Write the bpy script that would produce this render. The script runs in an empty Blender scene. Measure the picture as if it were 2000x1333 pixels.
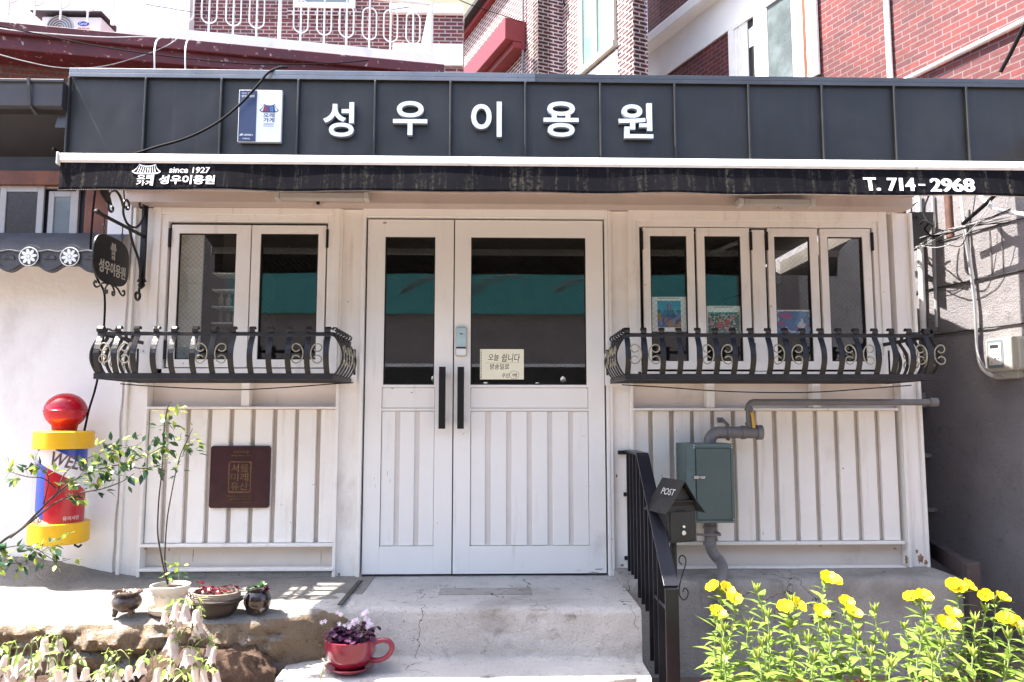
import bpy, bmesh, math, random
from mathutils import Vector, Matrix, noise
R = math.radians
scene = bpy.context.scene
COL = scene.collection

# ------------------------------------------------------------------ camera
PITCH, YAW, ROLL = 0.09972, -0.02603, 0.0002
EYE = Vector((0, -4.5, 0.90))
FPX = 1500.0
cd = bpy.data.cameras.new('camera')
cam = bpy.data.objects.new('camera', cd)
COL.objects.link(cam)
cd.sensor_width = 36
cd.lens = 36 * FPX / 2000
cd.clip_end = 500
fwd = Vector((-math.sin(YAW) * math.cos(PITCH), math.cos(YAW) * math.cos(PITCH), math.sin(PITCH)))
right = Vector((math.cos(YAW), math.sin(YAW), 0))
up = right.cross(fwd)
cam.matrix_world = Matrix(((right.x, up.x, -fwd.x, EYE.x), (right.y, up.y, -fwd.y, EYE.y), (right.z, up.z, -fwd.z, EYE.z), (0, 0, 0, 1)))
scene.camera = cam

# ------------------------------------------------------------------ light
TOSUN = Vector((-0.52, -0.02, 1.0)).normalized()
world = bpy.data.worlds.new('World')
scene.world = world
world.use_nodes = True
wn = world.node_tree
sky = wn.nodes.new('ShaderNodeTexSky')
sky.sky_type = 'NISHITA'
sky.sun_disc = False
sky.sun_elevation = math.asin(TOSUN.z)
sky.sun_rotation = math.atan2(TOSUN.x, TOSUN.y)
sky.air_density = 0.9
sky.dust_density = 3.0
sky.ozone_density = 0.75
wn.links.new(sky.outputs[0], wn.nodes['Background'].inputs[0])
wn.nodes['Background'].inputs[1].default_value = 0.135
sl = bpy.data.lights.new('sun', 'SUN')
sl.energy = 5.0
sl.angle = R(0.55)
sl.color = (1.0, 0.95, 0.87)
so = bpy.data.objects.new('sun', sl)
so.rotation_euler = (-TOSUN).to_track_quat('-Z', 'Y').to_euler()
so.location = (-4, -4, 9)
COL.objects.link(so)
vs = scene.view_settings
vs.view_transform = 'Standard'
vs.look = 'None'
vs.exposure = 2.34
vs.gamma = 1.0
scene.cycles.max_bounces = 8
scene.cycles.diffuse_bounces = 5
scene.cycles.transparent_max_bounces = 12

# ------------------------------------------------------------------ measuring
def P(u, v, Y=0.0):
    """world point on the plane Y seen at photo pixel (u, v)"""
    d = fwd + right * ((u - 1000) / FPX) - up * ((v - 666.5) / FPX)
    return EYE + d * ((Y - EYE.y) / d.y)
def Q(u, v, z=0.0):
    """world point on the level z seen at photo pixel (u, v)"""
    d = fwd + right * ((u - 1000) / FPX) - up * ((v - 666.5) / FPX)
    return EYE + d * ((z - EYE.z) / d.z)
def PX(u, v, Y=0.0): return P(u, v, Y).x
def PZ(u, v, Y=0.0): return P(u, v, Y).z

# ------------------------------------------------------------------ materials
def newmat(name):
    m = bpy.data.materials.new(name)
    m.use_nodes = True
    nt = m.node_tree
    return m, nt, nt.nodes['Principled BSDF']
def N(nt, kind, **kw):
    n = nt.nodes.new(kind)
    for k, v in kw.items():
        if k.startswith('i_'):
            n.inputs[k[2:].replace('_', ' ')].default_value = v
        else:
            setattr(n, k, v)
    return n
def mixc(nt, fac, a, b, mode='MIX'):
    n = nt.nodes.new('ShaderNodeMix'); n.data_type = 'RGBA'; n.blend_type = mode
    for sock, val in ((n.inputs[0], fac), (n.inputs[6], a), (n.inputs[7], b)):
        if hasattr(val, 'links') or isinstance(val, bpy.types.NodeSocket): nt.links.new(val, sock)
        elif isinstance(val, (tuple, list)): sock.default_value = (*val[:3], 1)
        else: sock.default_value = val
    return n.outputs[2]
def ramp(nt, src, lo, hi):
    n = nt.nodes.new('ShaderNodeMapRange')
    n.inputs[1].default_value = lo; n.inputs[2].default_value = hi
    n.interpolation_type = 'SMOOTHSTEP'
    nt.links.new(src, n.inputs[0])
    return n.outputs[0]
def coords(nt, scale=(1, 1, 1), kind='pos'):
    if kind == 'pos':
        s = nt.nodes.new('ShaderNodeNewGeometry').outputs['Position']
    else:
        s = nt.nodes.new('ShaderNodeTexCoord').outputs[kind]
    mp = nt.nodes.new('ShaderNodeMapping')
    mp.inputs['Scale'].default_value = scale
    nt.links.new(s, mp.inputs[0])
    return mp.outputs[0]
def nz(nt, co, scale, detail=4, rough=.55, dist=0):
    n = N(nt, 'ShaderNodeTexNoise', i_Scale=scale, i_Detail=detail, i_Roughness=rough, i_Distortion=dist)
    nt.links.new(co, n.inputs['Vector'])
    return n.outputs['Fac']
def bumpit(nt, bsdf, h, strength, dist):
    b = N(nt, 'ShaderNodeBump', i_Strength=strength, i_Distance=dist)
    nt.links.new(h, b.inputs['Height'])
    nt.links.new(b.outputs[0], bsdf.inputs['Normal'])
def pm(name, col, rough=.5, metal=0., var=.12, vs=4., bump=0., bs=60., spots=(), spec=.5, coat=0., rvar=.1):
    """painted / solid surface: base colour with soft variation, stains of their own shape, fine bump.
    spots: (colour, noise scale, lo, hi, xyz scale)"""
    m, nt, b = newmat(name)
    co = coords(nt)
    f = nz(nt, co, vs, 5, .6)
    dark = tuple(c * (1 - var) for c in col); lite = tuple(min(1, c * (1 + var)) for c in col)
    c = mixc(nt, ramp(nt, f, .3, .7), dark, lite)
    for sc, ss, lo, hi, xs in spots:
        c = mixc(nt, ramp(nt, nz(nt, coords(nt, xs), ss, 6, .62), lo, hi), c, sc)
    nt.links.new(c, b.inputs['Base Color'])
    b.inputs['Metallic'].default_value = metal
    b.inputs['Specular IOR Level'].default_value = spec
    b.inputs['Coat Weight'].default_value = coat
    rr = N(nt, 'ShaderNodeMapRange'); rr.inputs[3].default_value = max(.02, rough - rvar); rr.inputs[4].default_value = min(1, rough + rvar)
    nt.links.new(nz(nt, co, vs * 3.1, 4), rr.inputs[0]); nt.links.new(rr.outputs[0], b.inputs['Roughness'])
    if bump: bumpit(nt, b, nz(nt, co, bs, 6, .65), bump, .01)
    return m
def brickmat(name, c1, c2, mortar, bump=.5, bw=.2, rh=.067, ms=.010, stain=.25):
    m, nt, b = newmat(name)
    uv = nt.nodes.new('ShaderNodeUVMap').outputs[0]
    def bt(a, bb, mo):
        n = N(nt, 'ShaderNodeTexBrick', i_Scale=1.0)
        n.inputs['Mortar Size'].default_value = ms; n.inputs['Mortar Smooth'].default_value = .15
        n.inputs['Brick Width'].default_value = bw; n.inputs['Row Height'].default_value = rh
        n.inputs['Color1'].default_value = (*a, 1); n.inputs['Color2'].default_value = (*bb, 1); n.inputs['Mortar'].default_value = (*mo, 1)
        nt.links.new(uv, n.inputs['Vector'])
        return n
    t = bt(c1, c2, mortar)
    co = coords(nt)
    c = mixc(nt, ramp(nt, nz(nt, co, 1.4, 5, .65), .35, .75), t.outputs[0], tuple(x * (1 - stain) for x in (.9, .8, .78)), 'MULTIPLY')
    c = mixc(nt, ramp(nt, nz(nt, co, 26, 4), .3, .75), c, tuple(.66 for _ in range(3)), 'MULTIPLY')
    nt.links.new(c, b.inputs['Base Color'])
    b.inputs['Roughness'].default_value = .75
    h = mixc(nt, .35, t.outputs['Fac'], nz(nt, co, 70, 4))
    inv = N(nt, 'ShaderNodeMath', operation='SUBTRACT'); inv.inputs[0].default_value = 1
    nt.links.new(t.outputs['Fac'], inv.inputs[1])
    bumpit(nt, b, inv.outputs[0], bump, .01)
    return m
def leafmat(name, col, trans=.35, rough=.45, var=.3):
    m, nt, b = newmat(name)
    f = nz(nt, coords(nt), 22, 3)
    c = mixc(nt, ramp(nt, f, .3, .7), tuple(x * (1 - var) for x in col), tuple(x * (1 + var) for x in col))
    nt.links.new(c, b.inputs['Base Color'])
    b.inputs['Roughness'].default_value = rough
    t = nt.nodes.new('ShaderNodeBsdfTranslucent')
    nt.links.new(c, t.inputs[0])
    mx = nt.nodes.new('ShaderNodeMixShader'); mx.inputs[0].default_value = trans
    nt.links.new(b.outputs[0], mx.inputs[1]); nt.links.new(t.outputs[0], mx.inputs[2])
    nt.links.new(mx.outputs[0], nt.nodes['Material Output'].inputs[0])
    return m
def glassmat(name, refl=.2, tint=(.95, .97, .96), wire=True):
    m, nt, b = newmat(name)
    nt.nodes.remove(b)
    tr = nt.nodes.new('ShaderNodeBsdfTransparent'); tr.inputs[0].default_value = (*tint, 1)
    gl = nt.nodes.new('ShaderNodeBsdfGlossy'); gl.inputs['Roughness'].default_value = .015
    gl.inputs['Color'].default_value = (.95, 1, .98, 1)
    mx = nt.nodes.new('ShaderNodeMixShader')
    lw = nt.nodes.new('ShaderNodeLayerWeight'); lw.inputs[0].default_value = .5
    mr = nt.nodes.new('ShaderNodeMapRange'); mr.inputs[3].default_value = refl; mr.inputs[4].default_value = 1
    pw = N(nt, 'ShaderNodeMath', operation='POWER'); pw.inputs[1].default_value = 5
    nt.links.new(lw.outputs['Facing'], pw.inputs[0]); nt.links.new(pw.outputs[0], mr.inputs[0])
    nt.links.new(mr.outputs[0], mx.inputs[0])
    nt.links.new(tr.outputs[0], mx.inputs[1]); nt.links.new(gl.outputs[0], mx.inputs[2])
    out = mx.outputs[0]
    if wire:                      # wire mesh cast in the glass: diamond grid 24 mm
        co = coords(nt)
        sp = nt.nodes.new('ShaderNodeSeparateXYZ'); nt.links.new(co, sp.inputs[0])
        def line(op):
            a = N(nt, 'ShaderNodeMath', operation=op)
            nt.links.new(sp.outputs['X'], a.inputs[0]); nt.links.new(sp.outputs['Z'], a.inputs[1])
            k = N(nt, 'ShaderNodeMath', operation='MULTIPLY'); k.inputs[1].default_value = 1 / .031
            nt.links.new(a.outputs[0], k.inputs[0])
            fr = N(nt, 'ShaderNodeMath', operation='FRACT'); nt.links.new(k.outputs[0], fr.inputs[0])
            lt = N(nt, 'ShaderNodeMath', operation='LESS_THAN'); lt.inputs[1].default_value = .036
            nt.links.new(fr.outputs[0], lt.inputs[0])
            return lt.outputs[0]
        mxm = N(nt, 'ShaderNodeMath', operation='MAXIMUM')
        nt.links.new(line('ADD'), mxm.inputs[0]); nt.links.new(line('SUBTRACT'), mxm.inputs[1])
        df = nt.nodes.new('ShaderNodeBsdfDiffuse'); df.inputs[0].default_value = (.085, .085, .08, 1)
        m2 = nt.nodes.new('ShaderNodeMixShader')
        nt.links.new(mxm.outputs[0], m2.inputs[0]); nt.links.new(out, m2.inputs[1]); nt.links.new(df.outputs[0], m2.inputs[2])
        out = m2.outputs[0]
    nt.links.new(out, nt.nodes['Material Output'].inputs[0])
    return m

RUST = (.20, .075, .03)
one = (1, 1, 1)
M = {}
M['white_paint'] = pm('white_paint', (.86, .83, .785), .42, var=.035, vs=2.2, bump=.12, bs=160, spots=(((.60, .50, .42), 5, .55, .85, (3, 3, .22)), ((.56, .49, .43), 3.2, .56, .84, (1, 1, .5)), (RUST, 17, .69, .76, one), (RUST, 30, .70, .78, (1, 1, .16)), ((.22, .17, .14), 75, .71, .76, one)))
M['door_paint'] = pm('door_paint', (.85, .84, .81), .36, var=.025, vs=1.6, bump=.06, bs=160, spots=(((.60, .56, .52), 5, .58, .90, (2.5, 2.5, .3)), ((.55, .52, .49), 2.6, .60, .9, (1, 1, .6)), ((.42, .40, .38), 9, .70, .82, (1, 1, .5)), ((.3, .27, .24), 65, .74, .79, one)))
M['beam_paint'] = pm('beige_paint', (.50, .415, .375), .6, var=.05, vs=3, spots=(((.36, .28, .24), 4, .55, .85, (1, 1, .5)),))
M['groove_light'] = pm('shaded_door_groove_paint', (.70, .665, .63), .5, var=.04, vs=5)  # door groove backs: shade of the recess put into a darker colour
M['groove'] = pm('shaded_groove_paint', (.60, .53, .47), .6, var=.08, vs=6, spots=(((.40, .33, .27), 8, .55, .85, (2, 2, .3)), (RUST, 17, .70, .78, one)))  # panel groove backs: recess shade put into the base colour, plus dirt and rust
M['cream_wall'] = pm('cream_wall', (.74, .66, .59), .6, var=.05, vs=3, spots=((RUST, 15, .70, .77, one), ((.5, .43, .36), 4, .55, .85, (1, 1, .5))))
M['plaster'] = pm('plaster', (.85, .835, .82), .8, var=.03, vs=1.3, bump=.35, bs=22, spots=(((.62, .58, .54), 2.0, .55, .85, (1, 1, .6)), ((.52, .48, .44), 6, .66, .85, (2, 2, .4)), ((.35, .32, .3), 45, .72, .77, one)))
M['black'] = pm('black_metal', (.006, .006, .0065), .40, var=.25, vs=9, spec=.4)
M['gap'] = pm('dark_gap', (.008, .008, .008), .7, var=.1)
M['iron'] = pm('wrought_iron', (.013, .012, .014), .45, metal=.2, var=.35, vs=14, bump=.25, bs=90, spots=(((.04, .02, .012), 14, .60, .74, one),))
M['rail_metal'] = pm('rail_metal', (.018, .018, .024), .34, metal=.3, var=.25, vs=6, spots=(((.10, .055, .035), 11, .70, .8, one),))
M['gold'] = pm('gilt_iron', (.36, .33, .24), .45, metal=.45, var=.25, vs=30)
M['fascia'] = pm('fascia_sheet', (.025, .0243, .0235), .5, metal=.05, var=.14, vs=1.8, bump=.10, bs=220, spots=(((.045, .043, .04), 5, .52, .85, (3, 3, .22)), ((.037, .0355, .034), 2.2, .5, .8, one), ((.09, .085, .08), 90, .74, .80, one)))
def dent(m):
    nt = m.node_tree; b = nt.nodes['Principled BSDF']; old = b.inputs['Normal'].links[0].from_socket
    bp = N(nt, 'ShaderNodeBump', i_Strength=.5, i_Distance=.05); nt.links.new(nz(nt, coords(nt, (1, 1, .6)), 3.2, 2), bp.inputs['Height']); nt.links.new(old, bp.inputs['Normal']); nt.links.new(bp.outputs[0], b.inputs['Normal'])
dent(M['fascia'])
M['cap_skylit'] = pm('skylit_cap_sheet', (.20, .20, .205), .3, metal=.55, var=.2, vs=2.5)  # left half of the cap: sky reflection put into a paler metal colour
M['rust'] = pm('rust_patch', (.30, .17, .10), .85, var=.5, vs=60)
M['scuff'] = pm('scuff_mark', (.34, .32, .30), .7, var=.3, vs=40)
M['fascia_cap'] = pm('cap_sheet', (.075, .078, .083), .35, metal=.3, var=.15, vs=3)
M['letter'] = pm('letter_face', (.82, .86, .88), .35, var=.03)
M['letter_side'] = pm('letter_side', (.33, .39, .46), .45, var=.06)
M['navy'] = pm('navy_board', (.035, .055, .13), .4, var=.06)
M['board_white'] = pm('board_white', (.82, .85, .86), .35, var=.03)
M['ink'] = pm('ink', (.02, .02, .025), .6, var=.05)
M['ink_white'] = pm('white_print', (.82, .82, .82), .6, var=.05, vs=20)
M['alu'] = pm('weathered_aluminium', (.80, .80, .79), .42, metal=.15, var=.08, vs=8, spots=(((.25, .24, .2), 24, .63, .75, (1, 1, 3)),))
M['red_gloss'] = pm('red_plastic', (.42, .0015, .014), .25, var=.10, vs=9, coat=.12)
M['yellow'] = pm('yellow_plastic', (.80, .45, .010), .38, var=.07, vs=5)
M['blue'] = pm('pole_blue', (.012, .052, .42), .35, var=.08)
M['red'] = pm('pole_red', (.50, .006, .020), .35, var=.08)
M['pole_white'] = pm('pole_white', (.86, .84, .85), .35, var=.05, vs=14)
M['maroon'] = pm('maroon_plate', (.034, .0055, .0115), .33, var=.25, vs=14, spots=(((.30, .17, .07), 26, .69, .76, one),))
M['bronze'] = pm('worn_bronze', (.15, .085, .035), .45, metal=.4, var=.35, vs=30)
M['green_box'] = pm('green_grey_paint', (.085, .13, .13), .42, var=.08, vs=4, spots=(((.2, .23, .22), 8, .6, .85, one),))
M['green_door'] = pm('green_grey_door', (.07, .10, .097), .45, var=.08, vs=4)
M['meter_case'] = pm('meter_case', (.33, .31, .26), .5, var=.06, vs=8)
M['frame_grey'] = pm('greyed_frame', (.42, .40, .38), .45, var=.06, vs=6)
M['pipe'] = pm('pipe_grey', (.155, .149, .152), .45, var=.12, vs=9, spots=((RUST, 13, .64, .74, one),))
M['brass'] = pm('lever_yellow', (.55, .32, .04), .45, var=.15)
M['steel'] = pm('bright_steel', (.6, .6, .6), .25, metal=.9, var=.1)
M['terracotta'] = pm('terracotta', (.42, .13, .07), .7, var=.15, vs=9, bump=.2, bs=80)
M['soil'] = pm('soil', (.05, .035, .025), .95, var=.5, vs=60, bump=.8, bs=120)
M['glaze_brown'] = pm('brown_glaze', (.045, .025, .018), .22, var=.5, vs=26, bump=.5, bs=60, spots=(((.26, .15, .09), 24, .55, .72, one),), coat=.4)
M['glaze_dark'] = pm('dark_glaze', (.022, .012, .011), .16, var=.4, vs=9, coat=.7)
M['stoneware'] = pm('stoneware', (.029, .020, .017), .42, var=.3, vs=12, bump=.3, bs=60)
M['rim_clay'] = pm('rim_clay', (.21, .17, .135), .6, var=.3, vs=15, bump=.3, bs=50)
M['pot_cream'] = pm('cream_plastic', (.68, .64, .57), .5, var=.06, vs=6, spots=(((.45, .38, .3), 9, .62, .85, one),))
M['saucer_clay'] = pm('saucer_clay', (.56, .46, .36), .7, var=.15, vs=10, spots=(((.3, .2, .13), 16, .58, .75, one),))
M['cup_red'] = pm('cup_glaze', (.21, .015, .038), .22, var=.18, vs=7, coat=.5, spots=(((.30, .06, .04), 8, .58, .8, one),))
M['leaf_dark'] = leafmat('leaf_dark', (.028, .072, .03), .22, .3)
M['leaf_lime'] = leafmat('leaf_lime', (.27, .34, .06), .4, .45)
M['leaf_mid'] = leafmat('leaf_mid', (.10, .19, .05), .35, .4)
M['leaf_prim'] = leafmat('leaf_primrose', (.165, .25, .043), .28, .42, .45)
M['leaf_bell'] = leafmat('leaf_bell', (.26, .36, .08), .45, .45)
M['petal_yellow'] = leafmat('petal_yellow', (.80, .62, .006), .3, .5, .06)
M['petal_pink'] = leafmat('petal_pink', (.72, .61, .58), .4, .5, .10)
M['petal_white'] = leafmat('petal_white', (.74, .66, .76), .3, .5, .06)
M['leaf_purple'] = leafmat('leaf_purple', (.075, .018, .065), .25, .4)
M['leaf_wine'] = leafmat('leaf_wine', (.12, .008, .02), .3, .4)
M['succulent'] = leafmat('succulent', (.18, .30, .14), .1, .4)
M['twig'] = pm('twig', (.045, .03, .024), .7, var=.3, vs=30)
M['stem_green'] = pm('stem_green', (.20, .27, .09), .6, var=.2, vs=30)
M['stem_red'] = pm('stem_red', (.11, .035, .03), .6, var=.3, vs=30)
M['rubber'] = pm('black_cable', (.009, .009, .010), .75, var=.2, spec=.12)
M['cable_grey'] = pm('grey_cable', (.30, .30, .31), .5, var=.2)
M['cable_white'] = pm('white_cable', (.72, .72, .70), .5, var=.1)
M['glass'] = glassmat('wired_glass', .125)
M['glass_plain'] = glassmat('plain_glass', .25, wire=False)
M['tube_clear'] = glassmat('clear_tube', .025, (.97, .97, .97), False)
M['paper'] = pm('note_paper', (.88, .87, .68), .8, var=.03)
M['paper_white'] = pm('calendar_paper', (.88, .89, .86), .7, var=.04)
M['plastic_grey'] = pm('grey_plastic', (.50, .49, .46), .45, var=.05)
M['wood'] = pm('stained_wood', (.17, .05, .02), .5, var=.3, vs=5, bump=.2, bs=40, spots=(((.11, .035, .018), 7, .5, .7, (7, 7, .6)),))
M['roof_sheet'] = pm('dark_roof_sheet', (.035, .034, .037), .5, var=.2, vs=3)
M['tile'] = pm('eave_tile', (.055, .058, .068), .55, var=.2, vs=8, bump=.3, bs=50)
M['tile_white'] = pm('tile_white', (.66, .70, .70), .6, var=.06)
M['red_paint'] = pm('red_parapet', (.08, .007, .012), .6, var=.2, vs=3, spots=(((.42, .32, .30), 13, .60, .70, one), ((.05, .012, .015), 5, .6, .8, (1, 1, .3))))
M['red_beam'] = pm('red_beam', (.17, .008, .012), .5, var=.12, vs=3)
M['cream_far'] = pm('cream_far', (.62, .56, .38), .8, var=.05, vs=2)
M['white_far'] = pm('white_render', (.80, .80, .79), .8, var=.04, vs=2, bump=.2, bs=20, spots=(((.5, .5, .5), 3, .62, .9, (1, 1, .4)),))
M['window_white'] = pm('window_white', (.78, .77, .74), .4, var=.04)
M['window_cream'] = pm('window_cream', (.40, .36, .30), .4, var=.05)
M['pane_mint'] = pm('pane_mint', (.15, .31, .28), .12, var=.05, spec=.8)
M['pane_grey'] = pm('pane_grey', (.16, .19, .20), .10, var=.10, spec=.9)
M['pane_curtain'] = pm('pane_curtain', (.11, .135, .14), .3, var=.35, vs=2.5, spec=.5)
M['railing_white'] = pm('railing_white', (.78, .78, .74), .45, var=.06, vs=6)
M['brick_left'] = brickmat('brick_left', (.20, .04, .036), (.12, .034, .04), (.44, .38, .36))
M['brick_low'] = brickmat('brick_low', (.22, .06, .045), (.14, .043, .04), (.14, .12, .11), ms=.009)
M['brick_mid'] = brickmat('brick_mid', (.14, .032, .034), (.085, .022, .027), (.68, .62, .60), ms=.012)
M['brick_right'] = brickmat('brick_right', (.17, .022, .020), (.09, .013, .020), (.17, .12, .12), ms=.0075, bw=.21, rh=.075, stain=.38)
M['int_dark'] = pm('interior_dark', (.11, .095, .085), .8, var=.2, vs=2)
M['int_white'] = pm('interior_white', (.84, .87, .85), .7, var=.05)
M['teal'] = pm('teal_board', (.055, .33, .32), .5, var=.06)
M['opp_wall'] = pm('opposite_wall', (.24, .215, .215), .85, var=.1, bump=.3, bs=30)
M['opp_light'] = pm('opposite_light', (.62, .58, .55), .85, var=.1)

def concrete(name, base, warm, dirt, crack=True, bump=.55, streak=0.):
    m, nt, b = newmat(name)
    co = coords(nt)
    n1 = nz(nt, co, 2.6, 8, .65, .3); n2 = nz(nt, co, 11, 8, .7); n3 = nz(nt, co, 90, 6, .7)
    c = mixc(nt, ramp(nt, n1, .32, .68), base, warm)
    c = mixc(nt, ramp(nt, n2, .54, .76), c, dirt)
    c = mixc(nt, ramp(nt, nz(nt, coords(nt, (1, 1, 4)), 4.5, 8, .7), .6, .78), c, tuple(min(1, x * 1.45) for x in base))
    c = mixc(nt, ramp(nt, n3, .58, .72), c, tuple(x * .6 for x in dirt))
    c = mixc(nt, ramp(nt, nz(nt, co, 1.3, 5, .6, .8), .50, .74), c, tuple(x * 1.35 for x in dirt))
    if streak:
        c = mixc(nt, ramp(nt, nz(nt, coords(nt, (7, 7, .55)), 1.0, 6, .7), .52, .80), c, tuple(x * streak for x in dirt))
    c = mixc(nt, ramp(nt, nz(nt, co, 240, 3, .7), .60, .70), c, tuple(x * .45 for x in dirt))
    c = mixc(nt, ramp(nt, nz(nt, coords(nt, (1, 1, 1)), 190, 3, .7), .64, .74), c, tuple(min(1, x * 1.5) for x in base))
    h = mixc(nt, .45, n2, n3)
    if crack:
        v = N(nt, 'ShaderNodeTexVoronoi', feature='DISTANCE_TO_EDGE', i_Scale=1.7)
        dv = nt.nodes.new('ShaderNodeVectorMath'); dv.operation = 'MULTIPLY_ADD'
        nn = N(nt, 'ShaderNodeTexNoise', i_Scale=5.0, i_Detail=6.0); nt.links.new(co, nn.inputs['Vector'])
        nt.links.new(nn.outputs['Color'], dv.inputs[0]); dv.inputs[1].default_value = (.5, .5, .5); nt.links.new(co, dv.inputs[2])
        nt.links.new(dv.outputs[0], v.inputs['Vector'])
        k = ramp(nt, v.outputs['Distance'], .0075, .001)
        gate = N(nt, 'ShaderNodeMath', operation='MULTIPLY')
        nt.links.new(k, gate.inputs[0]); nt.links.new(ramp(nt, nz(nt, co, 1.9, 2), .45, .56), gate.inputs[1])
        c = mixc(nt, gate.outputs[0], c, (.05, .045, .04))
    nt.links.new(c, b.inputs['Base Color'])
    b.inputs['Roughness'].default_value = .9
    b.inputs['Specular IOR Level'].default_value = .25
    bumpit(nt, b, h, bump, .022)
    return m
M['concrete'] = concrete('old_concrete', (.47, .455, .44), (.54, .525, .505), (.22, .20, .18), True, .9)
M['plinth'] = concrete('plinth_concrete', (.32, .305, .285), (.37, .352, .33), (.16, .147, .13), True, .7, .75)
def ledge_mat():
    m = concrete('rough_ledge', (.21, .15, .098), (.32, .245, .17), (.042, .028, .017), False, 1.0)
    nt = m.node_tree; b = nt.nodes['Principled BSDF']
    src = b.inputs['Base Color'].links[0].from_socket
    co = coords(nt); g = nt.nodes.new('ShaderNodeNewGeometry'); sp = nt.nodes.new('ShaderNodeSeparateXYZ'); nt.links.new(g.outputs['True Normal'], sp.inputs[0])
    ad = N(nt, 'ShaderNodeMath', operation='MULTIPLY_ADD'); ad.inputs[1].default_value = .5; nt.links.new(nz(nt, co, 9, 6, .7), ad.inputs[0]); nt.links.new(sp.outputs['Z'], ad.inputs[2])
    cem = mixc(nt, ramp(nt, nz(nt, co, 3.2, 8, .68), .35, .68), (.26, .245, .225), (.37, .345, .315))
    cem = mixc(nt, ramp(nt, nz(nt, co, 14, 8, .75), .56, .76), cem, (.14, .125, .11))
    c = mixc(nt, ramp(nt, ad.outputs[0], .80, 1.12), src, cem)
    b.inputs['Normal'].links[0].from_node.inputs['Distance'].default_value = .05
    pit = ramp(nt, nz(nt, co, 34, 6, .75), .62, .74)
    c = mixc(nt, pit, c, (.05, .035, .022))
    nt.links.new(c, b.inputs['Base Color'])
    return m
M['rock'] = ledge_mat()
M['rock_dark'] = concrete('brown_rock', (.058, .034, .024), (.10, .062, .042), (.05, .035, .03), False, 1.0)
M['asphalt'] = concrete('street_asphalt', (.165, .13, .108), (.205, .163, .137), (.11, .086, .073), False, .5)
M['dark_render'] = concrete('dark_render', (.19, .178, .186), (.225, .207, .212), (.13, .123, .132), False, .9)
M['seal_dark'] = pm('dark_strip', (.055, .05, .045), .8, var=.3)

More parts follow.
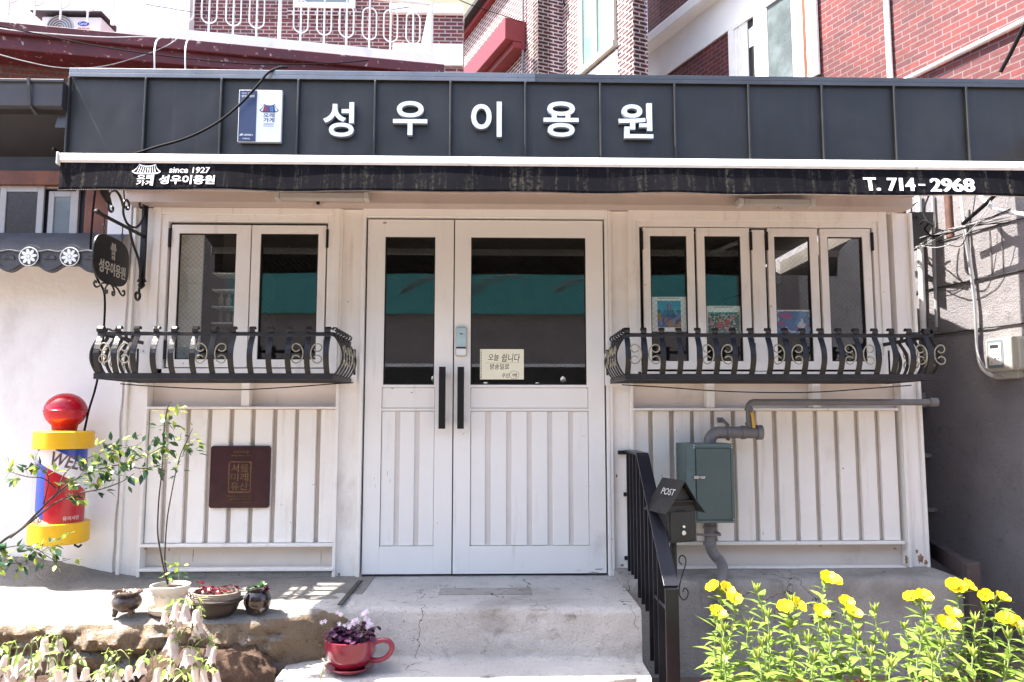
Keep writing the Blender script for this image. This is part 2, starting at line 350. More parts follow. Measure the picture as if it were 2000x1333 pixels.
# ------------------------------------------------------------------ mesh building
class MB:
    def __init__(s): s.v = []; s.f = []; s.m = []
    def add(s, vs_, fs, mi=0):
        o = len(s.v)
        s.v += [Vector(p) for p in vs_]
        for f in fs:
            s.f.append([i + o for i in f]); s.m.append(mi)
        return s
    def box(s, x0, x1, y0, y1, z0, z1, mi=0):
        x0, x1 = min(x0, x1), max(x0, x1); y0, y1 = min(y0, y1), max(y0, y1); z0, z1 = min(z0, z1), max(z0, z1)
        return s.add([(x0, y0, z0), (x1, y0, z0), (x1, y1, z0), (x0, y1, z0), (x0, y0, z1), (x1, y0, z1), (x1, y1, z1), (x0, y1, z1)],
                     [(0, 3, 2, 1), (4, 5, 6, 7), (0, 1, 5, 4), (1, 2, 6, 5), (2, 3, 7, 6), (3, 0, 4, 7)], mi)
    def obox(s, o, ex, ey, ez, mi=0):
        """box from corner o along three edge vectors"""
        o, ex, ey, ez = map(Vector, (o, ex, ey, ez))
        fs = [(0, 3, 2, 1), (4, 5, 6, 7), (0, 1, 5, 4), (1, 2, 6, 5), (2, 3, 7, 6), (3, 0, 4, 7)]
        if ex.cross(ey).dot(ez) < 0: fs = [f[::-1] for f in fs]
        return s.add([o, o + ex, o + ex + ey, o + ey, o + ez, o + ex + ez, o + ex + ey + ez, o + ey + ez], fs, mi)
    def tube(s, pts, r, n=8, caps=True, mi=0):
        pts = [Vector(p) for p in pts]
        rr = r if isinstance(r, (list, tuple)) else [r] * len(pts)
        rings = []; t0 = None; nrm = None
        for i, p in enumerate(pts):
            t = (pts[min(i + 1, len(pts) - 1)] - pts[max(i - 1, 0)]).normalized()
            if nrm is None:
                a = Vector((0, 0, 1)) if abs(t.z) < .9 else Vector((1, 0, 0))
                nrm = (a - t * a.dot(t)).normalized()
            else:
                nrm = (nrm - t * nrm.dot(t))
                nrm = nrm.normalized() if nrm.length > 1e-6 else t.orthogonal().normalized()
            bn = t.cross(nrm)
            rings.append([p + (nrm * math.cos(2 * math.pi * k / n) + bn * math.sin(2 * math.pi * k / n)) * rr[i] for k in range(n)])
        vs_ = [q for g in rings for q in g]
        fs = []
        for i in range(len(rings) - 1):
            for k in range(n):
                a = i * n + k; b = i * n + (k + 1) % n
                fs.append((a, b, b + n, a + n))
        if caps:
            fs.append(tuple(range(n))[::-1]); fs.append(tuple((len(rings) - 1) * n + k for k in range(n)))
        return s.add(vs_, fs, mi)
    def strip(s, pts, wdir, w, th, mi=0):
        """flat bar swept along pts; wdir = width direction, th = thickness"""
        pts = [Vector(p) for p in pts]; wd = Vector(wdir).normalized()
        vs_ = []; fs = []
        for i, p in enumerate(pts):
            t = (pts[min(i + 1, len(pts) - 1)] - pts[max(i - 1, 0)]).normalized()
            nn = t.cross(wd).normalized()
            for a, b in ((-1, -1), (1, -1), (1, 1), (-1, 1)): vs_.append(p + wd * (a * w / 2) + nn * (b * th / 2))
        for i in range(len(pts) - 1):
            for k in range(4):
                a = i * 4 + k; b = i * 4 + (k + 1) % 4
                fs.append((a, b, b + 4, a + 4))
        e = (len(pts) - 1) * 4
        fs += [(3, 2, 1, 0), (e, e + 1, e + 2, e + 3)]
        return s.add(vs_, fs, mi)
    def lathe(s, prof, c=(0, 0, 0), n=40, sx=1., sy=1., mi=0, wob=None):
        c = Vector(c); vs_ = []; fs = []
        for j, (r, z) in enumerate(prof):
            for k in range(n):
                a = 2 * math.pi * k / n
                q = r if wob is None else r * wob(a, z)
                vs_.append(c + Vector((q * sx * math.cos(a), q * sy * math.sin(a), z)))
        for j in range(len(prof) - 1):
            for k in range(n):
                a = j * n + k; b = j * n + (k + 1) % n
                fs.append((a, b, b + n, a + n))
        if prof[0][0] > 1e-4: fs.append(tuple(range(n))[::-1])
        if prof[-1][0] > 1e-4: fs.append(tuple((len(prof) - 1) * n + k for k in range(n)))
        return s.add(vs_, fs, mi)
    def prism(s, poly, fr, depth, mi=0):
        """polygon (x, y) in frame fr extruded by depth along the frame normal"""
        n = len(poly)
        vs_ = [fr(x, y, 0) for x, y in poly] + [fr(x, y, depth) for x, y in poly]
        fs = [tuple(range(n))[::-1], tuple(range(n, 2 * n))] + [(i, (i + 1) % n, (i + 1) % n + n, i + n) for i in range(n)]
        return s.add(vs_, fs, mi)
    def quad(s, a, b, c, d, mi=0): return s.add([a, b, c, d], [(0, 1, 2, 3)], mi)
    def build(s, name, mats, parent=None, smooth=False, bevel=0., angle=40):
        org = Vector((0, 0, 0)) if parent is None else wloc(parent)
        me = bpy.data.meshes.new(name)
        me.from_pydata([p - org for p in s.v], [], s.f)
        mats = mats if isinstance(mats, (list, tuple)) else [mats]
        for m in mats: me.materials.append(M[m] if isinstance(m, str) else m)
        me.polygons.foreach_set('material_index', s.m)
        if smooth:
            me.polygons.foreach_set('use_smooth', [True] * len(me.polygons))
        bm = bmesh.new(); bm.from_mesh(me); bmesh.ops.recalc_face_normals(bm, faces=bm.faces)
        uvl = bm.loops.layers.uv.new('UVMap')
        for f in bm.faces:
            nn = f.normal
            if abs(nn.z) > .8: tx, ty = Vector((1, 0, 0)), Vector((0, 1, 0))
            else:
                tx = Vector((-nn.y, nn.x, 0)).normalized(); ty = Vector((0, 0, 1))
            for l in f.loops:
                q = l.vert.co + org
                l[uvl].uv = (q.dot(tx), q.dot(ty))
        bm.to_mesh(me); bm.free()
        o = bpy.data.objects.new(name, me)
        COL.objects.link(o)
        if smooth and angle < 180:
            try: me.set_sharp_from_angle(angle=R(angle))
            except Exception: pass
        if bevel:
            b = o.modifiers.new('bevel', 'BEVEL'); b.width = bevel; b.segments = 2; b.limit_method = 'ANGLE'; b.angle_limit = R(40)
        if parent is not None: o.parent = parent
        return o
def wloc(o):
    v = Vector(o.location)
    while o.parent: o = o.parent; v = v + Vector(o.location)
    return v
def thing(name, label, cat, loc=(0, 0, 0), group=None):
    o = bpy.data.objects.new(name, None)
    o.empty_display_size = .1
    COL.objects.link(o); o.location = loc
    return tag(o, label, cat, group)
def tag(o, label, cat, group=None):
    o['label'] = label; o['category'] = cat
    if group: o['group'] = group
    return o
def struct(o):
    o['kind'] = 'structure'; return o
def frame(o, ex, ey, en=None):
    o, ex, ey = Vector(o), Vector(ex).normalized(), Vector(ey).normalized()
    en = ex.cross(ey).normalized() if en is None else Vector(en)
    return lambda x, y, z=0.: o + ex * x + ey * y + en * z
def facing(x, y, z):                       # frame on a plane that faces the street (-Y)
    return frame((x, y, z), (1, 0, 0), (0, 0, 1))
def arc(cx, cy, r, a0, a1, n=12, ry=None):
    ry = r if ry is None else ry
    return [(cx + r * math.cos(R(a0 + (a1 - a0) * i / n)), cy + ry * math.sin(R(a0 + (a1 - a0) * i / n))) for i in range(n + 1)]
_tc = {}
def text_geo(body, bold, depth_ratio=.01):
    k = (body, bold)
    if k in _tc: return _tc[k]
    c = bpy.data.curves.new('text', 'FONT'); c.body = body; c.offset = bold; c.extrude = .5; c.resolution_u = 5
    o = bpy.data.objects.new('text', c); COL.objects.link(o)
    dg = bpy.context.evaluated_depsgraph_get()
    me = bpy.data.meshes.new_from_object(o.evaluated_get(dg))
    vv = [v.co.copy() for v in me.vertices]; ff = [tuple(p.vertices) for p in me.polygons]
    bpy.data.objects.remove(o); bpy.data.curves.remove(c); bpy.data.meshes.remove(me)
    x0 = min(v.x for v in vv); x1 = max(v.x for v in vv); y0 = min(v.y for v in vv); y1 = max(v.y for v in vv)
    vv = [((v.x - x0) / (x1 - x0), (v.y - y0) / (y1 - y0), v.z + .5) for v in vv]
    _tc[k] = (vv, ff, (x1 - x0) / (y1 - y0))
    return _tc[k]
def put_text(mb, body, fr, x, y, w, h, depth=.001, bold=.012, mi=0, slant=0., side=None):
    vv, ff, asp = text_geo(body, bold)
    if w is None: w = h * asp
    pts = [fr(x + a * w + slant * b * h, y + b * h, c * depth) for a, b, c in vv]
    if side is None: mb.add(pts, ff, mi)
    else:
        front = [f for f in ff if all(vv[i][2] > .99 for i in f)]; rest = [f for f in ff if not all(vv[i][2] > .99 for i in f)]
        mb.add(pts, front, mi); mb.add(pts, rest, side)
    return w
def emblem(mb, fr, x, y, w, h, roof_mi, txt_mi, d=.001, stripe_mi=None):
    """tiled-roof emblem with upswept eaves over two rows of lettering"""
    top = lambda t: (x + w * (.23 + .55 * t), y + h * (.90 + .09 * abs(2 * t - 1) ** 2.5))
    def bot(t):
        s_ = abs(2 * t - 1); return (x + w * (.02 + .96 * t), y + h * (.545 + .045 * max(0, s_ - .55) / .45 + .06 * max(0, s_ - .8) / .2))
    def side(t, sg):                        # concave hip from the ridge end to the eave tip
        a_ = top(0 if sg < 0 else 1); b_ = bot(0 if sg < 0 else 1); c_ = (a_[0] * .72 + b_[0] * .28, b_[1] + (a_[1] - b_[1]) * .22)
        return ((1 - t) ** 2 * a_[0] + 2 * t * (1 - t) * c_[0] + t * t * b_[0], (1 - t) ** 2 * a_[1] + 2 * t * (1 - t) * c_[1] + t * t * b_[1])
    def stroke(pts, tk):
        mb.prism(pts + [(p_[0], p_[1] + tk) for p_ in pts[::-1]], fr, d, roof_mi)
    stroke([top(i / 10) for i in range(11)], h * .05); stroke([bot(i / 16) for i in range(17)], h * .055)
    for sg in (-1, 1): stroke([side(i / 10, sg) for i in range(11)], h * .05)
    ns = 8
    def rib(t):                             # a rib follows the hip more the nearer it is to the end
        a_ = top(t); u_ = .10 + .80 * t; b_ = bot(u_); k_ = abs(2 * t - 1) ** 1.5
        c_ = ((a_[0] * (.5 + .2 * k_) + b_[0] * (.5 - .2 * k_)), b_[1] + (a_[1] - b_[1]) * (.5 - .25 * k_))
        return [((1 - q) ** 2 * a_[0] + 2 * q * (1 - q) * c_[0] + q * q * b_[0], (1 - q) ** 2 * a_[1] + 2 * q * (1 - q) * c_[1] + q * q * b_[1]) for q in (0, .25, .5, .75, 1)]
    tw = w * .014
    ribs = [rib((i + .5) / ns) for i in range(ns)]
    for r_ in ribs: mb.prism([(a_ - tw, b_) for a_, b_ in r_] + [(a_ + tw, b_) for a_, b_ in r_[::-1]], fr, d, roof_mi)
    if stripe_mi:
        for i in range(ns - 1):
            mb.prism([(a_ + tw, b_) for a_, b_ in ribs[i]] + [(a_ - tw, b_) for a_, b_ in ribs[i + 1][::-1]], fr, d * .6, stripe_mi[i % len(stripe_mi)])
    for i, s_ in enumerate(('오래', '가게')):
        put_text(mb, s_, fr, x + w * .22, y + h * (.27 - .27 * i), w * .56, h * .25, d, .018, txt_mi)
def copy_tree(o, parent=None):
    c = o.copy(); COL.objects.link(c)
    if parent is not None: c.parent = parent
    for ch in [k for k in bpy.data.objects if k.parent == o]: copy_tree(ch, c)
    return c
def spline(pts, n=6):
    """Catmull-Rom through points"""
    pts = [Vector(p) for p in pts]
    q = [pts[0]] + pts + [pts[-1]]; out = []
    for i in range(1, len(q) - 2):
        for k in range(n):
            t = k / n; a, b, c, d = q[i - 1], q[i], q[i + 1], q[i + 2]
            out.append(.5 * ((2 * b) + (c - a) * t + (2 * a - 5 * b + 4 * c - d) * t * t + (3 * b - a - 3 * c + d) * t ** 3))
    return out + [pts[-1]]
# ------------------------------------------------------------------ ground and porch
GZ = -0.46
mb = MB(); n = 60
mb.quad((-60, -60, GZ), (60, -60, GZ), (60, 60, GZ), (-60, 60, GZ))
struct(mb.build('ground', 'asphalt'))

def fbm(p, s, o=4): return noise.fractal(Vector(p) * s, .9, 2.0, o)
porch = thing('porch', 'weathered concrete porch with two steps and a rough stone ledge before the shop', 'porch', (0, -.5, GZ))
# steps in front of the door: profile swept along X with surface unevenness
def sweep(mb, xs, prof, disp, mif=None):
    rows = []
    for x in xs:
        rows.append([disp(Vector((x, y, z)), i) for i, (y, z) in enumerate(prof(x))])
    k = len(rows[0]); vs_ = [p for r in rows for p in r]; fs = []; ms = []
    for i in range(len(rows) - 1):
        for j in range(k - 1):
            a = i * k + j
            fs.append((a, a + 1, a + k + 1, a + k))
    mb.add(vs_, fs)
    if mif:
        for i, f in enumerate(fs): mb.m[len(mb.m) - len(fs) + i] = mif(sum((vs_[q] for q in f), Vector()) / 4)
    for r, rev in ((0, False), (len(rows) - 1, True)):
        f = tuple(r * k + j for j in range(k))
        mb.add(vs_, [f if not rev else f[::-1]])
def dense(pts, step=.02):
    out = []
    for (a, b), (c, d) in zip(pts[:-1], pts[1:]):
        m_ = max(1, int(math.hypot(c - a, d - b) / step))
        out += [(a + (c - a) * i / m_, b + (d - b) * i / m_) for i in range(m_)]
    return out + [pts[-1]]
def STEPP(x):
    f = -.73 - .052 * (x - .05); f = max(-.78, min(-.69, f)) + .006 * math.sin(x * 7)
    k = lambda a, b, n: [(a[0] + (b[0] - a[0]) * i / n, a[1] + (b[1] - a[1]) * i / n) for i in range(n)]
    pts = [(.06, 0), (f + .03, -.002), (f + .010, -.008), (f, -.026), (f - .006, -.225), (f - .016, -.24), (-.965, -.244), (-.980, -.252), (-.986, -.275), (-.99, GZ - .05), (.06, GZ - .05)]
    cnt = (40, 2, 2, 16, 2, 16, 2, 2, 10, 4)
    return [q for i in range(10) for q in k(pts[i], pts[i + 1], cnt[i])] + [pts[-1]]
def dstep(p, i):
    a = fbm(p, 2.3); b = fbm(p + Vector((7, 3, 1)), 14)
    top = p.z > -.01
    k = .35 if top else 1.
    c = max(0, fbm(p + Vector((2, 9, 4)), 6, 5) - .25) * (0 if top else 1) * min(1, max(0, p.x + .2) * 1.5 + .25)
    e = max(0, fbm(Vector((p.x, 3, p.z)), 28, 3)) * c
    return p + Vector((0, -.006 * a * k - .003 * b * k + .030 * c + .03 * e, .003 * a * (.4 if p.y > -.3 and top else 1) + .0012 * b))
mb = MB()
sweep(mb, [-.95 + i * .0135 for i in range(124)], STEPP, dstep)
mb.build('step', 'concrete', porch, smooth=True, angle=50)
# rough ledge on the left
def yfront(x):
    t = min(1, max(0, (x + 1.28) / .62)); t = t * t * (3 - 2 * t)
    return -.918 + .235 * t
def lprof(x):
    f = yfront(x)
    return dense([(.06, .003), (f + .13, .001), (f + .06, -.008), (f + .020, -.026), (f + .002, -.055), (f + .004, -.13), (f + .018, -.20), (f + .01, -.30), (f + .0, GZ - .05), (.06, GZ - .05)], .022)
def dledge(p, i):
    a = fbm(p, 3.0, 5); b = fbm(p + Vector((3, 8, 2)), 11, 5)
    if p.z > -.012:
        w_ = min(1, max(0, (-.1 - p.y) / .5)); s_ = max(0, min(1, (-1.9 - p.x) / .8)) * max(0, min(1, (p.y + .34) / .34)); s_ = s_ * s_ * (3 - 2 * s_)
        return p + Vector((0, 0, .004 * b * w_ + .006 * a * w_ + .12 * s_ + .012 * b * s_))
    if p.z < GZ: return p
    w_ = min(1, (-p.z) / .10)
    c = noise.cell(Vector((p.x * 4 + .6 * a, 2, p.z * 7)))
    d_ = fbm(p + Vector((1, 4, 6)), 30, 4); e_ = abs(fbm(Vector((p.x * .7, 3, p.z * 1.8)), 4, 4))
    k_ = 1 if p.x < -1.15 else max(.25, 1 - (p.x + 1.15) / .3)
    return p + Vector((.010 * b * w_, -(.036 * a + .038 * b + .020 * d_ + .10 * min(.5, e_) - .03) * w_ * k_, (.012 * b + .006 * d_) * w_))
mb = MB()
xs_ = [-3.6 + i * .0125 for i in range(int((3.6 - .64) / .0125))]
npz = len(lprof(0))
def fixed(x, npz=npz):
    return lprof(x)[:npz]
# same number of points for every column
def lprof_n(x, n_=125):
    q = lprof(x); L = [0]
    for a, b in zip(q[:-1], q[1:]): L.append(L[-1] + math.hypot(b[0] - a[0], b[1] - a[1]))
    out = []; j = 0
    for i in range(n_):
        t = L[-1] * i / (n_ - 1)
        while j < len(L) - 2 and L[j + 1] < t: j += 1
        u_ = (t - L[j]) / max(1e-9, L[j + 1] - L[j])
        out.append((q[j][0] + (q[j + 1][0] - q[j][0]) * u_, q[j][1] + (q[j + 1][1] - q[j][1]) * u_))
    return out
sweep(mb, xs_, lprof_n, dledge)
mb.build('stone_ledge', 'rock', porch, smooth=True, angle=55)
def boulder(c, sx, sy, sz, seed):
    bm = bmesh.new(); bmesh.ops.create_icosphere(bm, subdivisions=5, radius=1)
    mb = MB(); vs_ = []
    for v in bm.verts:
        q = v.co.copy(); o = Vector((seed, 0, 0))
        q = Vector([math.copysign(abs(k) ** .75, k) for k in q])
        q *= 1 + .16 * fbm(q + o, .9) + .07 * fbm(q + o, 3.2) + .025 * fbm(q + o, 9)
        vs_.append(Vector(c) + Vector((q.x * sx, q.y * sy, q.z * sz)))
    mb.add(vs_, [[v.index for v in f.verts] for f in bm.faces]); bm.free()
    mb.build('boulder', 'rock_dark', porch, smooth=True, angle=60)
boulder((-1.27, -.90, -.33), .30, .13, .22, 3)
boulder((-1.95, -.88, -.37), .40, .10, .15, 9)
boulder((-2.75, -.89, -.30), .30, .09, .13, 14)
mb = MB()
a = Vector((-.735, -.13, .004)); b = Vector((-.738, -.69, .006))
mb.obox(a, (.022, 0, 0), b - a, (0, 0, .006)); mb.build('joint_strip', 'seal_dark', porch)
mb = MB()
mb.box(-.27, .21, -.46, -.32, -.01, .0040)
mb.build('patch', 'plinth', porch)
# plinth under the right bay
plinth = thing('plinth', 'grey streaked concrete base wall under the right window bay behind the yellow flowers', 'base wall', (1.7, -.2, GZ))
mb = MB()
prof = dense([(.3, .042), (-.29, .038), (-.312, .028), (-.320, .005), (-.325, GZ - .05), (.3, GZ - .05)], .03)
sweep(mb, [.70 + i * .04 for i in range(47)], lambda x: prof, lambda p, i: p + Vector((0, (-.006 * fbm(p, 2.5) - .003 * fbm(p, 11)) if p.z < .03 else 0, .003 * fbm(p, 4))))
mb.build('base', 'plinth', plinth, smooth=True, angle=50)

# ------------------------------------------------------------------ the shop
shop = thing('barber_shop', 'white steel framed barber shop front with a dark metal fascia and double doors', 'shop', (0, 0, 0))
FX = lambda u, v=760: PX(u, v, 0); FZ = lambda v, u=1000: PZ(u, v, 0)
HEAD = 2.136
XL, XR = FX(238, 900), FX(1803, 900)
# openings
LW = (FX(325, 578), FX(638, 578), FZ(719, 480), FZ(436, 480))
RW = (FX(1250, 578), FX(1708, 578), FZ(725, 1480), FZ(446, 1480))
DX0, DXM, DX1, DZ = -.743, -.226, .664, 2.08
mb = MB()                                  # backing wall with openings
def wall_with_hole(mb, x0, x1, z0, z1, hole, y0=.07, y1=.15):
    hx0, hx1, hz0, hz1 = hole
    mb.box(x0, hx0, y0, y1, z0, z1); mb.box(hx1, x1, y0, y1, z0, z1)
    mb.box(hx0, hx1, y0, y1, z0, hz0); mb.box(hx0, hx1, y0, y1, hz1, z1)
wall_with_hole(mb, XL, DX0 - .01, 0, HEAD, LW); wall_with_hole(mb, DX1 + .01, XR, 0, HEAD, RW)
mb.box(DX0 - .01, DX1 + .01, .07, .15, DZ + .02, HEAD)
mb.build('back_wall', 'cream_wall', shop)
# header band
mb = MB()
mb.box(XL, XR, -.004, .068, LW[3] + .085, HEAD - .002); mb.build('header', 'white_paint', shop, bevel=.003)
# columns
def column(x0, x1, z0=0, z1=HEAD):
    mb = MB()
    mb.box(x0, x1, .012, .066, z0, z1); mb.box(x0, x0 + .018, -.012, .010, z0, z1); mb.box(x1 - .018, x1, -.012, .010, z0, z1)
    mb.build('column', 'white_paint', shop, bevel=.002)
column(XL, FX(284, 900)); column(FX(657), FX(708)); column(FX(1190), FX(1236)); column(FX(1757), XR + .005)
# lower panels
def panel(xa, xb, grooves, vt, vb, vlow, posts, uu):
    zt, zb, zl = FZ(vt, uu), FZ(vb, uu), FZ(vlow, uu)
    mb = MB()
    mb.box(xa, xb, .046, .066, zb + .01, zt - .01)
    e = [xa + .006] + [q for g in grooves for q in g] + [xb - .006]
    for i in range(0, len(e), 2): mb.box(e[i], e[i + 1], .016, .044, zb + .012, zt - .012)
    mb.build('panel', 'white_paint', shop, bevel=.004)
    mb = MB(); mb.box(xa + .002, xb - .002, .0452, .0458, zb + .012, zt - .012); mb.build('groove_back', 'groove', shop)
    for ya, z0_, z1_ in ((-.014, zt - .010, zt + .004), (-.014, zb - .006, zb + .010), (-.020, zl - .006, zl + .008)):
        mb = MB(); mb.box(xa, xb, ya, .044, z0_, z1_); mb.build('panel_trim', 'white_paint', shop, bevel=.002)
    mb = MB(); mb.box(xa, xb, .002, .06, -.02, zl - .008); mb.build('base_course', 'plinth', shop)
    for u0, u1 in posts:
        mb = MB(); mb.box(FX(u0, 775), FX(u1, 775), .0, .066, zt + .006, zt + .22); mb.build('stub_post', 'white_paint', shop, bevel=.002)
g = [(FX(u0, 800), FX(u1, 800)) for u0, u1 in ((320, 329), (362, 371), (404, 413), (447, 456), (489, 498), (531.5, 540.7), (575, 583), (617, 626))]
panel(FX(284, 900), FX(656, 900), g, 796, 1066, 1113, ((471, 487),), 470)
g = [(FX(u0, 802), FX(u1, 802)) for u0, u1 in ((1267, 1276), (1308, 1317.5), (1349, 1357), (1388.6, 1397), (1429, 1437.6), (1471, 1479), (1509, 1518.6), (1549, 1558), (1589.5, 1598.6), (1630, 1638.5), (1670, 1679), (1710, 1719))]
panel(FX(1237, 900), FX(1757, 900), g, 799, 1062, 1110, ((1380, 1396), (1587, 1603)), 1480)
# windows
def window(hole, outer, sashes, pv0, pv1, sv0, sv1, uu, mull=()):
    x0, x1, z0, z1 = hole
    (oa, ob), (ia, ib), (ov, iv) = outer
    mb = MB()
    zo, zi = FZ(ov, uu), FZ(iv, uu); zbot = z0 - .055
    for a_, b_, t_, y_ in ((oa, ob, zo, -.022), (ia, ib, zi, -.012)):
        hi = ib if a_ == oa else x1; lo = ia if a_ == oa else x0; tt = zi if a_ == oa else z1 + .004
        mb.box(a_, lo, y_, .066, zbot, t_); mb.box(hi, b_, y_, .066, zbot, t_)
        mb.box(lo, hi, y_, .066, tt, t_)
    mb.box(ia, ib, -.012, .066, zbot, z0 - .004)
    f = mb.build('window_frame', 'white_paint', shop, bevel=.003)
    mb = MB()                              # dark seal between frame and sashes
    for a_, b_, c_, d_ in ((x0, x0 + .014, z0, z1), (x1 - .014, x1, z0, z1), (x0, x1, z1 - .012, z1 - .001), (x0, x1, z0 + .001, z0 + .012)): mb.box(a_, b_, .026, .06, c_, d_)
    for a_, b_ in mull: mb.box(a_ - .012, b_ + .012, .028, .058, z0 + .002, z1 - .002)
    mb.build('seal', 'gap', f)
    for a_, b_ in mull:
        mb = MB(); mb.box(a_, b_, -.008, .026, z0, z1 - .012); mb.build('mullion', 'white_paint', f, bevel=.003)
    for (s0, s1, p0, p1, side) in sashes:
        sx0, sx1 = FX(s0, sv0), FX(s1, sv0)
        px0, px1 = FX(p0, pv0), FX(p1, pv0)
        mid = (x0 + x1) / 2
        za, zb_, pa, pb = FZ(sv1, uu), FZ(sv0, uu), FZ(pv1, uu), FZ(pv0, uu)
        mb = MB()
        mb.box(sx0, px0, -.006, .024, za, zb_); mb.box(px1, sx1, -.006, .024, za, zb_)
        mb.box(px0, px1, -.006, .024, za, pa); mb.box(px0, px1, -.006, .024, pb, zb_)
        w3 = min(px0 - sx0, sx1 - px1) * .6
        mb.box(px0 - w3, px1 + w3, -.009, -.0065, pb + .004, zb_ - .001)
        s_ = mb.build('sash', 'white_paint', f, bevel=.002)
        mb = MB()
        for c in ((px0 - .001, px0 + .006, pa, pb), (px1 - .006, px1 + .001, pa, pb), (px0, px1, pa - .001, pa + .006), (px0, px1, pb - .006, pb + .001)): mb.box(c[0], c[1], .0015, .013, c[2], c[3])
        mb.build('gasket', 'gap', f)
        mb = MB(); mb.quad((px0, .016, pa), (px1, .016, pa), (px1, .016, pb), (px0, .016, pb)); mb.build('pane', 'glass', f)
        hx = sx0 - .008 if side < 0 else sx1 + .008
        for zc in (zb_ - .08, za + .10):
            mb = MB(); mb.tube([(hx, -.012, zc - .055), (hx, -.012, zc + .055)], .0085, 10); mb.build('hinge', 'black', f)
    return f
window(LW, ((FX(304, 410), FX(666, 410)), (FX(318, 422), FX(652, 422)), (408, 421.5)),
       ((337, 491.2, 351.2, 463, -1), (493.6, 638, 510.3, 622.6, 1)), 457, 702.5, 440.5, 718, 480)
window(RW, ((FX(1226, 414), FX(1727, 414)), (FX(1240.5, 434), FX(1711, 434)), (414, 433.5)),
       ((1255, 1354.5, 1269, 1340, -1), (1359.5, 1462, 1375, 1445, 1), (1498, 1595, 1511, 1580, -1), (1600.5, 1698, 1615, 1683, 1)), 462.5, 706, 446.5, 722, 1480,
       ((FX(1466.5, 450), FX(1492, 450)),))
# door frame and leaves
mb = MB()
mb.box(DX0 - .022, DX0 - .006, -.016, .066, 0, DZ + .066); mb.box(DX1 + .006, DX1 + .024, -.016, .066, 0, DZ + .066)
mb.box(DX0 - .006, DX1 + .006, -.016, .066, DZ + .007, DZ + .066)
mb.build('door_frame', 'door_paint', shop, bevel=.003)
mb = MB(); mb.box(DX0 - .005, DX1 + .005, .030, .064, .002, .012); mb.box(DX0 - .006, DX0 + .01, .034, .064, .012, DZ); mb.box(DX1 - .01, DX1 + .006, .034, .064, .012, DZ); mb.box(DXM - .012, DXM + .012, .034, .064, .012, DZ)
mb.box(DX0, DX1, .034, .064, DZ - .006, DZ + .006)
mb.build('door_seal', 'gap', shop)
def leaf_door(x0, x1, pane_u, panel_u, grooves, hu):
    z0, z1 = .014, DZ - .004
    pa, pb = FZ(752, 950), FZ(464, 950)
    px0, px1 = FX(pane_u[0], 610), FX(pane_u[1], 610)
    qx0, qx1 = FX(panel_u[0], 900), FX(panel_u[1], 900)
    m1a, m1b, m2a, m2b = FZ(798, 950), FZ(757.5, 950), FZ(1067, 950), FZ(803, 950)
    mb = MB(); yf, yb = -.002, .03
    mb.box(x0, min(px0, qx0), yf, yb, z0, z1); mb.box(max(px1, qx1), x1, yf, yb, z0, z1)
    a_, b_ = min(px0, qx0), max(px1, qx1)
    mb.box(a_, b_, yf, yb, pb, z1); mb.box(a_, b_, yf, yb, z0, m2a)
    if px0 > a_ + .001: mb.box(a_, px0, yf + .0005, yb, m1b, pb)
    if px1 < b_ - .001: mb.box(px1, b_, yf + .0005, yb, m1b, pb)
    mb.box(px0, px1, yf, yb, m1b, pa)
    mb.box(a_, b_, yf, yb, m2b, m1a)
    if qx0 > a_ + .001: mb.box(a_, qx0, yf, yb, m2a, m2b); mb.box(a_, qx0, yf, yb, m1a, m1b)
    if qx1 < b_ - .001: mb.box(qx1, b_, yf, yb, m2a, m2b); mb.box(qx1, b_, yf, yb, m1a, m1b)
    d = mb.build('door', 'door_paint', shop, bevel=.0015)
    mb = MB(); mb.box(qx0 + .002, qx1 - .002, .006, .029, m1a + .002, m1b - .002); 
    mb.box(qx0 + .001, qx1 - .001, .016, .029, m2a + .001, m2b - .001)
    e = [qx0 + .003] + [q for g_ in grooves for q in (FX(g_[0], 803), FX(g_[1], 803))] + [qx1 - .003]
    for i in range(0, len(e), 2): mb.box(e[i], e[i + 1], .005, .015, m2a + .003, m2b - .003)
    mb.build('door_panel', 'door_paint', d, bevel=.002)
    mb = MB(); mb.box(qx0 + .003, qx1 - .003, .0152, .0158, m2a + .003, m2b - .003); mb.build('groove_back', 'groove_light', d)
    mb = MB()
    for c in ((px0 - .001, px0 + .005, pa, pb), (px1 - .005, px1 + .001, pa, pb), (px0, px1, pa - .001, pa + .008), (px0, px1, pb - .005, pb + .001)): mb.box(c[0], c[1], .006, .018, c[2], c[3])
    mb.build('gasket', 'gap', d)
    mb = MB(); mb.quad((px0, .021, pa), (px1, .021, pa), (px1, .021, pb), (px0, .021, pb)); mb.build('pane', 'glass', d)
    hx0, hx1 = FX(hu[0], 778), FX(hu[1], 778); hz0, hz1 = PZ(880, 838, -.06), PZ(880, 717, -.06)
    hc = (PX(hu[0], 778, -.06) + PX(hu[1], 778, -.06)) / 2
    mb = MB(); mb.box(hc - .019, hc + .019, -.072, -.05, hz0, hz1)
    for z in (hz0 + .05, hz1 - .05): mb.box(hc - .010, hc + .010, -.05, -.0025, z - .012, z + .012)
    mb.build('handle', 'black', d, bevel=.002)
    return d
leaf_door(DX0 + .004, DXM - .0035, (750.5, 849), (743.5, 848), ((772, 782), (810, 820)), (857, 870))
dr = leaf_door(DXM + .0035, DX1 - .004, (919.5, 1144.5), (918.5, 1150), ((948, 959), (989, 999), (1029, 1039), (1069, 1079), (1110, 1119.6)), (893, 906.5))
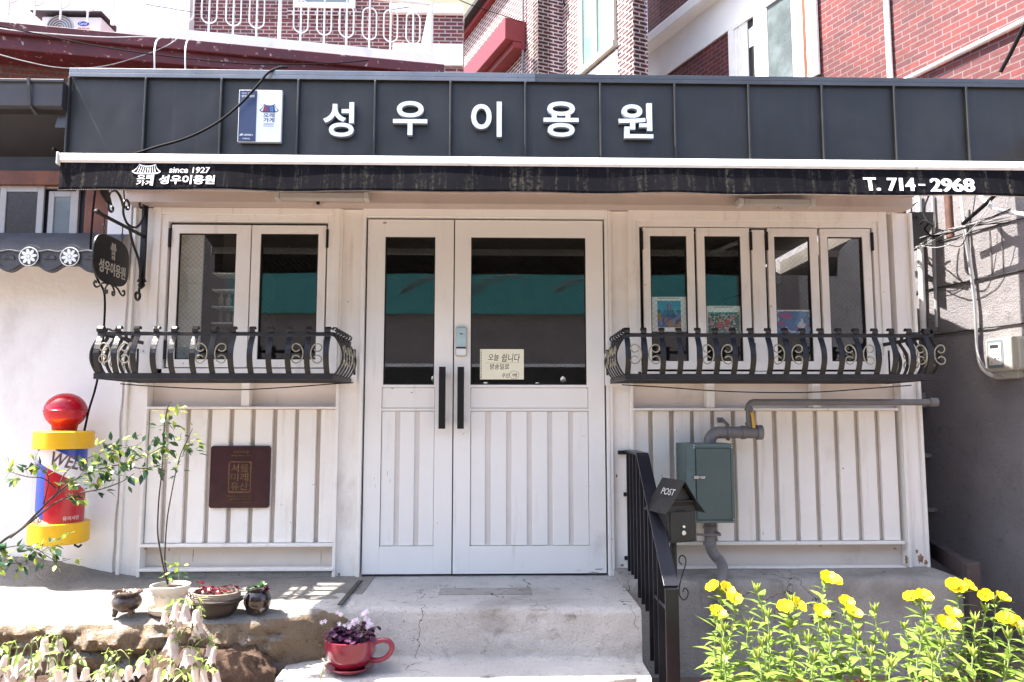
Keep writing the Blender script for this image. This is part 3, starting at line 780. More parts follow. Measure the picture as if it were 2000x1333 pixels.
# keypad lock
def rrect(x0, x1, z0, z1, r, n=5):
    out = []
    for cx, cz, a in ((x1 - r, z1 - r, 0), (x0 + r, z1 - r, 90), (x0 + r, z0 + r, 180), (x1 - r, z0 + r, 270)): out += arc(cx, cz, r, a, a + 90, n)
    return out
lx0, lx1, lz0, lz1 = FX(889.5, 668), FX(912.5, 668), FZ(697, 900), FZ(639.5, 900)
M['lock_glass'] = pm('lock_face', (.42, .58, .62), .15, var=.12, vs=8, spec=.8)
mb = MB(); fr0 = facing(0, -.002, 0)
mb.prism(rrect(lx0, lx1, lz0, lz1, .014), fr0, .022); lk = mb.build('keypad_lock', 'plastic_grey', dr, bevel=.003)
mb = MB(); mb.prism(rrect(lx0 + .006, lx1 - .006, lz0 + .056, lz1 - .007, .008), facing(0, -.0265, 0), .003, 0)
mb.prism(rrect(lx0 + .006, lx1 - .006, lz0 + .046, lz0 + .054, .002), facing(0, -.0265, 0), .002, 1)
mb.prism(rrect(lx0 + .006, lx1 - .006, lz0 + .007, lz0 + .044, .008), facing(0, -.0265, 0), .003, 2)
mb.box(lx0 + .025, lx1 - .025, -.0305, -.0297, lz1 - .046, lz1 - .040, 1)
mb.build('lock_cover', ['lock_glass', 'ink', 'board_white'], dr)
# eave beam and roof
BX0, BX1 = PX(246, 385, -.12), 2.485
mb = MB(); mb.box(BX0, BX1, -.125, -.006, HEAD + .001, 2.268); mb.box(BX0 - .004, BX1 + .004, -.150, -.1255, HEAD + .062, 2.266)
mb.build('eave_beam', 'beam_paint', shop, bevel=.004)
for u in (627, 1510):
    mb = MB(); x = PX(u, 400, -.06); fr0 = facing(x, -.129, HEAD)
    mb.prism([(-.028, .03), (-.028, -.02), (.028, -.02), (.028, .03)], fr0, .006, 0); mb.tube([(x, -.14, HEAD), (x, -.134, HEAD)], .011, 12, mi=1); mb.build('beam_clip', ['beam_paint', 'gap'], shop)
mb = MB(); mb.box(PX(130, 300, -.2) + .02, 2.46, -.165, 3.35, 2.272, 2.31); mb.build('roof', 'roof_sheet', shop)
mb = MB()                                  # dark curved gutter end under the eave at the right corner
prof = [(0, 0), (.16, 0), (.15, -.09), (.11, -.17), (.05, -.22), (0, -.24)]
mb.prism(prof, frame((PX(1778, 430, .40), .40, HEAD + .12), (1, 0, 0), (0, 0, 1), (0, 1, 0)), .10); mb.build('gutter_end', 'roof_sheet', shop)
# fascia
FY = -.20
fz0, fz1 = 2.33, PZ(1000, 152, FY)
fxl, fxr = PX(133, 300, FY), PX(2030, 300, FY)
mb = MB(); mb.box(fxl, fxr, FY, FY + .05, fz0, fz1 - .012); 
mb.box(fxl, fxl + .012, FY + .05, .6, fz0, fz1 - .012)
fas = mb.build('fascia', 'fascia', shop)
cxm = PX(1045, 150, FY)
for x0, x1, m_, o_ in ((fxl - .008, cxm, 'cap_skylit', .002), (cxm - .01, fxr, 'fascia_cap', 0)):
    mb = MB(); mb.box(x0, x1, FY - .022 - o_, FY + .075, fz1 - .010, fz1 + .016 + o_); mb.box(x0, x1, FY - .022 - o_, FY - .016 - o_, fz1 - .034, fz1 - .010)
    mb.build('cap', m_, fas, bevel=.002)
for u in (135, 285, 433, 583, 733, 880, 1026, 1172, 1317, 1461, 1604, 1745, 1886):
    x = PX(u, 230, FY); mb = MB(); mb.box(x - .006, x + .006, FY - .026, FY - .0005, fz0, fz1 - .036)
    mb.build('seam', 'fascia', fas, bevel=.003)
# rust blooms and scuffs on the paint, each with its own ragged outline
def blotch(x, z, rx, rz, y, m, seed, nm):
    rb_ = random.Random(seed); pts = []
    for i in range(26):
        a = 2 * math.pi * i / 26; k = .55 + .45 * rb_.random()
        pts.append((rx * k * math.cos(a), rz * k * math.sin(a)))
    mb = MB(); mb.prism(pts, facing(x, y, z), .0006); mb.build(nm, m, shop)
for i, (u, v, rx, rz, y) in enumerate(((1768, 1092, .010, .030, -.0126), (1800, 1092, .022, .032, .0114), (1806, 1098, .012, .018, -.0126), (1793, 1078, .010, .014, .0114), (706, 1122, .006, .02, -.0126), (663, 1122, .008, .012, -.0126), (1230, 1122, .006, .016, -.0126), (1216, 1105, .014, .010, .0114), (1748, 1072, .016, .007, .0014), (284, 1072, .012, .006, .0014), (330, 1074, .006, .012, .0014), (377, 1085, .003, .045, .0014), (627, 1090, .0025, .05, .0014), (1600, 1066, .012, .004, -.0146), (752, 436, .016, .005, -.0026), (1225, 690, .012, .016, .0114), (1222, 745, .012, .012, .0114), (1205, 930, .006, .012, .0114))):
    blotch(FX(u, v), FZ(v, u), rx, rz, y, 'rust', i, 'rust_patch')
for i, (u, v, rx, rz) in enumerate(((766, 759.5, .008, .0022), (804, 767, .007, .0022), (757, 925, .0012, .020), (762, 940, .0010, .016), (731, 935, .0015, .008), (733, 950, .0012, .010), (854, 1022, .0018, .006), (1140, 852, .016, .001), (1146, 950, .0014, .006), (1170, 1112, .03, .004), (1160, 1118, .04, .003), (1130, 1114, .02, .0012), (905, 848, .004, .003), (900, 872, .002, .002))):
    blotch(FX(u, v), FZ(v, u), rx, rz, -.0026 if not (u in (766, 804)) else .0054, 'scuff' if i > 1 else 'gap', 50 + i, 'scuff_mark')
# room behind the glass
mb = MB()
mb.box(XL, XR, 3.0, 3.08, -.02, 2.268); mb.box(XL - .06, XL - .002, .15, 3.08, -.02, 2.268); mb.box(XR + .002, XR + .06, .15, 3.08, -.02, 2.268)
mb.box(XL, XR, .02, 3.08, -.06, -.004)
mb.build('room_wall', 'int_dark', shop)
shelf = thing('wall_shelf', 'pale shelf unit with thin bright shelf edges behind the left pane of the left window', 'shelf', (-1.75, .3, 0))
sx = PX(352, 580, .16); sx1 = PX(394, 580, .16)
mb = MB(); mb.box(sx - .10, sx1, .156, .17, 0, 2.1); mb.build('side_panel', 'int_white', shelf)
for v in (523, 556, 590, 623):
    z = PZ(380, v, .15); mb = MB(); mb.box(sx + .03, sx1 - .025, .146, .1555, z - .003, z + .003); mb.build('shelf_edge', 'board_white', shelf); mb = MB(); mb.box(sx1 + .01, sx1 + .24, .30, .46, z - .012, z - .002); mb.build('shelf', 'board_white', shelf)
mb = MB(); mb.box(sx1 + .01, sx1 + .24, .47, .48, .2, 2.1); mb.build('shelf_back', 'int_dark', shelf)
rr_ = random.Random(5)
for v in (590, 623):
    z = PZ(380, v, .25) - .002
    for k in range(5):
        x = sx1 + .04 + k * .047; h = rr_.uniform(.06, .09); mb = MB()
        mb.lathe([(.0, 0), (.017, 0), (.018, h * .6), (.008, h * .75), (.008, h), (0, h)], (x, .38, z), 12)
        tag(mb.build('bottle', rr_.choice(['pane_grey', 'int_white', 'plastic_grey']), smooth=True), 'small bottle standing on the shelves behind the left window', 'bottle', 'bottles on the shelf unit')
# ------------------------------------------------------------------ awning
AY = -.98
aw = thing('awning', 'dark stained awning with a pale front bar and printed valance over the shop front', 'awning', (0, -.2, 2.3))
azt, azb = PZ(130, 300, AY), PZ(130, 318, AY)
ax0, ax1 = PX(118, 308, AY), 2.55
mb = MB(); mb.box(ax0, ax1, AY - .006, AY + .03, azb, azt); mb.box(ax0, ax1, AY - .012, AY - .0065, azb + .006, azt - .008)
bar = mb.build('front_bar', 'alu', aw, bevel=.004)
mb = MB(); mb.box(ax0 - .012, ax0 - .001, AY - .018, AY + .036, azb - .012, azt + .004); mb.build('end_cap', 'pot_cream', bar, bevel=.005)
vzb = PZ(130, 373, AY)
def valy(x, t):                            # t 0 top .. 1 bottom
    return AY - .002 - .024 * t + t * (.004 * math.sin(x * 5.3) + .003 * math.sin(x * 12.1 + 1) + .012 * math.exp(-((x - ax0) / .06) ** 2))
def valz(x, t):
    return azb + .004 + (vzb - azb - .004) * t + t * .003 * math.sin(x * 9 + .4) - .004 * t * math.exp(-((x - ax0 - .1) / .12) ** 2)
def fabric_mat(name):
    m, nt, b = newmat(name)
    co = coords(nt)
    c = mixc(nt, ramp(nt, nz(nt, co, 3, 4), .3, .7), (.0055, .0055, .0075), (.0095, .009, .012))
    st = ramp(nt, nz(nt, coords(nt, (22, 3, 1.1)), 1.0, 6, .7), .48, .72)
    fine = ramp(nt, nz(nt, co, 60, 4, .7), .40, .62)
    mu = N(nt, 'ShaderNodeMath', operation='MULTIPLY'); nt.links.new(st, mu.inputs[0]); nt.links.new(fine, mu.inputs[1])
    c = mixc(nt, mu.outputs[0], c, (.085, .08, .06))
    nt.links.new(c, b.inputs['Base Color']); b.inputs['Roughness'].default_value = .95; b.inputs['Specular IOR Level'].default_value = .06
    bumpit(nt, b, nz(nt, co, 320, 2), .3, .004)
    return m
M['fabric'] = fabric_mat('awning_fabric')
M['under'] = pm('awning_underside', (.045, .036, .033), .85, var=.15)
mb = MB(); nx, ny = 240, 8
vs_ = []; fs = []
for i in range(nx + 1):
    x = ax0 + .003 + (ax1 - ax0 - .006) * i / nx
    for j in range(ny + 1): vs_.append((x, valy(x, j / ny), valz(x, j / ny)))
for i in range(nx):
    for j in range(ny):
        a = i * (ny + 1) + j; fs.append((a, a + 1, a + ny + 2, a + ny + 1))
mb.add(vs_, fs); val = mb.build('valance', 'fabric', aw, smooth=True)
sm = val.modifiers.new('cloth_thickness', 'SOLIDIFY'); sm.thickness = .0025; sm.offset = -1
mb = MB()
for i in range(0, nx * 2):
    x = ax0 + .006 + (ax1 - ax0 - .012) * i / (nx * 2); z = valz(x, 1) - .0005; y = valy(x, 1) - .002
    mb.box(x - .0028, x + .0028, y - .002, y + .003, z - .001, z + .0022)
mb.build('hem_stitching', 'rim_clay', val)
def valfr(u0, v0):
    """printing surface on the valance, following its folds"""
    a = P(u0, v0, AY)
    def f(x, y, z=0):
        X = a.x + x; Z = a.z + y; t = (Z - azb) / (vzb - azb)
        return Vector((X, valy(X, t) - .003 - z, Z))
    return f
S_ = (AY - EYE.y) / FPX
mb = MB()
emblem(mb, valfr(258, 366), 0, 0, 58 * S_, 45 * S_, 0, 0, .001); mb.build('emblem', 'ink_white', val)
mb = MB(); f = valfr(333, 340); put_text(mb, 'since 1927', f, 0, 0, 79 * S_, 13 * S_, .001, .012)
f = valfr(314, 363); put_text(mb, '성우이용원', f, 0, 0, 109 * S_, 19.5 * S_, .001, .022)
f = valfr(1684, 376); 
for dx, dz in ((0, .001), (2.6 * S_, .0014)):
    put_text(mb, 'T.', f, dx, 0, 30 * S_, 29 * S_, dz, .014); put_text(mb, '714', f, 46 * S_ + dx, -.5 * S_, 55 * S_, 29 * S_, dz, .014, slant=.08)
    put_text(mb, '2968', f, 134 * S_ + dx, -1 * S_, 89 * S_, 29.5 * S_, dz, .014, slant=.08)
put_text(mb, '-', f, 111 * S_, 12 * S_, 14 * S_, 3.4 * S_, .001, .0)
mb.build('lettering', 'ink_white', val)
mb = MB(); n = 20
for i in range(n):
    pass
mb.add([(ax0, AY + .01, azt - .004), (ax1, AY + .01, azt - .004), (ax1, -.150, 2.335), (ax0, -.150, 2.335)], [(0, 1, 2, 3)])
can = mb.build('canopy', 'under', aw); sm = can.modifiers.new('cloth_thickness', 'SOLIDIFY'); sm.thickness = .003
for x in (-1.2, 1.6):
    mb = MB(); mb.tube([(x, -.16, 2.285), (x + .35, -.5, 2.2), (x, AY + .02, 2.10)], .016, 8); mb.build('folding_arm', 'alu', aw)
# strip lights under the eave
for i, (u0, u1, v) in enumerate(((538, 722, 391), (1441, 1590, 403))):
    x0, x1 = PX(u0, v, -.2), PX(u1, v, -.2); z0 = PZ((u0 + u1) / 2, v, -.2)
    L = thing('strip_light', ('white strip light fixed under the awning above the left window' if i == 0 else 'white strip light fixed under the awning above the right window'), 'strip light', ((x0 + x1) / 2, -.2, z0), 'strip lights under the eave')
    mb = MB(); mb.prism([(-.035, .0), (-.028, -.0), (.028, 0), (.035, .035), (-.035, .035)], frame((x0 + .03, -.195, z0), (0, 1, 0), (0, 0, 1), (1, 0, 0)), x1 - x0 - .06)
    mb.build('diffuser', 'frame_grey', L, bevel=.004)
    for xx in (x0, x1 - .03):
        mb = MB(); mb.box(xx, xx + .028, -.234, -.156, z0 - .002, z0 + .037); mb.build('end_cap', 'plastic_grey', L, bevel=.004)
# ------------------------------------------------------------------ fascia signs
SY = FY - .034
sg = thing('shop_sign', 'five raised white letters reading 성우이용원 on the dark fascia', 'sign', (PX(950, 235, SY), FY, PZ(950, 235, SY)))
for ch, u0, u1, v0, v1 in (('성', 630, 692, 200, 267), ('우', 767, 835, 198, 264), ('이', 920, 980, 199, 267), ('용', 1062, 1130, 199, 267), ('원', 1209, 1275, 202, 270)):
    a, b = P(u0, v1, SY), P(u1, v0, SY); mb = MB()
    put_text(mb, ch, facing(a.x, SY + .030, a.z), 0, 0, b.x - a.x, b.z - a.z, .030, .020, 0, side=1)
    mb.build('letter', ['letter', 'letter_side'], sg)
bs = thing('notice_board', 'blue and white board with a colourful roof emblem hung on the fascia', 'sign board', (PX(507, 225, SY), FY, PZ(507, 276, SY)))
a, b = P(463, 277, SY), P(551, 176, SY); w_, h_ = b.x - a.x, b.z - a.z; fr = facing(a.x, SY + .004, a.z)
mb = MB(); mb.box(a.x, b.x, SY + .004, SY + .030, a.z, b.z); mb.build('panel', ['board_white'], bs, bevel=.003)
mb = MB(); mb.prism([(0.003, .003), (w_ * .42, .003), (w_ * .42, h_ - .003), (.003, h_ - .003)], fr, .0012); mb.build('blue_band', 'navy', bs)
mb = MB(); f2 = facing(a.x, SY + .0025, a.z)
put_text(mb, 'since 1927', f2, w_ * .07, h_ * .925, w_ * .25, h_ * .022, .0008, .01); put_text(mb, '성우이용원', f2, w_ * .06, h_ * .855, w_ * .30, h_ * .045, .0008, .012)
put_text(mb, '서울특별시', f2, w_ * .13, h_ * .115, w_ * .22, h_ * .035, .0008, .01); put_text(mb, '미래유산', f2, w_ * .12, h_ * .045, w_ * .17, h_ * .032, .0008, .01)
for k in range(3): mb.prism([(w_ * (.05 + .025 * k), h_ * .12), (w_ * (.065 + .025 * k), h_ * .115), (w_ * (.075 + .02 * k), h_ * (.14 + .01 * k)), (w_ * (.06 + .02 * k), h_ * (.145 + .01 * k))], f2, .0008)
mb.build('white_lettering', 'ink_white', bs)
for k, (nm, c) in enumerate((('em_red', (.45, .02, .06)), ('em_violet', (.18, .04, .22)), ('em_sky', (.08, .28, .55)), ('em_blue', (.02, .08, .35)))): M[nm] = pm(nm, c, .5, var=.05)
mb = MB(); emblem(mb, facing(a.x, SY + .004, a.z), w_ * .48, h_ * .38, w_ * .46, h_ * .34, 0, 0, .001, [1, 1, 2, 2, 3, 3, 4, 4])
put_text(mb, 'ORAEGAGE', facing(a.x, SY + .004, a.z), w_ * .59, h_ * .335, w_ * .23, h_ * .022, .001, .005); put_text(mb, 'Old & Memorial Store', facing(a.x, SY + .004, a.z), w_ * .58, h_ * .30, w_ * .25, h_ * .014, .001, .0)
mb.build('emblem', ['navy', 'em_red', 'em_violet', 'em_sky', 'em_blue'], bs)
cb = [P(u, v, FY - .05 - .10 * t) for u, v, t in ((560, 132, -1.2), (545, 133, -.6), (523, 143, 0), (505, 165, .1), (470, 203, .15), (430, 236, .2), (390, 259, .3), (350, 275, .4), (310, 286, .5), (275, 297, .6), (255, 303, .8))]
mb = MB(); mb.tube(spline(cb), .0075, 8); tag(mb.build('cable', 'rubber', smooth=True), 'thick black cable sagging across the left end of the dark fascia', 'cable')
# ------------------------------------------------------------------ hanging sign and its bracket
HX = -2.035
br = thing('sign_bracket', 'black wrought iron wall bracket with scrolls and a leaf at the left corner', 'bracket', (HX, -.02, 1.95))
YZ = lambda y, z, x=HX: Vector((x, y, z))
mb = MB(); mb.box(HX - .017, HX + .017, -.050, -.034, PZ(275, 545, -.04), PZ(278, 392, -.04)); 
z = PZ(275, 545, -.04); mb.prism([(-.02, 0), (.02, 0), (.028, -.018), (.014, -.022), (.022, -.04), (0, -.062), (-.022, -.04), (-.014, -.022), (-.028, -.018)], facing(HX, -.036, z), .012)
mb.build('wall_bar', 'iron', br, bevel=.003)
mb = MB(); mb.tube([YZ(-.05, 1.955), YZ(-.57, 1.955)], .010, 8); mb.lathe([(0, -.016), (.012, -.01), (.016, 0), (.012, .01), (0, .016)], (HX, -.578, 1.957), 10)
mb.build('arm', 'iron', br, smooth=True)
def yz_scroll(pts, r=.007, nm='scroll'):
    mb = MB(); mb.tube(spline([YZ(*p) for p in pts], 5), r, 6); mb.build(nm, 'iron', br, smooth=True)
def spir(cy, cz, r0, r1, a0, a1, n=16): return [(cy + (r0 + (r1 - r0) * i / n) * math.cos(R(a0 + (a1 - a0) * i / n)), cz + (r0 + (r1 - r0) * i / n) * math.sin(R(a0 + (a1 - a0) * i / n))) for i in range(n + 1)]
yz_scroll([(-.055, 2.13)] + spir(-.095, 2.125, .03, .012, 0, 300)[2:])
yz_scroll([(-.055, 2.12), (-.07, 2.05), (-.14, 1.985), (-.24, 1.975), (-.30, 2.02), (-.30, 2.08)] + spir(-.265, 2.075, .038, .012, 170, -160))
yz_scroll([(-.30, 2.05), (-.34, 2.10), (-.40, 2.12), (-.46, 2.09), (-.47, 2.03)] + spir(-.435, 2.02, .035, .012, 170, 400))
yz_scroll([(-.29, 2.08), (-.31, 2.15)], .004)
mb = MB(); mb.lathe([(0, -.01), (.01, 0), (0, .01)], (HX, -.312, 2.155), 8); mb.build('knob', 'iron', br, smooth=True)
yz_scroll([(-.22, 1.95), (-.17, 1.88), (-.09, 1.80), (-.06, 1.70), (-.07, 1.62)] + spir(-.09, 1.60, .035, .012, 20, -300))
mb = MB(); mb.add([YZ(-.42, 2.03), YZ(-.47, 2.10), YZ(-.545, 2.115), YZ(-.59, 2.10), YZ(-.555, 2.06), YZ(-.49, 2.03), YZ(-.50, 2.075, HX + .014)], [(0, 1, 6), (1, 2, 6), (2, 3, 6), (3, 4, 6), (4, 5, 6), (5, 0, 6)])
lf = mb.build('leaf_ornament', 'iron', br); sm = lf.modifiers.new('t', 'SOLIDIFY'); sm.thickness = .004
hs = thing('hanging_sign', 'black rounded board reading 성우이용원 hanging from the iron bracket', 'hanging sign', (HX, -.4, 1.73))
cy_, cz_, hw, hh = -.405, 1.735, .190, .128
def sup(t, k=3.2):
    c, s_ = math.cos(t), math.sin(t)
    return (hw * math.copysign(abs(c) ** (2 / k), c), hh * math.copysign(abs(s_) ** (2 / k), s_))
fr = frame((HX + .006, cy_, cz_), (0, 1, 0), (0, 0, 1), (1, 0, 0))
mb = MB(); mb.prism([sup(2 * math.pi * i / 48) for i in range(48)], frame((HX - .006, cy_, cz_), (0, 1, 0), (0, 0, 1), (1, 0, 0)), .012); mb.build('board', 'black', hs, bevel=.003)
mb = MB(); put_text(mb, '성우이용원', fr, -.138, -.080, .285, .070, .002, .016); mb.build('lettering', 'plastic_grey', hs)
mb = MB(); emblem(mb, fr, -.030, .005, .066, .09, 0, 0, .002, [0, 1, 2]); mb.build('emblem', ['plastic_grey', 'em_red', 'em_sky'], hs)
for y in (-.50, -.30):
    mb = MB(); mb.tube([(HX, y, 1.945), (HX, y, 1.91)], .0035, 6); mb.tube([Vector((HX, y + .010 * math.sin(R(a)), 1.897 + .012 * math.cos(R(a)))) for a in range(0, 361, 30)], .003, 6); mb.tube([(HX, y, 1.888), (HX, y, 1.850)], .0035, 6); mb.build('hook', 'iron', hs)
mb = MB()
for sgn in (-1, 1):
    c = [(cy_ + sgn * y, z) for y, z in ((.0, 1.612), (.03, 1.60), (.05, 1.575), (.045, 1.555), (.028, 1.558), (.03, 1.575))]
    mb = MB(); mb.tube(spline([YZ(*p) for p in c], 5), .005, 6)
    mb.build('scroll', 'iron', hs, smooth=True)
    c = [(cy_ + sgn * y, z) for y, z in ((.02, 1.61), (.08, 1.60), (.12, 1.575), (.15, 1.57), (.165, 1.585), (.155, 1.60), (.14, 1.592))]
    mb = MB(); mb.tube(spline([YZ(*p) for p in c], 5), .005, 6)
    mb.build('scroll', 'iron', hs, smooth=True)
# ------------------------------------------------------------------ window box rails
def box_rail(x0, x1, us, scroll_i, side_n, label, endscroll, ztop=1.332, zb=1.098):
    FYR = -.52
    rt = thing('window_box_rail', label, 'window rail', ((x0 + x1) / 2, 0, zb), 'iron rails below the windows')
    def bow(t): return .044 * math.sin(math.pi * min(1, t * 1.08)) ** .9
    def bar(base, out):
        pts = []
        for i in range(11):
            t = i / 10; o = bow(t); pts.append(Vector(base) + Vector(out) * o + Vector((0, 0, zb + .02 + (ztop - zb - .015) * t)))
        top = pts[-1]
        for a in (50, 100, 150, 200, 250):   # curl rolled over the top bar
            pts.append(top + Vector(out) * (.016 * math.sin(R(a))) * 1.0 + Vector((0, 0, .016 - .016 * math.cos(R(a)))))
        wd = Vector((0, 0, 1)).cross(Vector(out))
        mb = MB(); mb.strip(pts, wd, .028, .006); mb.build('bar', 'iron', rt)
    mb = MB(); mb.box(x0, x1, FYR - .005, FYR + .006, ztop - .010, ztop + .010)
    mb.box(x0, x0 + .011, FYR + .006, -.02, ztop - .010, ztop + .010); mb.box(x1 - .011, x1, FYR + .006, -.02, ztop - .010, ztop + .010); mb.build('top_bar', 'iron', rt, bevel=.002)
    mb = MB(); mb.box(x0 - .004, x1 + .004, FYR - .014, FYR - .008, zb, zb + .03); mb.box(x0 - .004, x0 + .002, FYR - .008, -.02, zb, zb + .03); mb.box(x1 - .002, x1 + .004, FYR - .008, -.02, zb, zb + .03)
    for k in range(5): y = FYR + .02 + k * .11; mb.box(x0 + .002, x1 - .002, y, y + .03, zb + .001, zb + .006)
    for k in range(6): x = x0 + .03 + k * (x1 - x0 - .1) / 5; mb.box(x, x + .03, FYR - .008, -.02, zb + .0065, zb + .0115)
    mb.build('tray', 'iron', rt)
    xs = [PX(u, 655, FYR) for u in us]
    for x in xs: bar((x, FYR, 0), (0, -1, 0))
    for sx, out in ((x0, (-1, 0, 0)), (x1, (1, 0, 0))):
        for k in range(side_n): bar((sx, FYR + .03 + k * (.46 / side_n), 0), out)
        mb = MB(); mb.obox((0, 0, 0), (1e-4, 0, 0), (0, 1e-4, 0), (0, 0, 1e-4))
    def cscroll(c, ax, sgn, rr=.0036):
        pts = []
        q = [( .036 * math.cos(R(a)) - .036, .050 * math.sin(R(a))) for a in range(-90, 91, 15)]
        up_ = [(-.036 + .020 * math.cos(R(a)), .030 + .020 * math.sin(R(a))) for a in range(110, 331, 22)]
        lo_ = [(a, -b) for a, b in up_][::-1]
        path = lo_ + q + up_
        mb = MB(); mb.tube([Vector(c) + Vector(ax) * (sgn * a) + Vector((0, 0, b)) for a, b in path], rr, 6)
        mb.build('scroll', 'gold', rt, smooth=True)
    zc = zb + .13
    for i in scroll_i:
        for sgn in (1, -1): cscroll((xs[i] - sgn * .019, FYR - .042, zc), (1, 0, 0), sgn)
    for sx in (x0 - .042, x1 + .042):
        for y in (FYR + .12, FYR + .30):
            for sgn in (1, -1): cscroll((sx, y - sgn * .019, zc), (0, 1, 0), sgn)
    for sx in (x0, x1):                    # white mounting plates on the columns
        mb = MB(); mb.box(sx - .035, sx + .035, -.0195, -.0135, zb - .01, ztop - .06); mb.build('mounting_plate', 'white_paint', rt, bevel=.002)
        mb = MB(); mb.box(sx + (.015 if sx == x1 else -.027), sx + (.027 if sx == x1 else -.015), -.022, -.0198, zb + .05, zb + .2); mb.build('slot', 'gap', rt)
    return rt
box_rail(PX(191, 655, -.52), PX(652, 655, -.52), (198, 232.6, 269, 307, 341.5, 382.6, 419, 456.7, 493.7, 530, 567, 604, 641), (1, 6, 11), 6, 'curved black iron window rail below the left window beside the double doors', True)
box_rail(PX(1221, 660, -.52), PX(1822, 660, -.52), (1224, 1256.5, 1291.5, 1325, 1362, 1396, 1430, 1465, 1499, 1532, 1566, 1601.6, 1636, 1670, 1707, 1739, 1773, 1807), (1, 5, 9, 13, 17), 6, 'longer curved black iron window rail below the four pane right window', True)
for lab, pts in (('thin black wire sagging under the left window rail', ((235, 750), (300, 755), (400, 760), (470, 761.5), (560, 757), (640, 751), (690, 748))), ('thin black wire sagging under the right window rail', ((1215, 752), (1300, 757), (1400, 764), (1500, 767), (1600, 766), (1700, 759), (1780, 753)))):
    mb = MB(); mb.tube(spline([P(u, v, -.22) for u, v in pts]), .003, 6); tag(mb.build('wire', 'rubber', smooth=True), lab, 'wire')
# ------------------------------------------------------------------ barber pole
BY = -.185
d_ = BY - EYE.y
bx = PX(121, 930, BY)
bz = lambda v: PZ(121, v, BY - .0)
pole = thing('barber_pole', 'red blue and white barber pole with yellow caps and a red globe', 'barber pole', (bx, BY, bz(1062)))
BRAD = .150
zb0, zb1, zc0, zc1 = bz(1058), bz(1019), bz(876), bz(842)
mb = MB(); mb.lathe([(0, zb0 - .004), (BRAD - .01, zb0 - .004), (BRAD, zb0 + .004), (BRAD, zb1 - .003), (BRAD - .004, zb1), (.0, zb1)], (bx, BY, 0), 64); mb.build('base_cap', 'yellow', pole, smooth=True)
mb = MB(); mb.lathe([(0, zc0), (BRAD - .003, zc0), (BRAD, zc0 + .003), (BRAD, zc1 - .006), (BRAD - .008, zc1), (0, zc1 + .002)], (bx, BY, 0), 64); mb.build('top_cap', 'yellow', pole, smooth=True)
gr = .107; gz = bz(803)
mb = MB(); mb.lathe([(0.06, zc1), (.062, zc1 + .012)] + [(gr * math.cos(R(a)), gz + gr * .92 * math.sin(R(a))) for a in range(-52, -1, 6)] + [(gr + .003, gz - .003), (gr + .003, gz + .002)] + [(gr * math.cos(R(a)), gz + gr * .92 * math.sin(R(a))) for a in range(2, 91, 6)], (bx, BY, 0), 48); mb.build('globe', 'red_gloss', pole, smooth=True, angle=60)
ri = .118; mb = MB(); na, nh = 180, 90
for i in range(na):
    for j in range(nh):
        t0, t1 = 2 * math.pi * i / na, 2 * math.pi * (i + 1) / na; z0, z1 = zb1 + (zc0 - zb1) * j / nh, zb1 + (zc0 - zb1) * (j + 1) / nh
        th = ((t0 + t1) / 2 - 1.5 * math.pi + math.pi) % (2 * math.pi) - math.pi     # 0 = facing the street, + to the right
        h = ((z0 + z1) / 2 - zb1) / (zc0 - zb1)
        lo = .70 - .16 * th + .03 * math.cos(th); hi = lo + .29
        band = lo < h < hi or h < .02 - .15 * th and th < .3
        mi = 0 if band else (1 if (h > hi or th < -.22 or th > 2.4) else 2)
        f = lambda t, z: (bx + ri * math.cos(t), BY + ri * math.sin(t), z)
        mb.add([f(t0, z0), f(t1, z0), f(t1, z1), f(t0, z1)], [(0, 1, 2, 3)], mi)
cyl = mb.build('striped_cylinder', ['pole_white', 'blue', 'red'], pole)
def cylfr(th0, z0, rot=-.24, r=ri + .0015):
    def f(x, y, z=0):
        X = x * math.cos(rot) - y * math.sin(rot); Y = x * math.sin(rot) + y * math.cos(rot)
        a = 1.5 * math.pi + th0 + X / r
        return Vector((bx + (r + z) * math.cos(a), BY + (r + z) * math.sin(a), z0 + Y))
    return f
M['pole_text'] = pm('pole_text', (.14, .07, .09), .4, var=.05)
mb = MB(); hz_ = zc0 - zb1
put_text(mb, 'WELCOME', cylfr(-.12, zb1 + hz_ * .80), 0, 0, .36, .072, .0005, .02, slant=.12); put_text(mb, 'P', cylfr(-1.05, zb1 + hz_ * .93), 0, 0, .04, .055, .0005, .02)
put_text(mb, 'OP', cylfr(-.9, zb1 + hz_ * .0), 0, 0, .07, .05, .0005, .015)
mb.build('lettering', 'pole_text', cyl)
mb = MB(); put_text(mb, '유이사인', cylfr(.62, zb1 + hz_ * .04, 0), 0, 0, .085, .022, .0005, .004); mb.build('maker_lettering', 'ink_white', cyl)
mb = MB(); mb.lathe([(BRAD - .012, zb1), (BRAD - .012, zc0)], (bx, BY, 0), 64); mb.f = mb.f[:-2]; mb.m = mb.m[:-2]; mb.build('clear_tube', 'tube_clear', pole, smooth=True)
mb = MB()
for zz in (zb0 + .04, zc1 - .04): mb.box(bx - .03, bx + .03, BY + BRAD - .012, .03, zz - .012, zz + .012)
mb.tube([(bx + .09, BY, zb0 - .001), (bx + .09, BY, zb0 - .02), (bx + .11, BY, zb0 - .03), (bx + .125, BY, zb0 - .018)], .006, 8)
mb.build('mount', 'rubber', pole)
mb = MB(); mb.tube(spline([P(u, v, y) for u, v, y in ((186, 372, -.3), (181, 420, -.26), (177, 500, -.22), (190, 545, -.2), (204, 575, -.14), (203, 640, -.1), (196, 710, -.08), (186, 760, -.1), (174, 800, -.14), (166, 836, -.19), (163, 850, -.22))]), .006, 8)
tag(mb.build('power_cable', 'rubber', smooth=True), 'black cable running down the plaster wall to the barber pole', 'cable')
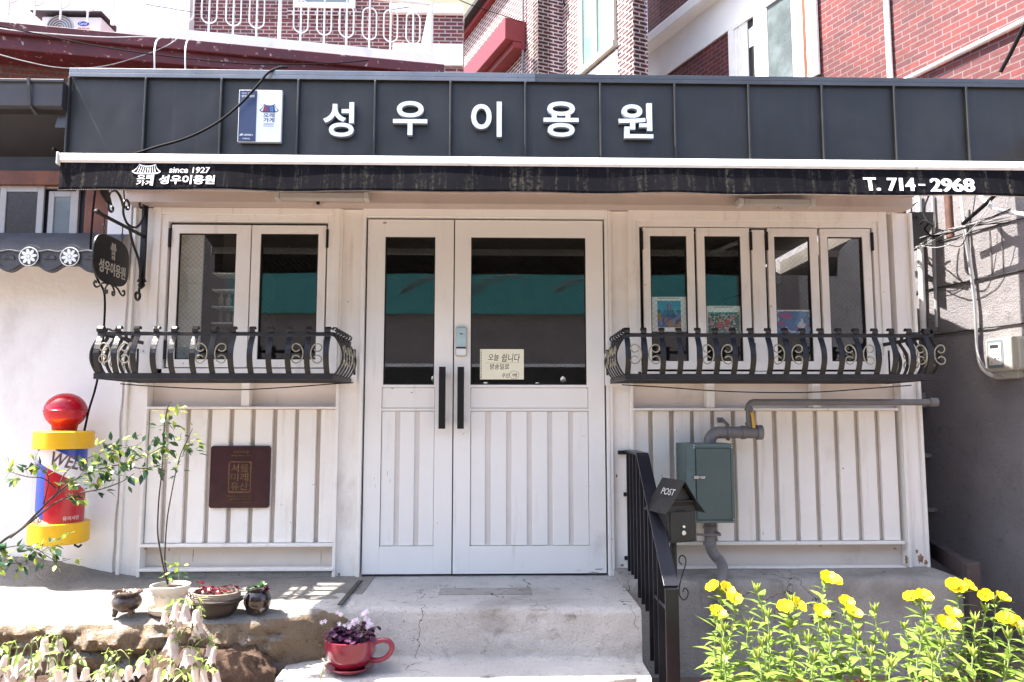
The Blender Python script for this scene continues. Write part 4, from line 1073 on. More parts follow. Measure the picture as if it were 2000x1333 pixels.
# ------------------------------------------------------------------ brown heritage plaque
a, b = P(407, 993, -.004), P(529, 871, -.004); w_, h_ = b.x - a.x, b.z - a.z
pl = thing('plaque', 'square maroon heritage plaque with a worn bronze seal on the left panel', 'plaque', ((a.x + b.x) / 2, 0, a.z))
fr = frame((a.x, .012, a.z), (1, 0, .0), (0, 0, 1), (0, -1, 0))
mb = MB(); mb.prism([(x, y) for x, y in rrect(0, w_, 0, h_, .016)], fr, .016); mb.build('plate', 'maroon', pl, bevel=.003)
f2 = frame((a.x, -.004, a.z), (1, 0, 0), (0, 0, 1), (0, -1, 0))
mb = MB(); mb.prism(rrect(w_ * .31, w_ * .69, h_ * .245, h_ * .75, .012), f2, .001)
sq = mb.build('seal_border', 'bronze', pl)
mb = MB(); mb.prism(rrect(w_ * .33, w_ * .67, h_ * .265, h_ * .73, .009), f2, .0016); mb.build('seal_ground', 'maroon', pl)
mb = MB()
for i, s_ in enumerate(('서울', '미래', '유산')): put_text(mb, s_, f2, w_ * .355, h_ * (.575 - .145 * i), w_ * .29, h_ * .13, .003, .016)
put_text(mb, '성우이용원', f2, w_ * .38, h_ * .875, w_ * .25, h_ * .045, .002, .005); put_text(mb, 'Seongu Barber Shop', f2, w_ * .35, h_ * .825, w_ * .32, h_ * .03, .002, .004)
put_text(mb, 'Seoul Future Heritage', f2, w_ * .30, h_ * .175, w_ * .40, h_ * .033, .002, .004); put_text(mb, '서울특별시 2013-101', f2, w_ * .31, h_ * .125, w_ * .39, h_ * .033, .002, .004)
put_text(mb, 'Seoul Metropolitan Government', f2, w_ * .18, h_ * .075, w_ * .63, h_ * .028, .002, .004)
mb.build('lettering', 'bronze', pl)
# ------------------------------------------------------------------ note and pictures behind the glass
a, b = P(937.5, 741.5, .017), P(1023, 682.5, .017); w_, h_ = b.x - a.x, b.z - a.z
nt_ = thing('paper_note', 'yellowish handwritten note 오늘 쉽니다 stuck on the right door glass', 'note', ((a.x + b.x) / 2, .016, a.z))
mb = MB(); mb.box(a.x, b.x, .0155, .0163, a.z, b.z); mb.build('sheet', 'paper', nt_)
f2 = frame((a.x, .0153, a.z), (1, 0, .0), (0, 0, 1), (0, -1, 0)); mb = MB()
put_text(mb, '오늘', f2, w_ * .18, h_ * .62, w_ * .24, h_ * .22, .0004, .004, slant=.15); put_text(mb, '쉽니다', f2, w_ * .48, h_ * .58, w_ * .42, h_ * .27, .0004, .004, slant=.12)
put_text(mb, '방송일로', f2, w_ * .22, h_ * .33, w_ * .44, h_ * .19, .0004, .004, slant=.1); put_text(mb, '주인', f2, w_ * .49, h_ * .06, w_ * .17, h_ * .14, .0004, .004, slant=.2); put_text(mb, '백', f2, w_ * .73, h_ * .07, w_ * .1, h_ * .13, .0004, .004, slant=.2)
mb.tube([f2(w_ * .78 + w_ * .11 * math.cos(R(t)), h_ * .15 + h_ * .13 * math.sin(R(t)), 0) for t in range(0, 361, 20)], .0009, 5)
mb.tube([f2(w_ * .12, h_ * .54, 0), f2(w_ * .9, h_ * .55, 0)], .0005, 4)
mb.build('handwriting', 'ink', nt_)
mb = MB()
for k in range(18): mb.box(a.x + .004, a.x + .009, .0148, .0153, a.z + h_ * (.04 + k * .052), a.z + h_ * (.04 + k * .052) + .005)
mb.build('perforation', 'gap', nt_)
def picture_mat(name, cols, sc, dist):
    m, nt, b = newmat(name); co = coords(nt)
    v = N(nt, 'ShaderNodeTexVoronoi', i_Scale=sc); q = nt.nodes.new('ShaderNodeVectorMath'); q.operation = 'MULTIPLY_ADD'
    nn = N(nt, 'ShaderNodeTexNoise', i_Scale=sc * .4, i_Detail=3.0); nt.links.new(co, nn.inputs['Vector'])
    nt.links.new(nn.outputs['Color'], q.inputs[0]); q.inputs[1].default_value = (dist,) * 3; nt.links.new(co, q.inputs[2]); nt.links.new(q.outputs[0], v.inputs['Vector'])
    cr = nt.nodes.new('ShaderNodeValToRGB'); cr.color_ramp.interpolation = 'CONSTANT'
    sp = nt.nodes.new('ShaderNodeSeparateColor'); nt.links.new(v.outputs['Color'], sp.inputs[0]); nt.links.new(sp.outputs[0], cr.inputs[0])
    els = cr.color_ramp.elements
    for i, c in enumerate(cols):
        e = els[i] if i < 2 else els.new(i / len(cols)); e.position = i / len(cols); e.color = (*c, 1)
    nt.links.new(cr.outputs[0], b.inputs['Base Color']); b.inputs['Roughness'].default_value = .6
    return m
M['pic_town'] = picture_mat('pic_town', [(.02, .06, .20), (.03, .12, .35), (.10, .22, .40), (.30, .17, .05), (.04, .05, .12)], 40, .05)
M['pic_sky'] = pm('pic_sky', (.05, .30, .50), .6, var=.3, vs=20, spots=(((.6, .5, .25), 12, .6, .7, (.4, 1, 3)),))
M['pic_dots'] = picture_mat('pic_dots', [(.03, .13, .10), (.02, .10, .08), (.45, .52, .48), (.03, .14, .11)], 130, .0)
M['pic_red'] = pm('pic_red', (.38, .05, .06), .6, var=.2); M['pic_pink'] = pm('pic_pink', (.45, .22, .24), .6, var=.15)
M['pic_swirl'] = picture_mat('pic_swirl', [(.03, .13, .35), (.04, .20, .42), (.02, .10, .28), (.35, .03, .16), (.45, .50, .60)], 28, .14)
def picture(u0, u1, v0, v1, label, paint):
    a, b = P(u0, v1, .024), P(u1, v0, .024)
    t = thing('calendar_sheet', label, 'calendar picture', ((a.x + b.x) / 2, .024, a.z), 'calendar pictures in the right window')
    mb = MB(); mb.box(a.x, b.x, .0225, .0232, a.z, b.z); mb.build('sheet', 'paper_white', t)
    mb = MB()
    for k in range(14): x = a.x + (b.x - a.x) * (.22 + .04 * k); mb.box(x, x + .004, .0218, .0224, b.z - .012, b.z - .005)
    mb.build('binding_holes', 'gap', t)
    paint(t, frame((a.x, .0222, a.z), (1, 0, 0), (0, 0, 1), (0, -1, 0)), b.x - a.x, b.z - a.z)
def pic1(t, f, w, h):
    mb = MB(); mb.prism([(.17 * w, .12 * h), (.84 * w, .12 * h), (.84 * w, .63 * h), (.17 * w, .63 * h)], f, .0004, 0); mb.prism([(.17 * w, .632 * h), (.84 * w, .632 * h), (.84 * w, .89 * h), (.17 * w, .89 * h)], f, .0004, 1)
    for cx in (.47, .55): mb.prism([((cx - .03) * w, .63 * h), ((cx + .03) * w, .63 * h), ((cx + .028) * w, .74 * h), (cx * w, .85 * h), ((cx - .028) * w, .74 * h)], f, .0007, 2)
    mb.build('town_picture', ['pic_town', 'pic_sky', 'em_violet'], t)
def pic2(t, f, w, h):
    mb = MB(); mb.prism([(.04 * w, .06 * h), (.96 * w, .06 * h), (.96 * w, .78 * h), (.04 * w, .78 * h)], f, .0004, 0)
    for cx, cy, r, mi in ((.38, .33, .09, 1), (.60, .42, .08, 1), (.15, .40, .06, 2), (.62, .2, .06, 2), (.75, .62, .07, 2), (.4, .5, .05, 2)): mb.prism(arc(cx * w, cy * h, r * w, 0, 345, 14, r * h * 1.3), f, .0007, mi)
    mb.build('dotted_picture', ['pic_dots', 'pic_red', 'pic_pink'], t)
def pic3(t, f, w, h):
    mb = MB(); mb.prism([(.03 * w, .05 * h), (.97 * w, .05 * h), (.97 * w, .94 * h), (.03 * w, .94 * h)], f, .0004, 0); mb.build('swirl_picture', 'pic_swirl', t)
picture(1273, 1340, 580.5, 648, 'calendar sheet with a blue night town picture behind the first right window pane', pic1)
picture(1381, 1446, 598, 655, 'calendar sheet with a green dotted picture behind the second right window pane', pic2)
picture(1517, 1584, 606, 655, 'calendar sheet with a blue and pink picture behind the third right window pane', pic3)
# ------------------------------------------------------------------ helpers for oblique walls
def plane_hit(u, v, o, d):
    """pixel ray met by the vertical plane through o along horizontal direction d"""
    nrm = Vector((-d[1], d[0], 0)); o = Vector((o[0], o[1], 0))
    r = fwd + right * ((u - 1000) / FPX) - up * ((v - 666.5) / FPX)
    return EYE + r * ((o - Vector((EYE.x, EYE.y, 0))).dot(nrm) / r.dot(nrm))
def wall_quad(mb, a, b, z0, z1, th, mi=0):
    """upright slab from a to b (xy), thickness th to the left of a->b"""
    a, b = Vector((a[0], a[1], 0)), Vector((b[0], b[1], 0)); d = (b - a).normalized(); nn = Vector((-d.y, d.x, 0))
    return mb.obox(a + Vector((0, 0, z0)), b - a, nn * th, (0, 0, z1 - z0), mi)
# ------------------------------------------------------------------ tiled house on the left
hh_ = thing('tiled_house', 'white plastered house with a dark tiled eave and wooden post beside the shop', 'house', (-3, .1, 0))
wx = PX(240, 700, -.0)
mb = MB(); vs_ = []; nx_, nz_ = 70, 60
x0_, z1_ = -4.3, 2.0
def pl_edge(z): return PX(238, 750, 0) - .004 * math.sin(z * 9) - .003 * math.sin(z * 23)
for i in range(nx_ + 1):
    for j in range(nz_ + 1):
        z = -.03 + z1_ * j / nz_; x = x0_ + (pl_edge(z) - x0_) * i / nx_
        vs_.append((x, .004 + .006 * fbm((x, 0, z), 1.3) + .002 * fbm((x, 3, z), 8), z))
fs = [(i * (nz_ + 1) + j, (i + 1) * (nz_ + 1) + j, (i + 1) * (nz_ + 1) + j + 1, i * (nz_ + 1) + j + 1) for i in range(nx_) for j in range(nz_)]
mb.add(vs_, fs); mb.box(x0_, XL - .012, .03, .3, -.03, 1.98)
mb.box(PX(213, 420, .0), PX(258, 420, .0), -.012, .25, 1.7, 2.262)
e0 = len(mb.v); mb.add([(pl_edge(-.03 + z1_ * j / nz_), yy, -.03 + z1_ * j / nz_) for j in range(nz_ + 1) for yy in (.006, .05)], [(2 * j, 2 * j + 1, 2 * j + 3, 2 * j + 2) for j in range(nz_)])
mb.build('wall', 'plaster', hh_, smooth=True, angle=30)
EYV = -.29
ex1 = PX(203, 520, EYV)
zt_, zb_ = PZ(80, 487, EYV), PZ(80, 522, EYV)
per = PX(138, 505, EYV) - PX(58, 505, EYV)
xr0 = PX(58, 505, EYV)
def scal(x): return zb_ - .046 * (.5 - .5 * math.cos(2 * math.pi * (x - xr0) / per)) ** 1.3 + .018
xs2 = [x0_ + (ex1 - x0_) * i / 140 for i in range(141)]
mb = MB()
top = [(x, zt_ + .030 * (.5 + .5 * math.cos(2 * math.pi * (x - xr0) / per)) ** 3) for x in xs2]
bot = [(x, scal(x)) for x in xs2]
fr = frame((0, EYV, 0), (1, 0, 0), (0, 0, 1), (0, 1, 0))
for i in range(140): mb.prism([bot[i], bot[i + 1], top[i + 1], top[i]], fr, .03)
mb.add([(x0_, EYV + .03, zt_ - .005), (ex1, EYV + .03, zt_ - .005), (ex1, .0, zt_ + .16), (x0_, .0, zt_ + .16)], [(0, 1, 2, 3)])
mb.add([(x0_, EYV + .03, zb_ + .02), (ex1, EYV + .03, zb_ + .02), (ex1, .0, zb_ + .06), (x0_, .0, zb_ + .06)], [(3, 2, 1, 0)])
mb.tube([(x, EYV - .004, zt_ - .012 - .004 * math.sin(x * 60)) for x in xs2], .005, 6)
mb.tube([(x, EYV - .003, scal(x) + .012) for x in xs2], .004, 6)
ev = mb.build('tiled_eave', 'tile', hh_)
k = -9
for k in range(-9, 2):
    xc = xr0 + per * k
    if xc < x0_ + .1 or xc > ex1 - .03: continue
    zc = (zt_ + zb_) / 2 + .006; f2 = frame((xc, EYV - .001, zc), (1, 0, 0), (0, 0, 1), (0, -1, 0))
    mb = MB(); mb.lathe([(0, -.004), (.052, -.004), (.055, .006), (.048, .009), (0, .007)], (0, 0, 0), 28); mb.v = [f2(p.x, p.y, p.z) for p in mb.v]; mb.build('roundel', 'tile', ev, smooth=True)
    mb = MB(); mb.tube([f2(.051 * math.cos(R(a)), .051 * math.sin(R(a)), .009) for a in range(0, 361, 15)], .0028, 6)
    for q in range(8):
        a = R(45 * q + 10); c = (.027 * math.cos(a), .027 * math.sin(a)); vv = []
        mb.prism([(c[0] + .017 * math.cos(t) * math.cos(a) - .0085 * math.sin(t) * math.sin(a), c[1] + .017 * math.cos(t) * math.sin(a) + .0085 * math.sin(t) * math.cos(a)) for t in [2 * math.pi * w / 12 for w in range(12)]], frame((xc, EYV - .009, zc), (1, 0, 0), (0, 0, 1), (0, -1, 0)), .005)
    mb.prism(arc(0, 0, .0085, 0, 345, 12), frame((xc, EYV - .009, zc), (1, 0, 0), (0, 0, 1), (0, -1, 0)), .006)
    mb.build('flower_relief', 'tile_white', ev)
    mb = MB(); xm = xc + per / 2
    if xm < ex1 - .04:
        for q in range(7):
            a = R(180 * q / 6); mb.tube([(xm, EYV - .002, zc - .008), (xm + .03 * math.cos(a), EYV - .004, zc - .008 + .016 * math.sin(a))], [.004, .006], 6)
        mb.build('leaf_relief', 'tile', ev, smooth=True)
mb = MB(); mb.box(x0_, PX(215, 420, .10), .10, .20, 1.96, 2.75); mb.build('upper_wall', 'roof_sheet', hh_)
WY = .07
wa, wb = P(-60, 470, WY), P(155, 363, WY)
mb = MB(); xa, xb, za, zb2 = wa.x, wb.x, wa.z, wb.z
def framebox(mb, x0, x1, z0, z1, t, y0, y1, mi=0):
    mb.box(x0, x0 + t, y0, y1, z0, z1, mi); mb.box(x1 - t, x1, y0, y1, z0, z1, mi); mb.box(x0 + t, x1 - t, y0, y1, z0, z0 + t, mi); mb.box(x0 + t, x1 - t, y0, y1, z1 - t, z1, mi)
framebox(mb, xa, xb, za, zb2, .018, WY, WY + .025); wf = mb.build('window', 'frame_grey', hh_, bevel=.003)
for (u0, u1, v0, v1, yy, t, pm_) in ((-6, 87, 363, 467, WY - .012, .038, 'pane_dark'), (90, 150, 374, 466, WY + .004, .034, 'pane_grey')):
    if pm_ == 'pane_dark': M['pane_dark'] = pm('pane_dark', (.035, .026, .022), .25, var=.2, vs=40, spec=.5)
    a, b = P(u0, v1, yy), P(u1, v0, yy); mb = MB(); framebox(mb, a.x, b.x, a.z, b.z, t, yy, yy + .015); sh = mb.build('sash', 'frame_grey', wf, bevel=.003)
    mb = MB(); mb.box(a.x + t, b.x - t, yy + .008, yy + .013, a.z + t, b.z - t); mb.build('pane', pm_, wf)
mb = MB(); a, b = P(160, 500, .03), P(214, 372, .03); mb.box(a.x, b.x, .03, .098, 1.85, 2.46); mb.build('post', 'wood', hh_, bevel=.004)
mb = MB(); mb.box(x0_, P(160, 400, .03).x - .003, .03, .099, PZ(60, 361, .03), PZ(60, 333, .03)); mb.build('beam', 'wood', hh_, bevel=.004)
GY = -.27
gx1 = PX(122, 180, GY); zg1, zg0 = PZ(60, 158, GY), PZ(60, 207, GY)
mb = MB(); mb.prism([(0, zg0), (0.02, zg0 - .012), (.10, zg0 - .012), (.12, zg1 - .02), (.12, zg1), (0, zg1)], frame((x0_, GY, 0), (0, 1, 0), (0, 0, 1), (1, 0, 0)), gx1 - x0_)
mb.box(x0_, gx1 + .012, GY - .014, GY - .001, zg1 - .012, zg1 + .006); mb.build('gutter', 'roof_sheet', hh_, bevel=.003)
mb = MB(); mb.add([(x0_, GY + .10, zg0 - .01), (gx1, GY + .10, zg0 - .01), (gx1, .2, PZ(60, 325, .1)), (x0_, .2, PZ(60, 325, .1))], [(3, 2, 1, 0)])
mb.add([(x0_, GY + .06, zg1 - .01), (gx1, GY + .06, zg1 - .01), (gx1, 1.8, zg1 + .10), (x0_, 1.8, zg1 + .10)], [(0, 1, 2, 3)]); mb.build('roof', 'roof_sheet', hh_)
mb = MB(); x = PX(57, 180, GY); mb.strip([(x, GY + .05, zg1 + .004), (x, GY - .018, zg1 + .008), (x + .004, GY - .017, zg1 - .04), (x + .012, GY - .008, zg0), (x + .03, GY + .03, zg0 - .04)], (1, 0, 0), .016, .004); mb.build('gutter_strap', 'roof_sheet', hh_)
for k in range(12):
    x = gx1 - .12 - k * .2; mb = MB(); mb.box(x, x + .01, GY + .14, .15, 2.44, 2.455)
    if k < 1: mb.build('soffit_batten', 'roof_sheet', hh_)
a, b = P(103, 247, FY - .01), P(131, 160, FY - .01)
mb = MB(); mb.prism([(a.x, a.z), (fxl - .012, a.z), (fxl - .010, b.z), (a.x + .05, b.z)], frame((0, FY + .01, 0), (1, 0, 0), (0, 0, 1), (0, 1, 0)), .01); mb.build('side_flap', 'fascia_cap', shop)
# ------------------------------------------------------------------ rendered wall on the right
wd = Vector((-.26, 1, 0)).normalized(); w0 = P(2000, 600, -.12)
wn_ = Vector((-wd.y, wd.x, 0))             # out of the wall, to the left
W2 = lambda u, v, off=0.: plane_hit(u, v, w0, wd) + wn_ * off
rw = thing('rendered_wall', 'dark grey rendered block wall closing the alley right of the shop', 'wall', (w0.x, w0.y, GZ))
mb = MB(); s0 = w0 - wd * 1.6; L = 5.2; nx_, nz_ = 150, 100; ztop = 2.55
vs_ = []
for i in range(nx_ + 1):
    for j in range(nz_ + 1):
        p = s0 + wd * (L * i / nx_); p.z = GZ - .05 + (ztop - GZ + .05) * j / nz_
        vs_.append(p + wn_ * (.006 * fbm(p, 3) + .003 * fbm(p + Vector((2, 2, 2)), 10)))
fs = [(i * (nz_ + 1) + j, (i + 1) * (nz_ + 1) + j, (i + 1) * (nz_ + 1) + j + 1, i * (nz_ + 1) + j + 1) for i in range(nx_) for j in range(nz_)]
mb.add(vs_, fs); c = s0.copy(); c.z = GZ - .05; mb.obox(c - wn_ * .25, wd * L, wn_ * .23, (0, 0, ztop - GZ + .045)); mb.build('render', 'dark_render', rw, smooth=True, angle=40)
mb = MB()
za = W2(1900, 549).z; zb3 = W2(1900, 645).z
for z in (za, zb3, za + (za - zb3), zb3 - (za - zb3) * 40):
    if z < GZ: continue
    pts = [s0 + wd * (L * i / 120) for i in range(121)]
    mb = MB(); mb.tube([Vector((p.x, p.y, z + .004 * fbm(p, 9))) + wn_ * .006 for p in pts], .0042, 5); mb.build('block_joint', 'gap', rw)
M['joint_faint'] = pm('joint_faint', (.10, .095, .10), .9)
for u, v0, v1 in ((1937, 480, 545), (1832, 570, 650), (1955, 400, 470)):
    p = W2(u, (v0 + v1) / 2); mb = MB(); mb.tube([Vector((p.x, p.y, zb3 + (za - zb3) * t)) + wn_ * .004 for t in ((1.02, 1.95) if v0 == 480 or v0 == 400 else (.05, .98))], .003, 5); mb.build('block_joint', 'joint_faint', rw)
# kerb beam and post by the plinth
bm_ = thing('corner_kerb', 'dark brown painted kerb beam with a short post at the right plinth end', 'kerb', (2.6, -.33, GZ))
M['kerb'] = pm('kerb_paint', (.04, .03, .032), .6, var=.25, vs=8, bump=.3, bs=50)
pa_ = P(1892, 1098, -.40); pb_ = P(1815, 1062, .30)
mb = MB(); zt_ = pa_.z
mb.add([(pa_.x - .01, -.40, GZ), (pa_.x + .065, -.41, GZ), (pa_.x + .07, -.31, GZ), (pa_.x + .01, -.31, GZ), (pa_.x - .012, -.40, zt_ - .01), (pa_.x + .06, -.41, zt_), (pa_.x + .055, -.31, zt_ + .004), (pa_.x + .01, -.31, zt_)], [(0, 3, 2, 1), (4, 5, 6, 7), (0, 1, 5, 4), (1, 2, 6, 5), (2, 3, 7, 6), (3, 0, 4, 7)])
mb.build('post', 'kerb', bm_, bevel=.01)
mb = MB(); mb.obox((pa_.x + .015, -.305, zt_ - .105), (pb_.x - pa_.x - .01, .62, .005), (.055, .01, 0), (0, 0, .098)); mb.build('beam', 'kerb', bm_, bevel=.006)
# electricity meter, conduits and wires on that wall
mt = thing('electric_meter', 'cream electricity meter with a dark display window on the dark right wall', 'meter', W2(1975, 690))
def wfr(u, v, off=0.): return frame(W2(u, v, off), -wd, (0, 0, 1), wn_)     # x runs toward the street
pw = (W2(2010, 690) - W2(1952, 690)).length
f2 = wfr(1944, 728, .004); hm = W2(1970, 652).z - W2(1970, 718).z
mb = MB(); mb.prism(rrect(0, pw + .03, 0, hm, .022), f2, .06); mb.prism(rrect(.03, pw, -.045, .03, .012), f2, .045); body = mb.build('case', 'meter_case', mt, bevel=.006)
f3 = wfr(1944, 728, .064)
mb = MB(); mb.prism(rrect(.012, pw * .62, .022, hm - .012, .012), f3, .003); win = mb.build('display_window', 'pane_grey', mt)
f4 = wfr(1944, 728, .0672); mb = MB(); mb.prism(rrect(.026, pw * .56, .04, hm - .03, .006), f4, .004, 0); mb.prism(rrect(.036, pw * .48, hm - .06, hm - .04, .003), wfr(1944, 728, .0714), .001, 1)
mb.prism(rrect(.034, .05, .05, .062, .002), wfr(1944, 728, .0714), .001, 2)
for kx in (.07, .09): mb.prism(arc(kx, .08, .004, 0, 330, 10), wfr(1944, 728, .0714), .002, 3)
mb.build('meter_face', ['plastic_grey', 'ink', 'brass', 'blue'], mt)
def wtube(pts, r, name, m, label, cat, grp=None, n=5):
    mb = MB(); mb.tube(spline([W2(u, v, o) for u, v, o in pts], n), r, 8); return tag(mb.build(name, m, smooth=True), label, cat, grp)
wtube(((1889, 385, .05), (1893, 440, .04), (1899, 500, .03), (1907, 560, .025), (1912, 620, .025), (1914, 680, .025), (1921, 715, .025), (1940, 733, .03), (1965, 738, .04)), .0085, 'conduit', 'cable_white', 'pale conduit bending round at its foot towards the electricity meter', 'conduit')
wtube(((1896, 450, .06), (1904, 520, .045), (1913, 600, .04), (1917, 675, .04), (1928, 712, .04), (1950, 729, .045), (1975, 735, .05)), .006, 'conduit', 'cable_grey', 'thin grey cable tied alongside the pale conduit above the electricity meter', 'cable')
mb = MB(); mb.tube([W2(1876, 380, .10), W2(1881, 466, .10)], .024, 10); t_ = tag(mb.build('rusty_pipe', pm('rusty_pipe', (.11, .05, .035), .7, var=.4, vs=14), smooth=True), 'rusty brown steel pipe stub hanging under the awning at the right wall', 'pipe')
mb = MB(); mb.tube([W2(1800, 380, .03), W2(1806, 520, .03), W2(1811, 660, .03)], .02, 10); mb.tube([W2(1803, 474, .03), W2(1804, 484, .03)], .027, 10); tag(mb.build('downpipe', 'cable_white', smooth=True), 'white painted drain pipe running down beside the shop corner', 'pipe')
mb = MB(); mb.tube([W2(1826, 380, .02), W2(1830, 520, .02), W2(1834, 640, .02)], .010, 8); tag(mb.build('conduit', 'cable_grey', smooth=True), 'thin grey conduit between the white drain pipe and the rusty pipe', 'conduit')
rw_ = random.Random(11)
bund = []
for k in range(9):
    j = lambda a: rw_.uniform(-a, a)
    pts = ((1778 + j(5), 506 + j(6), .05), (1800 + j(6), 486 + j(8), .1), (1840 + j(8), 478 + j(12), .16), (1882 + j(4), 458 + j(6), .16), (1930, 446 + j(8), .15), (2010, 425 + j(14), .14))
    mb = MB(); mb.tube(spline([W2(u, v, o) for u, v, o in pts], 5), rw_.choice((.0022, .003, .0038)), 6)
    tag(mb.build('wire', rw_.choice(('rubber', 'rubber', 'cable_grey')), smooth=True), 'thin wire in the tangle strung across the right wall under the awning', 'wire', 'tangled wires on the right wall')
for k, pts in enumerate((((1798, 440, .1), (1800, 470, .12), (1830, 482, .15), (1880, 486, .17), (1930, 462, .17), (1960, 420, .15), (1970, 385, .12)), ((1935, 385, .12), (1930, 430, .13), (1915, 480, .14), (1890, 482, .14), (1850, 470, .12), (1805, 448, .1)),
        ((1800, 452, .08), (1812, 440, .16), (1830, 430, .2), (1828, 410, .2), (1840, 400, .2)), ((1858, 385, .18), (1852, 420, .2), (1862, 440, .2), (1850, 452, .18), (1862, 470, .15)), ((1786, 480, .06), (1797, 455, .1), (1820, 452, .14), (1833, 425, .18)), ((1845, 442, .2), (1860, 436, .22), (1872, 446, .2)))):
    mb = MB(); mb.tube(spline([W2(u, v, o) for u, v, o in pts], 6), (.0028, .003, .005, .006, .004, .007)[k], 6)
    tag(mb.build('wire', ('cable_grey', 'rubber', 'rubber', 'rubber', 'rubber', 'rubber')[k], smooth=True), 'loose looping wire hanging from the tangle at the right wall', 'wire', 'loose wires at the right wall')
mb = MB(); mb.tube(spline([W2(u, v, o) for u, v, o in ((1905, 440, .1), (1960, 398, .12), (1995, 370, .14), (2030, 345, .14))], 4), .012, 8); tag(mb.build('cable', 'rubber', smooth=True), 'thick black cable rising to the right under the awning end', 'cable')
mb = MB(); mb.tube(spline([W2(u, v, o) for u, v, o in ((1940, 385, .1), (1955, 402, .1), (1985, 415, .1), (2030, 422, .1))], 4), .012, 8); tag(mb.build('cable', 'cable_white', smooth=True), 'thick pale cable curving under the awning end at the right', 'cable')
# ------------------------------------------------------------------ brick building with a white band (upper right)
d3 = Vector((-.371, .928, 0)); n3_ = Vector((-d3.y, d3.x, 0)); o3 = P(1850, 80, 3.7)
W3 = lambda u, v, off=0.: plane_hit(u, v, o3, d3) + n3_ * off
rb = thing('brick_house', 'red brick house with a white band and half open white window upper right', 'house', (o3.x, o3.y, 0))
end3 = W3(1266, 120)
near3 = o3 - d3 * 5.5
mb = MB(); wall_quad(mb, near3.xy, end3.xy, 0, 11, -.3); mb.build('wall', 'brick_right', rb)
zb4 = W3(1427, 58).z; zb5 = W3(1307, 145).z; zbm = (zb4 + zb5) / 2; zlip0 = W3(1360, 38).z; zlip1 = W3(1345, 30).z + .10
tb0 = end3; tb1 = W3(1452, 40)
mb = MB(); a = near3 + n3_ * .0; 
mb.obox(Vector((near3.x, near3.y, zbm)) + n3_ * .001, Vector((end3.x - near3.x, end3.y - near3.y, 0)), n3_ * .03, (0, 0, zlip0 - zbm)); mb.build('white_band', 'white_far', rb)
mb = MB(); mb.obox(Vector((near3.x, near3.y, zlip0)) + n3_ * .001, Vector((end3.x - near3.x, end3.y - near3.y, 0)) + d3 * .1, n3_ * .28, (0, 0, .2)); mb.build('ledge', 'white_far', rb, bevel=.02)
# window
zw1 = W3(1437, 57).z + .02; zw0 = zw1 - 1.5
def w3box(mb, u0, u1, vref, z0, z1, o0, o1, mi=0):
    a, b = W3(u0, vref), W3(u1, vref); a.z = b.z = z0
    mb.obox(a + n3_ * o0, b - a, n3_ * (o1 - o0), (0, 0, z1 - z0), mi)
mb = MB(); zz = zw1
for u0, u1 in ((1431, 1442), (1482, 1494), (1588, 1606)): w3box(mb, u0, u1, 140, zw0, zw1, .032, .075)
w3box(mb, 1442, 1588, 140, zw1 - .06, zw1, .032, .074); wf = mb.build('window', 'window_white', rb, bevel=.004)
mb = MB(); w3box(mb, 1442, 1467, 140, zw0, zw1 - .06, .031, .05); 
for u in (1445, 1452, 1459): w3box(mb, u, u + 3, 140, zw0, zw1 - .06, .050, .062)
mb.build('sliding_frame', 'window_white', wf)
mb = MB(); w3box(mb, 1467, 1482, 140, zw0, zw1 - .06, .0305, .036); mb.build('dark_opening', 'gap', wf)
mb = MB(); w3box(mb, 1468, 1478, 120, zw1 - .5, zw1 - .2, .0365, .042); mb.build('curtain', 'white_far', wf)
mb = MB()
for u0, u1 in ((1494, 1507), (1556, 1588)): w3box(mb, u0, u1, 140, zw0, zw1 - .06, .0325, .064)
mb.build('sash', 'window_white', wf, bevel=.004)
mb = MB(); w3box(mb, 1578, 1584, 140, zw0, zw1 - .06, .0645, .068); mb.build('wood_strip', 'wood', wf)
mb = MB(); w3box(mb, 1507, 1556, 140, zw0, zw1 - .06, .0315, .044); mb.build('pane', 'pane_curtain', wf)
a = W3(1742, 60); mb = MB(); mb.tube([(a.x - .05, a.y, 2), (a.x - .05, a.y, 11)], .035, 10); tag(mb.build('downpipe', 'railing_white', smooth=True), 'white vertical drain pipe on the sunlit upper right brick wall', 'pipe')
a, b = W3(1775, 156, .04), W3(2010, 40, .04); z = (a.z + b.z) / 2; dd = b - a; 
mb = MB(); mb.tube([Vector((a.x, a.y, a.z)) - dd * .6, a, b, b + dd * .5], .028, 10); tag(mb.build('wall_pipe', 'alu', smooth=True), 'pale pipe running level along the sunlit upper right brick wall', 'pipe')
mb = MB(); mb.tube([W3(1985, 150, .25), W3(2003, 118, .25), W3(2040, 60, .3)], .02, 8); tag(mb.build('cable', 'rubber', smooth=True), 'black cable at the right picture edge before the brick wall', 'cable')
# ------------------------------------------------------------------ stepped brick building in the middle
e1 = Vector((.928, .371, 0)); e2 = Vector((-.371, .928, 0))
K1 = P(1050, 60, 8.5); K1.z = 0; K2 = K1 + e1 * .50
def tfor(p, dr, u, v=100):                  # distance along dr from p whose pixel column is u
    return (plane_hit(u, v, p, dr) - p).dot(dr)
K3 = K2 - e2 * -tfor(K2, e2, 1238); K3 = K2 + e2 * tfor(K2, e2, 1238); K4 = K3 + e1 * .22
KL = K1 + e2 * tfor(K1, e2, 874)
mbld = thing('stepped_brick_building', 'tall dark red brick building with pale mortar, stepped corners and a narrow mint window', 'building', K1)
ZT = 14.
mb = MB()
zrake = plane_hit(960, 0, K1, e2).z
wall_quad(mb, K1.xy, KL.xy, 0, zrake, -.25)
wall_quad(mb, K1.xy, K2.xy, 0, ZT, .2); wall_quad(mb, K2.xy, K3.xy, 0, ZT, .25); wall_quad(mb, K3.xy, K4.xy, 0, ZT, .2)
